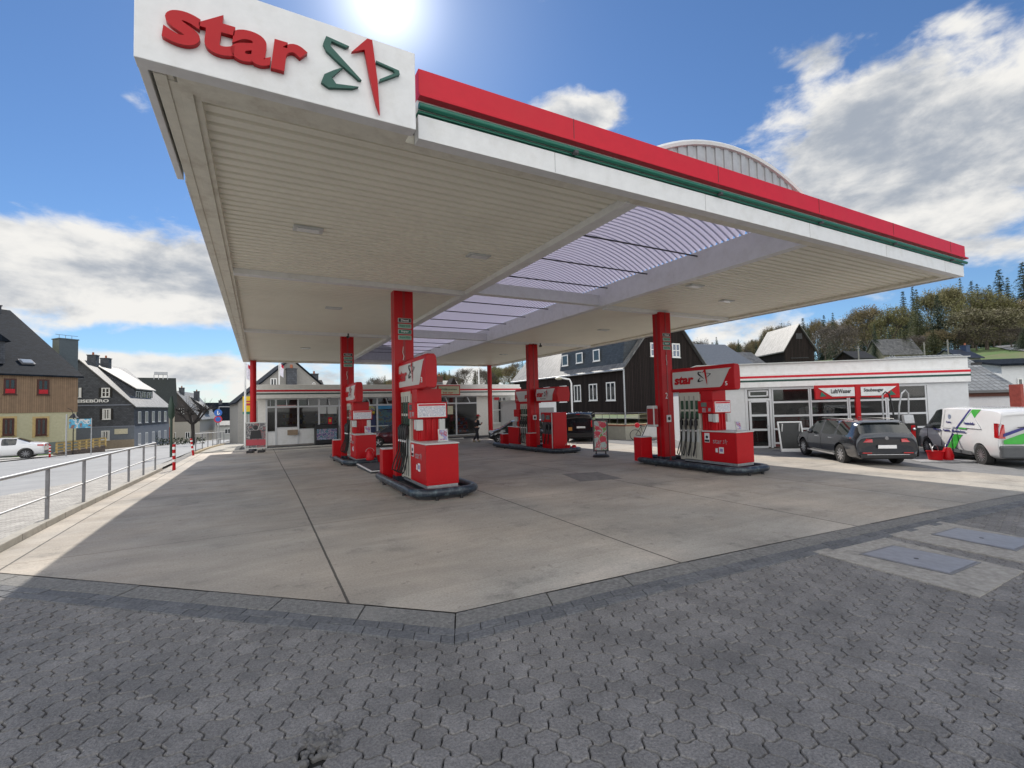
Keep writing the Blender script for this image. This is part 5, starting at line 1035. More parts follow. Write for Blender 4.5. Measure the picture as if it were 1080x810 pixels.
a = FSH.px(519, 447); c = FSH.px(539.5, 418.5); window(h, a[0], a[1], c[0], zt-.05, -.0, nx=2, nz=2, fw=.12, curtain=True); poster(521, 419, 526, 422, REDF, 'window_poster', -.055)
for px in (332.5, 521, 533): 
    a = FSH.px(px, 405.5); b = MB(); b.ball((a[0], 1., wz(406)+.12), .13, 6); b.cyl((a[0], 1., wz(406)-.1), (a[0], 1, wz(406)+.05), .04); b.build('roof_lamp', WHITE, h)
# goods in front of the shop
o = FSH.o; 
def px_thing(name, label, cat, px, py, D, rz=0., group=None): 
    p = W(px, py, D); return thing(name, label, cat, (p[0], p[1], gz(p[0], p[1])), rz, group)
a = FSH.px(331, 450); c = FSH.px(355, 468); t = thing('ice_chest', 'dark chest with a colourful picture under the shop window', 'freezer', (X0+a[0], VS-.9, -.42), 0); wq = c[0]-a[0]
b = MB(); b.bb((0, 0, 0), (wq, .8, 1.35)); b.build('body', BLACK, t, bevel=.03); b = MB(); b.bb((.1, -.012, .3), (wq-.1, 0, 1.05)); b.build('picture', blotch_mat('chest_print', [(.35, .35, .5), (.05, .2, .25), (.4, .3, .4), (.1, .1, .25)], 4), t)
t = thing('goods_rack', 'red drinks rack standing inside the shop entrance', 'rack', (X0+ux(484), VS+.5, -.37), 0); b = MB()
for k in range(5): b.bb((0, .1*k, .15+.32*k), (1.1, .45, .2+.32*k))
b.build('shelf', REDD, t); b = MB()
for k in range(4):
    for j in range(5): b.bb((.03+.21*j, .1*k+.05, .2+.32*k), (.21+.21*j, .4, .42+.32*k), (k+j) % 3)
b.build('crates', [REDF, mat('goods_2', (.1, .2, .45), .5), REDD], t)
# white garage right of the shop
p = W(545, 455, 38); fg = Fr(p, 90); wg = fg.px(587, 440)[0]; t = thing('garage', 'low white garage between the shop and the black boarded house', 'garage', (p[0], p[1], -.5), 0); b = MB(); b.bb((0, 0, 0), (wg, 5, fg.px(560, 423)[1]+p[2]+.5)); b.build('wall', WB, t); zt2 = fg.px(560, 423)[1]+p[2]+.5
b = MB(); b.bb((-.1, -.1, zt2), (wg+.1, 5.1, zt2+.12)); b.build('roof', LGREY, t); b = MB(); b.bb((1., -.05, .05), (3.6, 0, 2.2)); b.build('garage_door', MGREY, t)
# ================================================================ cars
def split_mesh(me, mats, names, parent):
    """one object per material of a finished mesh"""
    out = {}
    for i, (m, nm) in enumerate(zip(mats, names)):
        bm = bmesh.new(); bm.from_mesh(me); bmesh.ops.delete(bm, geom=[f for f in bm.faces if f.material_index != i], context='FACES')
        if not bm.faces: bm.free(); continue
        q = bpy.data.meshes.new(nm)
        for f in bm.faces: f.material_index = 0; f.smooth = True
        bm.to_mesh(q); bm.free(); q.materials.append(m); q.set_sharp_from_angle(angle=R(38)); o = bpy.data.objects.new(nm, q); COL.objects.link(o); o.parent = parent; out[i] = o
    return out
def car(label, cat, loc, az, st, paint, wheels, glass=None, dark=None, rw=.33, width=.9, group='vehicles at the petrol station', rear=None, trim=BLACK, hub=CHROME, spokes=9, lower=None, name='parked_car'):
    """st: stations back to front (y, zlow, zbelt, ztop, wbelt, wtop, side glass, top glass)"""
    t = thing(name, label, cat, loc, R(-az), group); V = []; F = []; Mi = []
    for (y, zl, zb, zt, wb, wt, *_r) in st:
        wl = wb-.02; V += [(wl*.86, y, zl), (wl*.97, y, zl+.07), (wb+.012, y, zl+(zb-zl)*.38), (wb+.018, y, zl+(zb-zl)*.68), (wb-.015, y, zb), (wt+.02, y, zt-.045 if zt-zb > .15 else zb+(zt-zb)*.55), (wt*.72, y, zt-.005), (0, y, zt+.015)]
    n = 8; k = len(st)
    V2 = [(-x, y, z) for x, y, z in V]; full = []
    for i in range(k): full += V[i*n:(i+1)*n]+V2[i*n:(i+1)*n-1][::-1]
    m = 2*n-1; bot = 0
    for i in range(k-1):
        sg, tg = st[i][6], st[i][7]
        for j in range(m-1):
            F.append((i*m+j, i*m+j+1, (i+1)*m+j+1, (i+1)*m+j)); jj = j if j < n-1 else m-2-j
            Mi.append(1 if (jj == 4 and sg) or (jj >= 5 and tg) else (2 if lower and jj <= 1 else 0))
        F.append((i*m+m-1, i*m, (i+1)*m, (i+1)*m+m-1)); Mi.append(2)
    for i, r in ((0, False), (k-1, True)):
        # close the ends in strips
        ids = [i*m+j for j in range(m)]
        for j in range(n-1):
            a, b = ids[j], ids[j+1]; c, d = ids[m-2-j], ids[m-1-j]
            q = (a, b, c, d) if b != c else (a, b, d); F.append(q)
            z0 = (full[a][2]+full[b][2])/2; mi = 0
            if j <= 1: mi = 2
            Mi.append(mi)
    me = bpy.data.meshes.new('tmp'); me.from_pydata(full, [], F); me.polygons.foreach_set('material_index', Mi)
    bm = bmesh.new(); bm.from_mesh(me); bmesh.ops.recalc_face_normals(bm, faces=bm.faces)
    cl = bm.edges.layers.float.new('crease_edge')
    for e in bm.edges:
        fs = e.link_faces
        if len(fs) == 2 and fs[0].material_index != fs[1].material_index: e[cl] = 1.
        for vtx in (e.verts,):
            y0, y1 = e.verts[0].co.y, e.verts[1].co.y
            if abs(y0-y1) < 1e-5 and (abs(y0-st[0][0]) < 1e-5 or abs(y0-st[-1][0]) < 1e-5): e[cl] = max(e[cl], .45)
    bm.verts.ensure_lookup_table()
    for e in bm.edges:
        a_, b_ = sorted((e.verts[0].index, e.verts[1].index))
        if b_-a_ == m:
            jj = a_ % m; jj = jj if jj < n else m-1-jj
            e[cl] = max(e[cl], {1: .55, 4: .5, 5: .45}.get(jj, 0))
    bm.to_mesh(me); bm.free()
    o = bpy.data.objects.new('tmp', me); COL.objects.link(o); s = o.modifiers.new('s', 'SUBSURF'); s.levels = 2; s.render_levels = 2
    cut = MB(); 
    for y in wheels:
        for sx in (-1, 1): cut.cyl((sx*(width-.28), y, rw+.0), (sx*(width+.2), y, rw+.0), rw+.065, n=28)
    co = cut.build('cut', BLACK); bo = o.modifiers.new('b', 'BOOLEAN'); bo.operation = 'DIFFERENCE'; bo.object = co; bo.solver = 'EXACT'
    dg = bpy.context.evaluated_depsgraph_get(); me2 = bpy.data.meshes.new_from_object(o.evaluated_get(dg))
    bpy.data.objects.remove(o); bpy.data.objects.remove(co)
    out = split_mesh(me2, [paint, glass or GLASSC, lower or trim], ['body', 'windows', 'lower_trim'], t)
    for y in wheels:
        for sx in (-1, 1):
            x = sx*(width-.11)
            b = MB(); b.lathe([(rw*.6, -.1), (rw*.93, -.105), (rw, -.07), (rw, .07), (rw*.93, .105), (rw*.6, .1)], (x, y, rw), 28, axis='X'); w_ = b.build('wheel', RUBBER, t, smooth=40)
            b = MB(); b.cyl((x+sx*.07, y, rw), (x+sx*.075, y, rw), rw*.62, n=24, m=1); b.cyl((x+sx*.07, y, rw), (x+sx*.105, y, rw), rw*.17, n=12)
            for q in range(spokes): a = 2*math.pi*q/spokes; b.box((x+sx*.088, y+rw*.38*math.sin(a), rw+rw*.38*math.cos(a)), (.03, .045 if spokes < 12 else .02, rw*.46), rx=-a)
            b.lathe([(rw*.60, sx*.08), (rw*.66, sx*.1), (rw*.68, sx*.1), (rw*.68, sx*.06)], (x, y, rw), 28, axis='X'); b.build('rim', [hub, BLACK], w_, smooth=40)
    b = MB(); b.bb((-width+.25, wheels[0]-.3, .2), (width-.25, wheels[1]+.3, .5)); b.build('underbody', BLACK, t)
    return t
def slab(par, name, x0, x1, z0, z1, y, m, th=.03, rz=0., rx=0.):
    b = MB(); b.bb((x0, -th/2, z0), (x1, th/2, z1)); o = b.build(name, m, par, bevel=.008); o.location = (0, y, 0); o.rotation_euler = (rx, 0, rz); return o
TAIL = mat('tail_lamp_red', (.5, .008, .01), .15, coat=1.); PLATE = mat('number_plate', (.8, .8, .8), .4, var=.02)
HEAD = mat('head_lamp', (.6, .62, .65), .08, .2)
def mirror(par, x, y, z, m):
    b = MB(); b.ball((x, y, z), .1, 6, sc=(1.1, .6, .75)); b.build('mirror', m, par, smooth=60)
# estate car
PAINT_E = mat('dark_metallic_grey', (.028, .032, .042), .22, .5, var=.04, coat=1.)
def V2W(px1, py1, D): p = W(px1, py1, D); return p
est = [(-2.32, .32, .62, .72, .80, .70, 0, 0), (-2.36, .28, .78, .98, .87, .74, 0, 0), (-2.31, .25, .95, 1.10, .90, .74, 0, 1), (-2.08, .24, 1.0, 1.42, .905, .69, 0, 0), (-1.86, .22, 1.0, 1.475, .91, .69, 1, 0), (-1.12, .22, .98, 1.50, .915, .69, 0, 0), (-1.02, .22, .98, 1.503, .915, .69, 1, 0), (-.12, .22, .97, 1.505, .915, .70, 0, 0), (-.02, .22, .97, 1.503, .915, .70, 1, 0), (.62, .22, .96, 1.42, .915, .68, 1, 1), (1.30, .22, .95, 1.02, .90, .76, 0, 0), (1.75, .22, .86, .93, .89, .72, 0, 0), (2.2, .25, .70, .80, .84, .62, 0, 0), (2.42, .32, .52, .60, .70, .5, 0, 0)]
rc = (GP(888, 487)+GP(948, 489.5))/2; azc = 37.; hd = np.array([math.sin(R(azc)), math.cos(R(azc)), 0]); cc = rc+hd*1.36-np.array([0, 0, 0]); cc[2] = (gz(*rc[:2])+gz(*(rc+hd*2.7)[:2]))/2
c = car('dark grey estate car with lit left tail lamp parked before the glazed doors', 'car', cc, azc, est, PAINT_E, (-1.36, 1.4), rw=.335, width=.915, hub=mat('alloy', (.6, .6, .62), .25, .8), spokes=10)
slab(c, 'number_plate', -.27, .27, .60, .71, -2.372, PLATE, .02); slab(c, 'bumper_strip', -.8, .8, .30, .42, -2.375, BLACK, .03)
slab(c, 'chrome_strip', -.62, .62, .40, .415, -2.40, CHROME, .02)
for s in (-1, 1):
    b = MB(); b.ext([(s*.42, -2.35, .80), (s*.80, -2.30, .80), (s*.905, -2.02, .84), (s*.905, -2.0, .95), (s*.80, -2.29, .93), (s*.42, -2.34, .90)], (0, -.025, 0)); k = b.build('tail_lamp', TAIL, c, bevel=.008)
    slab(c, 'reflector', s*.6-.14, s*.6+.14, .445, .475, -2.378, TAIL, .02)
    mirror(c, s*1.0, .52, 1.0, PAINT_E); b = MB(); b.tube([(s*.62, -1.75, 1.48), (s*.62, -1.7, 1.52), (s*.63, .35, 1.52), (s*.63, .4, 1.47)], .014, 6); b.build('roof_rail', BLACK, c, smooth=50)
    for y in (.25, -.75): b = MB(); b.box((s*.925, y, .86), (.03, .2, .03)); b.build('door_handle', CHROME, c)
    b = MB(); b.bb((s*.905, -.98, .27), (s*.93, 1.0, .33)); b.build('sill_strip', mat('silver_sill', (.35, .35, .35), .4), c)
    b = MB(); b.bb((s*.928, -.075, .35), (s*.931, -.065, .95)); b.bb((s*.928, .97, .35), (s*.931, .98, .93)); b.build('door_gap', BLACK, c)
b = MB(); b.cyl((0, -2.33, .93), (0, -2.37, .93), .055, n=20); b.build('badge', CHROME, c, smooth=40); b = MB(); b.bb((-.32, -2.30, 1.07), (.18, -2.27, 1.09)); b.build('rear_wiper', BLACK, c)
b = MB(); b.ext([(-.6, -2.16, 1.42), (.6, -2.16, 1.42), (.58, -1.95, 1.475), (-.58, -1.95, 1.475)], (0, 0, .02)); b.build('spoiler', PAINT_E, c)
# white van
VW = mat('white_van_paint', (.74, .74, .74), .25, var=.02, coat=.8); VG = mat('grey_bumper_plastic', (.09, .095, .10), .6)
van = [(-2.55, .42, 1.0, 1.65, .93, .80, 0, 0), (-2.6, .34, 1.05, 1.72, .955, .82, 0, 0), (-2.45, .30, 1.08, 1.87, .965, .82, 0, 0), (-1.5, .28, 1.08, 1.90, .965, .83, 0, 0), (0.0, .28, 1.08, 1.91, .965, .83, 0, 0), (.52, .28, 1.08, 1.90, .965, .82, 0, 0), (.62, .28, 1.08, 1.89, .965, .82, 1, 0), (1.15, .28, 1.07, 1.80, .96, .80, 1, 1), (1.95, .28, 1.06, 1.18, .94, .80, 0, 0), (2.2, .28, .98, 1.10, .92, .76, 0, 0), (2.52, .30, .78, .94, .86, .66, 0, 0), (2.68, .38, .58, .68, .76, .55, 0, 0)]
rl = GP(1039, 489.5); azv = 46.; hd = np.array([math.sin(R(azv)), math.cos(R(azv)), 0]); rt = np.array([hd[1], -hd[0], 0]); cc = rl+rt*.86+hd*1.66; cc[2] = gz(cc[0], cc[1])-.02
v = car('white delivery van with broad green and blue diagonal stripes at the right edge', 'van', cc, azv, van, VW, (-1.66, 1.66), rw=.34, width=.965, lower=None, trim=VG, hub=mat('steel_wheel', (.45, .46, .48), .35, .7), spokes=14, name='delivery_van')
NB = mat('navy_stripe', (.03, .03, .2), .3, coat=.6); GR = mat('bright_green_stripe', (.05, .42, .05), .3, coat=.6)
def side_poly(par, name, P, m, s=-1, off=.983, th=.004):
    # points (y, z) on the left flank, following its inward lean above the belt
    def X(z): return off if z < 1.08 else off-.004-(z-1.08)*.175
    b = MB(); n = len(P); b.add([(s*X(z), y, z) for y, z in P]+[(s*(X(z)-.012), y, z) for y, z in P], [tuple(range(n)), tuple(range(n, 2*n))[::-1]]+[(i, (i+1) % n, n+(i+1) % n, n+i) for i in range(n)]); return b.build(name, m, par)
for s in (-1, 1):
    for z0, z1 in ((.36, .95), (1.15, 1.84)):
        k = .72; q = lambda z: -.95+k*(1.1-z)*-1+.35
        y = lambda z: .35-(z-.36)*.95
        side_poly(v, 'green_stripe', [(y(z0)-.10, z0), (y(z1)-.10, z1), (y(z1)-.55, z1), (y(z0)-.55, z0)], GR, s); side_poly(v, 'navy_stripe', [(y(z0)+.06, z0), (y(z1)+.06, z1), (y(z1)-.04, z1), (y(z0)-.04, z0)], NB, s)
    text('Heizung   Sanitär   Brandschutz', 2.0, .10, NB, v, (s*.975-.0, 1.05 if s < 0 else -1.1, 1.0), (R(90), 0, R(-90 if s < 0 else 90)), bold=.02, ext=.01)
    b = MB(); 
    pts = [(1.02, 1.12), (1.02, 1.78), (.68, 1.78), (.68, 1.12)]
    side_poly(v, 'white_triangle', [(-.55, 1.2), (-1.12, 1.74), (-1.75, 1.2)], VW, s, .989)
    text('Haustechnik', .55, .09, NB, v, (s*.955, -.86 if s < 0 else -1.45, 1.32), (R(90), 0, R(-90 if s < 0 else 90)), bold=.01, ext=.01)
    b = MB(); b.lathe([(.06, 0), (.09, 0), (.09, .008), (.06, .008)], (s*.90, .12, 1.55), 20, axis='X'); b.build('round_logo', mat('grey_logo', (.25, .3, .4), .5), v)
    text('Service', .3, .07, NB, v, (s*.93, .27 if s < 0 else -.02, 1.33), (R(90), 0, R(-90 if s < 0 else 90)), bold=.01, ext=.01)
    b = MB(); b.ext([(s*.80, -2.60, .95), (s*.955, -2.56, .95), (s*.975, -2.42, .97), (s*.965, -2.42, 1.42), (s*.93, -2.52, 1.42), (s*.80, -2.575, 1.38)], (0, -.02, 0)); b.build('tail_lamp', TAIL, v, bevel=.008)
    mirror(v, s*1.06, 1.15, 1.15, VG); b = MB(); b.box((s*.985, .78, 1.0), (.02, .16, .035)); b.build('door_handle', VG, v)
    for yy in (.56, 1.5): side_poly(v, 'door_gap', [(yy, .35), (yy+.01, .35), (yy+.01, 1.06), (yy, 1.06)], BLACK, s, .985)
    for a_, c_ in ((-1.24, 1.24), (2.06, 2.4)): side_poly(v, 'lower_guard', [(a_, .30), (c_, .30), (c_, .42 if a_ == -1.24 else .72), (a_, .42 if a_ == -1.24 else .72)], VG, s, .985)
    side_poly(v, 'panel_recess', [(-.0, 1.15), (-.0, 1.16), (.46, 1.16), (.46, 1.15)], LGREY, s, .985); side_poly(v, 'panel_recess', [(.46, 1.15), (.47, 1.15), (.47, 1.8), (.46, 1.8)], LGREY, s, .985)
b = MB(); b.bb((-.94, -2.68, .34), (.94, -2.5, .72)); b.build('rear_bumper', VG, v, bevel=.05)
for s in (0,):
    b = MB(); b.add([(-.85, -2.615, .78), (-.4, -2.615, .78), (.85, -2.6, 1.62), (.85, -2.6, 1.2), (-.85, -2.615, .9)], [(0, 1, 3, 2, 4)]); b.build('green_stripe', GR, v)
    b = MB(); b.ext([(-.85, -2.63, 1.0), (-.85, -2.63, 1.1), (.6, -2.61, 1.72), (.75, -2.61, 1.72)], (0, .015, 0)); b.build('navy_stripe', NB, v)
slab(v, 'number_plate', -.2, .32, .80, .91, -2.64, PLATE, .02); slab(v, 'door_gap', -.006, .006, .75, 1.75, -2.625, BLACK, .01)
b = MB(); b.tube([(-.2, -2.62, 1.3), (-.5, -2.64, 1.3)], .012, 6); b.build('rear_wiper', BLACK, v)
# black people carrier seen from behind
BLK = mat('black_car_paint', (.012, .014, .02), .18, .3, var=.03, coat=1.)
mpv = [(-2.2, .36, .95, 1.5, .88, .76, 0, 0), (-2.25, .30, 1.0, 1.58, .915, .78, 0, 0), (-2.12, .28, 1.02, 1.80, .925, .78, 0, 0), (-2.0, .28, 1.02, 1.84, .93, .79, 1, 0), (-1.0, .28, 1.02, 1.87, .93, .80, 0, 0), (-.9, .28, 1.02, 1.87, .93, .80, 1, 0), (.2, .28, 1.02, 1.86, .93, .80, 0, 0), (.3, .28, 1.02, 1.85, .93, .80, 1, 1), (1.2, .28, 1.0, 1.3, .92, .78, 0, 0), (1.9, .30, .9, 1.0, .88, .7, 0, 0), (2.25, .4, .6, .7, .7, .5, 0, 0)]
rp = W(610.5, 464.5, 29.0); azm = 42.; hd = np.array([math.sin(R(azm)), math.cos(R(azm)), 0]); cc = rp+hd*2.2; cc[2] = gz(cc[0], cc[1])
c = car('black people carrier seen from behind between the long island and the poster stand', 'car', cc, azm, mpv, BLK, (-1.4, 1.45), rw=.33, width=.93, name='parked_car', spokes=6, hub=mat('alloy', (.6, .6, .62), .25, .8))
slab(c, 'rear_window', -.68, .68, 1.12, 1.66, -2.215, GLASSC, .03, rx=R(-4)); slab(c, 'number_plate', -.1, .42, .88, 1.0, -2.27, PLATE, .02)
for s in (-1, 1): slab(c, 'tail_lamp', s*.84-.07, s*.84+.07, .95, 1.35, -2.235, mat('lit_tail_lamp', (.8, .02, .01), .2, emit=.6) if s < 0 else TAIL, .06); mirror(c, s*1.02, .8, 1.1, BLK)
slab(c, 'orange_sticker', -.62, -.38, .74, .95, -2.275, mat('orange_sticker_paint', (.5, .2, .04), .6), .02); slab(c, 'brake_lamp', -.12, .12, 1.72, 1.76, -2.2, TAIL, .04)
# small black car
cmp_ = [(-1.85, .34, .72, .9, .74, .62, 0, 0), (-1.9, .28, .82, 1.02, .82, .68, 0, 0), (-1.75, .26, .92, 1.30, .84, .62, 0, 1), (-1.45, .25, .92, 1.42, .85, .62, 1, 0), (-.55, .25, .90, 1.47, .86, .64, 0, 0), (-.45, .25, .90, 1.47, .86, .64, 1, 0), (.4, .25, .89, 1.40, .86, .62, 1, 1), (1.1, .25, .88, .97, .85, .7, 0, 0), (1.55, .27, .76, .86, .80, .6, 0, 0), (1.8, .34, .55, .64, .66, .48, 0, 0)]
def place_car(px, py, D): p = W(px, py, D); return (p[0], p[1], gz(p[0], p[1]))
q = place_car(546, 464, 29.5)
c = car('small black car half hidden behind the far end of the long pump island', 'car', q, -68, cmp_, BLK, (-1.2, 1.2), rw=.3, width=.86, spokes=6, hub=MATS['alloy'])
for s in (-1, 1): mirror(c, s*.96, .45, .95, BLK); b = MB(); b.ball((s*.6, 1.66, .72), .13, 6, sc=(1.2, .8, .7)); b.build('headlight', HEAD, c, smooth=60)
# dark red car
RDC = mat('dark_red_car_paint', (.075, .008, .016), .2, .4, var=.03, coat=1.)
q = place_car(422, 470.5, 29.3)
c = car('dark red hatchback parked before the shop windows behind the nearest pump', 'car', q, -78, [(y*1.1, a, b_, c_, d, e, f_, g) for y, a, b_, c_, d, e, f_, g in cmp_], RDC, (-1.32, 1.32), rw=.31, width=.86, spokes=5, hub=MATS['alloy'])
for s in (-1, 1): mirror(c, s*.96, .5, .95, RDC); b = MB(); b.ball((s*.6, 1.85, .72), .13, 6, sc=(1.2, .8, .7)); b.build('headlight', HEAD, c, smooth=60)
# white saloon on the far side of the street
sal = [(-2.25, .36, .7, .86, .76, .62, 0, 0), (-2.32, .30, .82, 1.0, .86, .70, 0, 0), (-1.85, .27, .95, 1.07, .90, .70, 0, 0), (-1.55, .26, .95, 1.1, .905, .68, 0, 1), (-.95, .25, .94, 1.38, .91, .62, 1, 0), (-.25, .25, .93, 1.43, .915, .64, 0, 0), (-.15, .25, .93, 1.43, .915, .64, 1, 0), (.55, .25, .92, 1.36, .91, .62, 1, 1), (1.3, .25, .90, .97, .89, .72, 0, 0), (1.95, .28, .75, .85, .84, .6, 0, 0), (2.3, .36, .52, .6, .68, .45, 0, 0)]
p = W(-1, 479.5, 31); q = (p[0], p[1], gz(p[0], p[1])+.03)
c = car('white saloon car cut off by the left edge on the far side of the street', 'car', q, -97, sal, VW, (-1.4, 1.4), rw=.34, width=.91, spokes=9, hub=STEELD, group='vehicles in the street')
for s in (-1, 1):
    b = MB(); b.ext([(s*.45, -2.3, .80), (s*.86, -2.2, .80), (s*.90, -1.95, .84), (s*.90, -1.95, .92), (s*.84, -2.2, .92), (s*.45, -2.28, .9)], (0, -.03, 0)); b.build('tail_lamp', TAIL, c); mirror(c, s*1.0, .6, .98, VW)
# ================================================================ bicycle with a trailer board
def bicycle(label, loc, rz):
    t = thing('bicycle', label, 'bicycle', loc, rz)
    for y in (-.55, .52):
        b = MB(); b.tube([(0, y+.33*math.cos(a), .34+.33*math.sin(a)) for a in [2*math.pi*i/24 for i in range(24)]], .02, 6, closed=True); w = b.build('wheel', RUBBER, t, smooth=60)
        b = MB(); 
        for k in range(12): a = 2*math.pi*k/12; b.cyl((0, y, .34), (0, y+.32*math.cos(a), .34+.32*math.sin(a)), .003, n=4)
        b.cyl((-.04, y, .34), (.04, y, .34), .025, n=8); b.build('spokes', STEEL, w)
    b = MB(); A, S, B2, Hh, Fw = (0, -.55, .34), (0, -.2, .86), (0, -.08, .30), (0, .36, .86), (0, .52, .34)
    for p, q in ((A, S), (A, B2), (S, B2), (B2, Hh), (S, Hh), (Hh, Fw)): b.cyl(p, q, .018, n=8)
    b.build('frame', DGREY, t, smooth=60); b = MB(); b.ball((0, -.24, .93), .12, 6, sc=(.6, 1.1, .35)); b.cyl((0, -.2, .84), (0, -.24, .92), .014); b.build('saddle', BLACK, t, smooth=60)
    b = MB(); b.tube([(-.28, .3, 1.02), (-.1, .38, 1.02), (0, .36, .98), (.1, .38, 1.02), (.28, .3, 1.02)], .014, 6); b.cyl((0, .36, .86), (0, .36, 1.0), .016); b.build('handlebar', STEEL, t, smooth=60)
    b = MB(); b.cyl((-.01, -.08, .3), (.02, -.08, .3), .09, n=16); b.box((.09, -.02, .22), (.1, .05, .02)); b.box((-.09, -.14, .38), (.1, .05, .02)); b.build('crank', STEEL, t)
    return t
p = GP(680, 464.5); bc = bicycle('bicycle with a red bag on it parked at the low wall', (p[0], p[1], p[2]), R(-130))
tag(MB().ball((0, 0, 0), .14, 6).build('bag', mat('bright_red_cloth', (.6, .02, .04), .8), None, W(672, 448.5, 25.6), smooth=60), 'round bright red bag on the carrier of the bicycle', 'bag')
p = GP(689, 465.5); t = thing('board_sign', 'pale slanted board with black frame standing beside the bicycle', 'sign board', (p[0], p[1], p[2]), R(-35))
b = MB(); b.ext([(-.75, 0, .25), (.65, 0, .25), (.25, 0, 1.25), (-.25, 0, 1.25)], (0, .03, 0)); b.build('board', WHITE, t, bevel=.01); b = MB(); b.tube([(-.8, 0, 0), (-.2, 0, 1.3), (.25, 0, 1.3), (.75, 0, 0)], .03, 6); b.ball((.1, 0, 1.35), .2, 6, sc=(1.6, 1, .8)); b.build('frame', BLACK, t, smooth=60)
# ================================================================ poster stands
def poster_stand(label, px, py, w, hh, cols, seed, rz, foot='oval', fr=DGREY, D=None):
    p = GP(px, py) if not D else W(px, py, D); p[2] = gz(p[0], p[1]); t = thing('poster_stand', label, 'poster stand', (p[0], p[1], p[2]), rz, 'poster stands')
    b = MB()
    if foot == 'oval': b.lathe([(.5, 0), (.52, .04), (.45, .10), (.3, .12)], n=28); b.xf(Matrix.Diagonal((w*1.05, .62, 1, 1)).to_4x4()); b.build('foot', BLACK, t, smooth=40)
    else: b.bb((-w*.4, -.25, 0), (-w*.1, .25, .14)); b.bb((w*.1, -.25, 0), (w*.4, .25, .14)); b.build('foot', BLACK, t, bevel=.02)
    b = MB(); b.tube([(-w*.32, 0, .08), (-w*.3, 0, .25)], .025, 6); b.tube([(w*.32, 0, .08), (w*.3, 0, .25)], .025, 6); b.build('spring_leg', BLACK, t)
    z = .22; b = MB(); b.bb((-w/2, -.04, z), (-w/2+.06, .04, z+hh)); b.bb((w/2-.06, -.04, z), (w/2, .04, z+hh)); b.bb((-w/2+.06, -.04, z), (w/2-.06, .04, z+.06)); b.bb((-w/2+.06, -.04, z+hh-.06), (w/2-.06, .04, z+hh)); b.build('frame', fr, t, bevel=.012)
    b = MB(); b.bb((-w/2+.05, -.02, z+.05), (w/2-.05, .02, z+hh-.05)); k = b.build('poster', blotch_mat('poster_print_%d' % seed, cols, 3.2, seed=seed), t); return t, k
t, k = poster_stand('black framed poster stand with red fruit picture in the middle of the forecourt', 634, 482, .62, 1.28, [(.30, .42, .40), (.38, .45, .43), (.5, .1, .13), (.38, .42, .38), (.14, .28, .06)], 3, R(-28))
for z, s in ((1.28, .13), (1.16, .09), (.72, .14), (.95, .10)):
    b = MB(); b.ball(((z*7) % .3-.15, -.022, z), s, 6, sc=(1, .05, .9)); b.build('printed_fruit', mat('raspberry_print', (.5, .04, .07), .5), k)
p, k = poster_stand('white framed poster stand with a dark figure and red band at the left shop corner', 270, 472.5, 1.12, 1.5, [(.12, .12, .13), (.35, .33, .32), (.08, .08, .09), (.3, .12, .12), (.16, .15, .16)], 8, R(-10), 'blocks', LGREY, 26.6)
b = MB(); b.ball((-.02, -.03, 1.42), .13, 6, sc=(1, .1, 1)); b.ext([(-.3, -.03, .8), (.3, -.03, .8), (.24, -.03, 1.26), (-.24, -.03, 1.26)], (0, -.006, 0)); b.build('printed_figure', BLACK, k); b = MB(); b.bb((-.5, -.034, .42), (.5, -.022, .74)); b.build('printed_band', mat('poster_red', (.4, .05, .07), .5), k)
# ================================================================ street furniture
def bollard(px, py, D, hgt, label, lean=0., group='red and white marker posts'):
    p = W(px, py, D); z = gz(p[0], p[1]); t = thing('marker_post', label, 'bollard', (p[0], p[1], z), 0, group); t.rotation_euler = (0, R(lean), 0)
    b = MB(); b.cyl((0, 0, 0), (0, 0, hgt), .055, n=12); b.build('post', RED, t, smooth=40); b = MB(); 
    for k in range(3): z = hgt*(.32+.24*k); bb_ = MB(); bb_.cyl((0, 0, z), (0, 0, z+hgt*.1), .058, n=12); bb_.build('white_band', WHITE, t, smooth=40)
bollard(183.5, 490.5, 18.2, 1.0, 'red and white marker post at the end of the long grey railing'); bollard(204, 479, 26, .95, 'leaning red and white marker post before the second railing', -7); bollard(52.5, 478, 32, .85, 'red and white marker post next to the white saloon car')
a = GP(209, 476); railing('short grey railing further down the street beside the footpath', [(-2.42, 28.2), (-1.95, 45.)], 6, 1.05)
b = MB(); 
for k in range(18): v0 = 27.6+k*.98; u0 = -2.5+.027*(v0-27.6); b.ext([(u0, v0, gz(u0, v0)-.3), (u0+.22, v0, gz(u0, v0)-.3), (u0+.24, v0+.97, gz(u0, v0+1)-.3), (u0+.02, v0+.97, gz(u0, v0+1)-.3)], (0, 0, .42))
b.build('path_kerb', mat('ochre_kerb', (.36, .29, .19), .85, var=.2), None, bevel=.01)['kind'] = 'structure'
def pole(name, label, cat, px, pyb, pyt, D, r=.04, m=STEEL, group=None):
    p = W(px, pyb, D); z = gz(p[0], p[1]); hgt = W(px, pyt, D)[2]-z; t = thing(name, label, cat, (p[0], p[1], z), 0, group); b = MB(); b.cyl((0, 0, 0), (0, 0, hgt), r, r*.85, n=12); b.build('pole', m, t, smooth=40); return t, hgt
BLU = mat('sign_blue', (.02, .12, .45), .4); SRED = mat('sign_red', (.5, .02, .05), .4)
t, hh = pole('traffic_sign', 'round blue sign above a round red and blue no stopping sign on one pole', 'road sign', 230, 462, 431, 40)
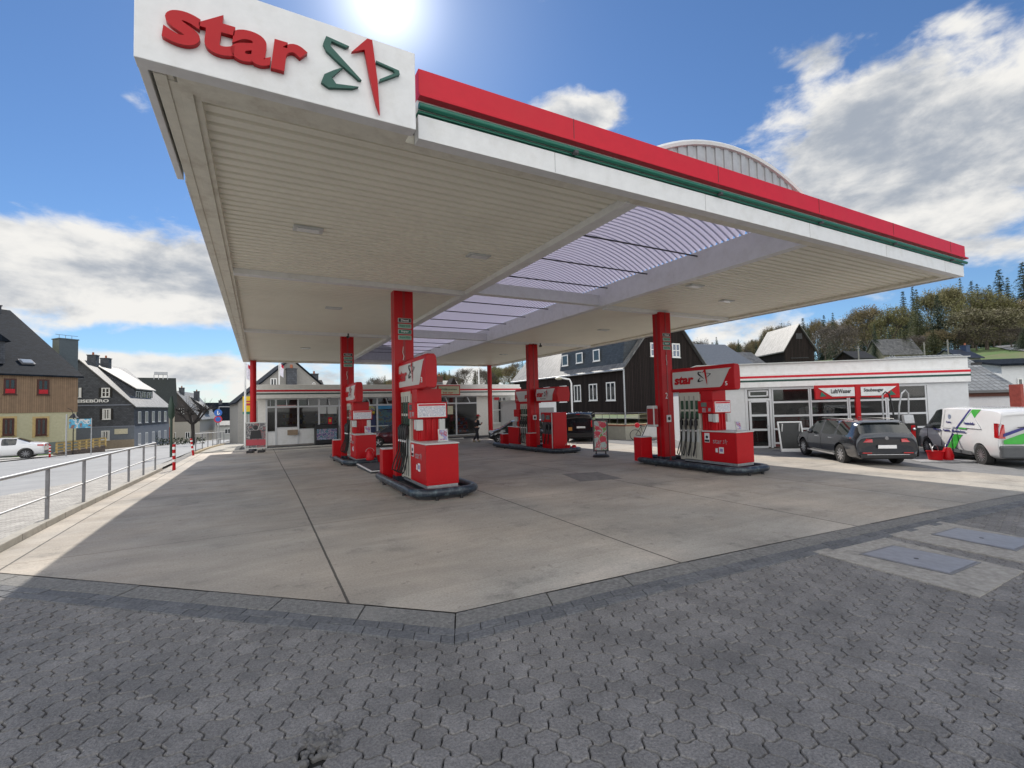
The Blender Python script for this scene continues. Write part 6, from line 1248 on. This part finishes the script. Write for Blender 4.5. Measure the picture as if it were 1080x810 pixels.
for dz, m, m2, kind in ((-.35, BLU, WHITE, 0), (-.9, SRED, BLU, 1)):
    b = MB(); b.lathe([(.3, -.02), (.3, .0)], (0, -.06, hh+dz), 24, axis='Y'); k = b.build('sign_disc', m, t); b = MB()
    if kind == 0: b.box((-.03, -.09, hh+dz), (.07, .01, .34)); b.box((.07, -.09, hh+dz-.1), (.05, .01, .18), ry=R(35))
    else: b.lathe([(.2, -.01), (.2, .0)], (0, -.085, hh+dz), 20, axis='Y')
    b.build('sign_symbol', m2, k)
t, hh = pole('signal_pole', 'dark green pole with a closed dark signal head beside the end of the railing', 'signal', 180.5, 468, 418, 27, .07, mat('dark_green_paint', (.02, .045, .03), .5)); b = MB(); b.lathe([(.05, hh-1.35), (.17, hh-1.1), (.15, hh-.5), (.07, hh-.1)], n=14); b.build('signal_head', MATS['dark_green_paint'], t, smooth=40)
t, hh = pole('sign_gantry', 'thin grey gantry with a long arm over the end of the street', 'gantry', 231, 462, 429, 58, .06); b = MB(); q = W(256, 429.5, 58)-W(231, 429.5, 58); b.cyl((0, 0, hh), (q[0], q[1], hh+q[2]), .05); b.cyl((q[0], q[1], 0), (q[0], q[1], hh), .06); b.build('arm', STEEL, t)
for k, (px, D, top) in enumerate(((258.5, 35, 370), (294.5, 45, 368), (506, 48, 378))):
    t, hh = pole('flag_pole', ['white flagpole left of the rear corner column with a white and red flag', 'white flagpole in front of the grey gable with a white and red flag', 'white flagpole behind the right half of the shop'][k], 'flagpole', px, 465 if k == 0 else 440, top, D, .08 if k == 0 else .06, WHITE, 'flagpoles behind the canopy')
    if k < 2:
        zf = W(px, 384, D)[2]-t.location.z; V = []; 
        for i in range(9):
            for j in range(9): V.append((.08+.3*i/8, .10*math.sin(i*1.3+j*.35)*i/8, zf-1.15*j/8+.1-.03*i))
        b = MB(); b.add(V, [(i*9+j, i*9+j+1, (i+1)*9+j+1, (i+1)*9+j) for i in range(8) for j in range(8)], 0); b.m = [1 if j < 2 and i > 2 else 0 for i in range(8) for j in range(8)]; b.build('flag', [mat('flag_white', (.7, .68, .75), .8), SRED], t, smooth=70, fix=False)
t, hh = pole('parcel_sign', 'yellow sign with red mark and green foot beside the rear corner column', 'sign', 262.5, 465, 418, 37, .05); a = W(260, 434, 37); c = W(265.5, 418, 37); wq = .85; b = MB(); b.bb((-wq/2, -.08, hh-1.2), (wq/2, .08, hh)); k = b.build('sign_panel', mat('sign_yellow', (.75, .5, .01), .4), t); b = MB(); b.bb((-.3, -.09, hh-.72), (.3, -.08, hh-.55)); b.bb((-.2, -.09, hh-.45), (.1, -.08, hh-.35)); b.build('sign_mark', SRED, k); b = MB(); b.bb((-wq/2, -.081, hh-1.4), (wq/2, .08, hh-1.2)); b.build('green_strip', GREEN, k)
# street lamp
p = W(604, 452, 37); z = gz(p[0], p[1]); hh = W(604, 400, 37)[2]-z; t = thing('street_lamp', 'white street lamp with a curved arm before the black boarded house', 'street lamp', (p[0], p[1], z)); q = W(592, 398.5, 37)-W(604, 400, 37); b = MB(); b.tube([(0, 0, 0), (0, 0, hh-.3), (q[0]*.15, q[1]*.15, hh), (q[0], q[1], hh+.15)], .07, 8); b.build('pole', WHITE, t, smooth=60); b = MB(); b.ball((q[0]*1.1, q[1]*1.1, hh+.1), .25, 6, sc=(1.2, 1.2, .5)); b.build('lamp_head', mat('cream_lamp', (.6, .57, .45), .4), t, smooth=60)
# lantern and banner at the left house
t, hh = pole('wall_lantern', 'old style lantern with dark shade on a curved pole by the cream house', 'street lamp', 77, 470, 436, 36, .035, BLACK); b = MB(); b.tube([(0, 0, hh-.2), (-.1, 0, hh+.25), (-.35, 0, hh+.4)], .02, 6); b.lathe([(.3, hh-.35), (.12, hh-.12), (.05, hh)], n=14); b.build('lamp_shade', BLACK, t, smooth=50)
t, hh = pole('banner_pole', 'grey pole with a small blue landscape banner in front of the cream house', 'banner', 69.5, 479, 437, 33, .05); b = MB(); b.bb((.15, -.02, hh-1.0), (1.35, .0, hh-.35)); b.build('banner', blotch_mat('banner_print', [(.2, .1, .08), (.05, .25, .4), (.1, .35, .5), (.5, .5, .5), (.05, .2, .3)], 2.2), t)
b = MB(); b.cyl((1.35, 0, 0), (1.35, 0, hh-.3), .03); b.build('second_pole', STEEL, t)
# timber fence on a stone wall
a = W(59, 478, 35); c = W(111, 468, 41); t = thing('timber_fence', 'yellow timber plank fence on a low stone wall beside the cream house', 'fence', (a[0], a[1], gz(a[0], a[1])), 0); d = Vector((c[0]-a[0], c[1]-a[1], gz(c[0], c[1])-gz(a[0], a[1]))); TW = mat('yellow_timber', (.45, .32, .12), .7, var=.2)
b = MB(); b.ext([(0, 0, -.3), (d.x, d.y, d.z-.3), (d.x, d.y, d.z+.55), (0, 0, .25)], (-.25, .3, 0)); b.build('stone_wall', pattern_mat('rough_stone', (.2, .15, .11), (.1, .09, .08), 's', .3, .15, .9, 'XZ', .02), t)
for k in range(8): s = k/7; b = MB(); b.box((d.x*s, d.y*s+.1, d.z*s+.3*s+.55), (.1, .1, .75)); b.build('post', TW, t)
for k in range(3): b = MB(); z = .38+.24*k; b.ext([(0, .02, z), (d.x, d.y+.02, d.z+z+.28), (d.x, d.y+.02, d.z+z+.42), (0, .02, z+.14)], (-.02, -.04, 0)); b.build('plank', TW, t)
for px, lab in ((150.5, 'dark clipped column shrub left of the side door of the travel agency'), (162.5, 'dark clipped column shrub before the painted inn')):
    p = W(px, 466, 66); z = gz(p[0], p[1]); t = thing('column_shrub', lab, 'shrub', (p[0], p[1], z), 0, 'clipped column shrubs'); b = MB(); rr_ = random.Random(int(px))
    for i in range(260): a = rr_.uniform(0, 6.28); zz = rr_.uniform(.1, 2.3); r = .42*math.sin(math.pi*min(1, zz/2.4+.12))*rr_.uniform(.7, 1.1); c = Vector((r*math.cos(a), r*math.sin(a), zz)); b.add([c+Vector((rr_.uniform(-.12, .12) for _ in range(3))) for _ in range(3)], [(0, 1, 2)])
    b.build('foliage', mat('dark_shrub_leaf', (.02, .04, .015), .8, var=.4), t, fix=False); b = MB(); b.cyl((0, 0, 0), (0, 0, .5), .06); b.build('stem', mat('bark', (.09, .07, .055), .9, var=.3), t)
b = MB(); p = W(192, 467, 62); t = thing('hedge', 'low dark green hedge below the pruned street tree', 'hedge', (p[0], p[1], gz(p[0], p[1]))); rr_ = random.Random(9)
for i in range(700): c = Vector((rr_.uniform(-2.6, 2.6), rr_.uniform(-.4, .4), rr_.uniform(0, .9))); b.add([c+Vector((rr_.uniform(-.14, .14) for _ in range(3))) for _ in range(3)], [(0, 1, 2)])
b.build('foliage', MATS['dark_shrub_leaf'], t, fix=False)
# ================================================================ person
def skin(name, pts, edges, m, parent, sub=2, root=0):
    me = bpy.data.meshes.new(name); me.from_pydata([p[:3] for p in pts], edges, []); o = bpy.data.objects.new(name, me); COL.objects.link(o); s = o.modifiers.new('skin', 'SKIN'); s.use_smooth_shade = True
    for i, p in enumerate(pts): sv = me.skin_vertices[0].data[i]; r = p[3]; sv.radius = (r, p[4] if len(p) > 4 else r); sv.use_root = (i == root)
    q = o.modifiers.new('sub', 'SUBSURF'); q.levels = sub; q.render_levels = sub
    dg = bpy.context.evaluated_depsgraph_get(); m2 = bpy.data.meshes.new_from_object(o.evaluated_get(dg)); bpy.data.objects.remove(o); m2.materials.clear(); m2.materials.append(m)
    m2.polygons.foreach_set('use_smooth', [True]*len(m2.polygons)); o = bpy.data.objects.new(name, m2); COL.objects.link(o); o.parent = parent; return o
p = W(503, 463.8, 31); z = gz(p[0], p[1]); t = thing('person', 'person in dark clothes and red cap walking and looking down at a phone', 'person', (p[0], p[1], z), R(-85))
SK = mat('skin', (.45, .25, .17), .6); CL = mat('dark_clothes', (.018, .018, .022), .85, var=.2); TR = mat('dark_trousers', (.022, .022, .028), .85, var=.2)
J = [(0, 0, .95, .13, .11), (0, .0, 1.12, .12, .1), (0, .02, 1.32, .16, .11), (0, .05, 1.46, .07, .06), (0, .09, 1.54, .055), (0, .12, 1.64, .085, .1), (0, .13, 1.72, .075, .09),
     (-.19, .03, 1.40, .058), (-.26, .02, 1.14, .048), (-.14, .26, 1.14, .036), (-.08, .34, 1.20, .026), (.19, .03, 1.40, .058), (.26, .04, 1.14, .048), (.12, .28, 1.16, .036), (.05, .35, 1.21, .026),
     (-.09, .0, .88, .09), (-.10, .13, .49, .065), (-.10, .14, .10, .045), (-.10, .27, .04, .035), (.09, 0, .88, .09), (.10, -.05, .50, .065), (.10, -.30, .14, .045), (.10, -.20, .05, .035)]
E_ = [(0, 1), (1, 2), (2, 3), (3, 4), (4, 5), (5, 6), (2, 7), (7, 8), (8, 9), (9, 10), (2, 11), (11, 12), (12, 13), (13, 14), (0, 15), (15, 16), (16, 17), (17, 18), (0, 19), (19, 20), (20, 21), (21, 22)]
skin('body', J, E_, SK, t)
g = lambda i, k=1.18: (*J[i][:3], *[r*k+.008 for r in J[i][3:]])
skin('jacket', [g(0, 1.25), g(1), g(2), g(3, 1.0), g(7), g(8), (-.16, .22, 1.14, .05), g(11), g(12), (.14, .24, 1.155, .05)], [(0, 1), (1, 2), (2, 3), (2, 4), (4, 5), (5, 6), (2, 7), (7, 8), (8, 9)], CL, t)
skin('trousers', [(0, 0, .96, .14, .12), g(15), g(16), (*J[17][:3], .065), g(19), g(20), (*J[21][:3], .065)], [(0, 1), (1, 2), (2, 3), (0, 4), (4, 5), (5, 6)], TR, t)
for i, x in ((17, -.1), (21, .1)): b = MB(); q = J[i]; b.ball((q[0], q[1]+.08, .055), .14, 8, sc=(.42, 1., .42)); b.build('shoe', mat('pale_shoes', (.4, .36, .25), .7), t, smooth=60)
b = MB(); b.ball((0, .12, 1.74), .108, 8, sc=(.95, 1.1, .75)); b.box((0, .25, 1.70), (.14, .12, .015), rx=R(-20)); b.build('cap', mat('red_cap', (.4, .03, .04), .8), t, smooth=50)
b = MB(); b.ball((0, .06, 1.63), .095, 8, sc=(.98, .8, 1.1)); b.build('hair', mat('brown_hair', (.05, .03, .02), .8), t, smooth=60)
b = MB(); b.ball((0, .225, 1.64), .018, 5); b.build('nose', SK, t); b = MB(); b.ball((-.035, .205, 1.665), .01, 5); b.build('eye', BLACK, t); b = MB(); b.ball((.035, .205, 1.665), .01, 5); b.build('eye', BLACK, t)
for s in (-1, 1):
    for k in range(5):
        x0 = s*(.065 if s < 0 else .065); b = MB(); yy = .36; zz = 1.19+.018*k; b.tube([(s*.07, yy, zz), (s*.05, yy+.05-.004*abs(k-2), zz+.01), (s*.02, yy+.055, zz+.012)] if k < 4 else [(s*.07, yy-.02, 1.25), (s*.03, yy, 1.265)], .009, 6); b.build('finger', SK, t, smooth=60)
o = MB().box((0, 0, 0), (.075, .012, .15), rx=R(-40)).build('phone', BLACK, None, np.array(p)*0+np.array([p[0]+.38*math.sin(R(85)), p[1]+.38*math.cos(R(85)), z+1.24]), R(-85)); tag(o, 'dark phone held by the person in the red cap', 'phone')
# ================================================================ trees
BARK = mat('bark', (.09, .07, .055), .9, var=.3)
def leaf_mat(name, c, var=.45):
    m = mat(name, c, .75, var=var, scale=.9); return m
def conifer(seed, m, full=1.):
    rnd = random.Random(seed); t = bpy.data.objects.new('conifer', None); COL.objects.link(t); b = MB(); b.cyl((0, 0, -.6), (0, 0, 9.2), .16, .03, 7); b.build('trunk', BARK, t)
    b = MB(); z = .9
    while z < 9.9:
        r = (10-z)*.27*full*rnd.uniform(.8, 1.12)+.25; n = int(7+r*4); a0 = rnd.uniform(0, 6)
        for i in range(n):
            a = a0+2*math.pi*i/n+rnd.uniform(-.25, .25); L_ = r*rnd.uniform(.65, 1.15); seg = max(2, int(L_*4.5))
            for k in range(seg):
                f = (k+.5)/seg; rad = L_*f; c = Vector((math.cos(a)*rad, math.sin(a)*rad, z-.18*L_*f*f*2+rnd.uniform(-.06, .06)+.12))
                for q in range(3):
                    w = (.26-.1*f)*rnd.uniform(.7, 1.3); d1 = Vector((rnd.gauss(0, 1), rnd.gauss(0, 1), rnd.gauss(-.5, .4))).normalized()*w; d2 = Vector((math.cos(a), math.sin(a), -.35)).normalized()*w*1.3; cc_ = c+Vector((rnd.uniform(-.1, .1), rnd.uniform(-.1, .1), rnd.uniform(-.1, .1)))
                    b.add([cc_-d2*.5, cc_+d1*.5, cc_+d2*.6], [(0, 1, 2)])
        z += .30+.02*z*.3
    b.build('crown', m, t, fix=False); return t
def broad(seed, m, spread=1., leaf=1., dens=1., h=10.):
    """branching tree, early spring: a haze of twigs and buds round real limbs"""
    rnd = random.Random(seed); t = bpy.data.objects.new('tree', None); COL.objects.link(t); tr = MB(); cr = MB(); tips = []
    def grow(p, d, L_, r, lev):
        q = p+d*L_; tr.tube([p, (p+q)/2+Vector((rnd.uniform(-.06, .06), rnd.uniform(-.06, .06), 0))*L_, q], [r, r*.8, r*.62], 5 if lev < 2 else 3)
        if lev >= 5: tips.append((q, d)); return
        for i in range(3 if lev < 3 else 3):
            a = rnd.uniform(0, 6.28); s = Vector((math.cos(a), math.sin(a), rnd.uniform(-.1, .35)))*spread*rnd.uniform(.55, .95); nd = (d+s).normalized(); nd.z += .12; grow(p+d*L_*rnd.uniform(.72, 1), nd.normalized(), L_*rnd.uniform(.70, .90), r*.6, lev+1)
    grow(Vector((0, 0, -.5)), Vector((0, 0, 1)), h*.22, .2, 0)
    for q, d in tips:
        for k in range(int(3*dens)):
            a = Vector((rnd.gauss(0, 1), rnd.gauss(0, 1), rnd.gauss(.3, .7))).normalized(); L_ = rnd.uniform(.35, .95); e = q+a*L_; tr.add([q, e, q+Vector((.02, .02, .02))], [(0, 1, 2)])
            for j in range(int(5*leaf)):
                c = q+a*L_*rnd.uniform(-.4, 1.1)+Vector((rnd.gauss(0, .2), rnd.gauss(0, .2), rnd.gauss(0, .2))); w = rnd.uniform(.06, .16)
                cr.add([c+Vector((rnd.uniform(-w, w) for _ in range(3))) for _ in range(3)], [(0, 1, 2)])
    zc = max(q.z for q, d in tips)*.62; zr = max(q.z for q, d in tips)*.40; rr = max(math.hypot(q.x, q.y) for q, d in tips)*.95
    for k in range(int(95*dens)):
        while True:
            c0 = Vector((rnd.uniform(-1, 1), rnd.uniform(-1, 1), rnd.uniform(-1, 1)))
            if .35 < c0.length < 1: break
        c0 = Vector((c0.x*rr, c0.y*rr, zc+c0.z*zr)); sd_ = rnd.uniform(.25, .6)
        for j in range(int(22*leaf)):
            c = c0+Vector((rnd.gauss(0, sd_), rnd.gauss(0, sd_), rnd.gauss(0, sd_*.7))); w = rnd.uniform(.06, .17)
            cr.add([c+Vector((rnd.uniform(-w, w) for _ in range(3))) for _ in range(3)], [(0, 1, 2)])
        tr.add([c0, c0+Vector((rnd.gauss(0, .5), rnd.gauss(0, .5), rnd.gauss(0, .5))), c0*.98], [(0, 1, 2)])
    tr.build('trunk', BARK, t, fix=False)
    if cr.v: cr.build('crown', m, t, fix=False)
    return t
CON = [conifer(1, leaf_mat('fir_green', (.022, .042, .022)), 1.3), conifer(2, leaf_mat('spruce_green', (.035, .055, .025)), 1.6), conifer(3, leaf_mat('olive_fir', (.07, .08, .03)), 1.5)]
BRO = [broad(4, leaf_mat('spring_bud_brown', (.19, .15, .075)), .9, 1.6), broad(5, leaf_mat('spring_bud_green', (.17, .16, .06)), .8, 1.8), broad(6, leaf_mat('larch_yellow', (.20, .18, .08)), .55, 2.2), broad(8, leaf_mat('bare_twig_grey', (.12, .10, .085)), 1.0, .6, 1.4), broad(11, leaf_mat('dome_bud_olive', (.15, .135, .07)), 1.5, 2.4, 1.3)]
HT = {}
for t in CON+BRO:
    zs_ = [v.co.z for c in kids(t) for v in c.data.vertices]; xs_ = [v.co.x for c in kids(t) for v in c.data.vertices]; HT[t.name] = (max(zs_), (max(xs_)-min(xs_)))
used = set()
def plant(proto, px, pyt, D, label, group, wpx=None, pyb=None):
    p = W(px, pyt, D); z = gz(p[0], p[1]); H = p[2]-z
    if H < 1: return
    h0, w0 = HT[proto.name]; s = H/h0; sx = s if not wpx else (wpx*D/496)/w0
    if proto.name in used: o = copy_tree(proto)
    else: o = proto; used.add(proto.name)
    o.location = (p[0], p[1], z); o.scale = (sx, sx, s); o.rotation_euler = (0, 0, random.uniform(0, 6.28)); o.name = 'conifer' if proto in CON else 'tree'
    tag(o, label, 'tree', group)
gH = 'trees on the right hillside'
plant(BRO[3], 885, 337, 84, 'bare round crowned tree on the meadow right of the black barn', gH, 46); plant(CON[0], 922, 342, 86, 'small dark conifer left of the grey hillside roof', gH, 17)
plant(BRO[0], 912, 318, 118, 'brown budding tree above the small dark conifer', gH, 50); plant(BRO[1], 938, 320, 112, 'budding tree just left of the tall olive conifer', gH, 46); plant(BRO[3], 868, 340, 125, 'bare thin tree right behind the black barn', gH, 30)
plant(CON[2], 966, 305, 98, 'tall olive green conifer right of the grey hillside roof', gH, 34); plant(CON[0], 988, 311, 96, 'dense dark fir with wide base beside the olive conifer', gH, 38)
plant(BRO[2], 1002, 297, 120, 'yellowish larch rising behind the dark fir', gH, 44); plant(BRO[2], 984, 300, 126, 'yellowish larch behind the two large conifers', gH, 36)
plant(BRO[4], 1038, 319, 92, 'wide dome shaped olive brown tree above the tiled roof', gH, 92); plant(CON[1], 1079, 345, 80, 'green conifer cut by the right edge', gH, 30)
plant(CON[0], 952, 307, 140, 'dark fir on the ridge left of the canopy tip', gH, 30); plant(CON[0], 962, 302, 142, 'second dark fir on the ridge left of the canopy tip', gH, 24); plant(CON[1], 1012, 293, 130, 'dark fir on the ridge just under the canopy tip', gH, 28)
for px, ty, w in ((1030, 299, 18), (1053, 284, 22), (1062, 292, 18), (1078, 276, 24), (1090, 280, 24), (1100, 290, 24), (1043, 300, 18), (1024, 296, 14)):
    plant(CON[(px//7) % 2], px, ty, 128+px % 7, 'dark fir of the tall group on the ridge at the right edge', 'ridge firs at the right edge', w*2.2)
for px, ty, w in ((1022, 302, 30), (1068, 312, 40), (1050, 305, 34), (1095, 310, 40)): plant(BRO[(px//2) % 2], px, ty, 112, 'brown budding tree below the ridge firs at the right edge', 'budding trees below the ridge firs', w*1.5)
rnd = random.Random(21)
for i in range(60):      # far wood behind the barn and up to the ridge
    px = rnd.uniform(735, 965); ty = 352-(px-735)*.145+rnd.uniform(-5, 8); ty = min(ty, 352)
    if px < 800: ty = 356+rnd.uniform(-3, 6)
    plant(rnd.choice([CON[0], CON[1], BRO[0], BRO[1], BRO[3], BRO[0]]), px, ty+2, rnd.uniform(150, 215), 'tree of the far wood between the black barn and the canopy', 'far wood behind the barn', rnd.uniform(18, 28))
for i in range(110):     # wooded hill behind the shop
    px = rnd.uniform(395, 735); base = 397-max(0, px-440)*.135; ty = base+rnd.uniform(-4, 9); pr = rnd.choice([CON[0], CON[1], CON[2], BRO[3], BRO[3], BRO[1], BRO[0]])
    plant(pr, px, ty, rnd.uniform(150, 230), 'tree of the far mixed wood behind the shop roof', 'far wood behind the shop', rnd.uniform(13, 21)*(1.3 if pr in BRO else 1))
for px, ty, w in ((803, 353, 10), (797, 358, 8)): plant(CON[0], px, ty, 110, 'dark conifer left of the black barn roof', 'conifers beside the barn', w)
for i in range(22): px = rnd.uniform(800, 850); plant(rnd.choice(CON[:2]+[BRO[3]]), px, 362+rnd.uniform(-6, 4), 190, 'tree of the far wood seen around the barn', 'far wood around the barn', 9)
for i in range(16):
    px = 955+i*9+rnd.uniform(-3, 3); plant(rnd.choice([BRO[0], BRO[1], BRO[4], BRO[3], CON[2]]), px, 346+rnd.uniform(-9, 9), rnd.uniform(84, 108), 'low bushy tree at the foot of the hillside wood on the right', 'bushy trees at the foot of the hillside wood', rnd.uniform(26, 46))
# pruned street tree
p = W(203, 468, 52); z = gz(p[0], p[1]); t = thing('street_tree', 'pruned bare street tree with a round head of twigs before the grey houses', 'tree', (p[0], p[1], z)); b = MB(); rnd = random.Random(2)
b.tube([(0, 0, -.2), (.05, 0, 1.4), (0, 0, 2.4)], [.2, .16, .18], 8); kn = []
for k in range(7): a = 2*math.pi*k/7; q = Vector((math.cos(a)*1.3, math.sin(a)*1.3, 3.5+rnd.uniform(-.2, .4))); b.tube([(0, 0, 2.3), (q.x*.5, q.y*.5, 2.9), q], [.12, .09, .09], 6); kn.append(q)
b.build('trunk', mat('dark_bark', (.035, .03, .028), .9), t, smooth=60); b = MB()
for q in kn:
    for j in range(34): d = Vector((rnd.gauss(0, .8), rnd.gauss(0, .8), rnd.uniform(.2, 1))).normalized()*rnd.uniform(.6, 1.7); b.cyl(q, q+d, .022, .008, 3, caps=False)
b.build('twigs', MATS['dark_bark'], t, fix=False)
# hillside sheds, poles
h = house('hill_shed', 'grey roofed building half hidden by conifers on the right hillside', 'building', W(932, 378, 84), 118, 6.6, 4.2, .9, 3.5, 'x', mat('tan_wall', (.3, .27, .2), .9), SHROOF, zb=-4); window(h, 1, .1, 2, 1., -.02)
h = house('dark_hut', 'low dark hut roof left of the grey roofed hillside building', 'hut', W(901, 381, 70), 105, 3.5, 3, .5, 1.5, 'x', BLKW, mat('dark_tar_roof', (.02, .02, .022), .8), zb=-4); b = MB(); b.bb((1, -.03, -.8), (1.7, 0, .4)); b.build('door', BLACK, h)
h = house('dark_roof_house', 'small dark roofs with a blue chimney above the tiled roof', 'house', W(1012, 379, 70), 105, 4.2, 3.6, .3, 1.5, 'x', GWALL, mat('navy_roof', (.02, .025, .04), .6), zb=-5); chimney(h, 3.6, 1.5, 0, 2.2, .8, mat('blue_chimney', (.04, .06, .12), .6)); window(h, 1, -1, 1.7, -.2, -.02)
for px, pyb, pyt, lab in ((976, 385, 361, 'wooden power pole before the dark fir'), (1001, 385, 358, 'wooden power pole right of the dark fir'), (906, 382, 365, 'short pole on the meadow by the bare tree')):
    t, hh = pole('power_pole', lab, 'pole', px, pyb, pyt, 60, .08, mat('grey_wood', (.25, .24, .22), .9), 'poles on the hillside'); b = MB(); b.bb((-.35, -.03, hh-.35), (.35, .03, hh-.28)); b.build('cross_arm', MATS['grey_wood'], t)
P = [GP(q[0], q[1]) for q in ((1092, 372), (1062, 369), (1048, 366), (1064, 363.5), (1098, 363))]
sheet('hill_road', [tuple(q[:2]) for q in P], .08, MATS['road_asphalt'], 2.)
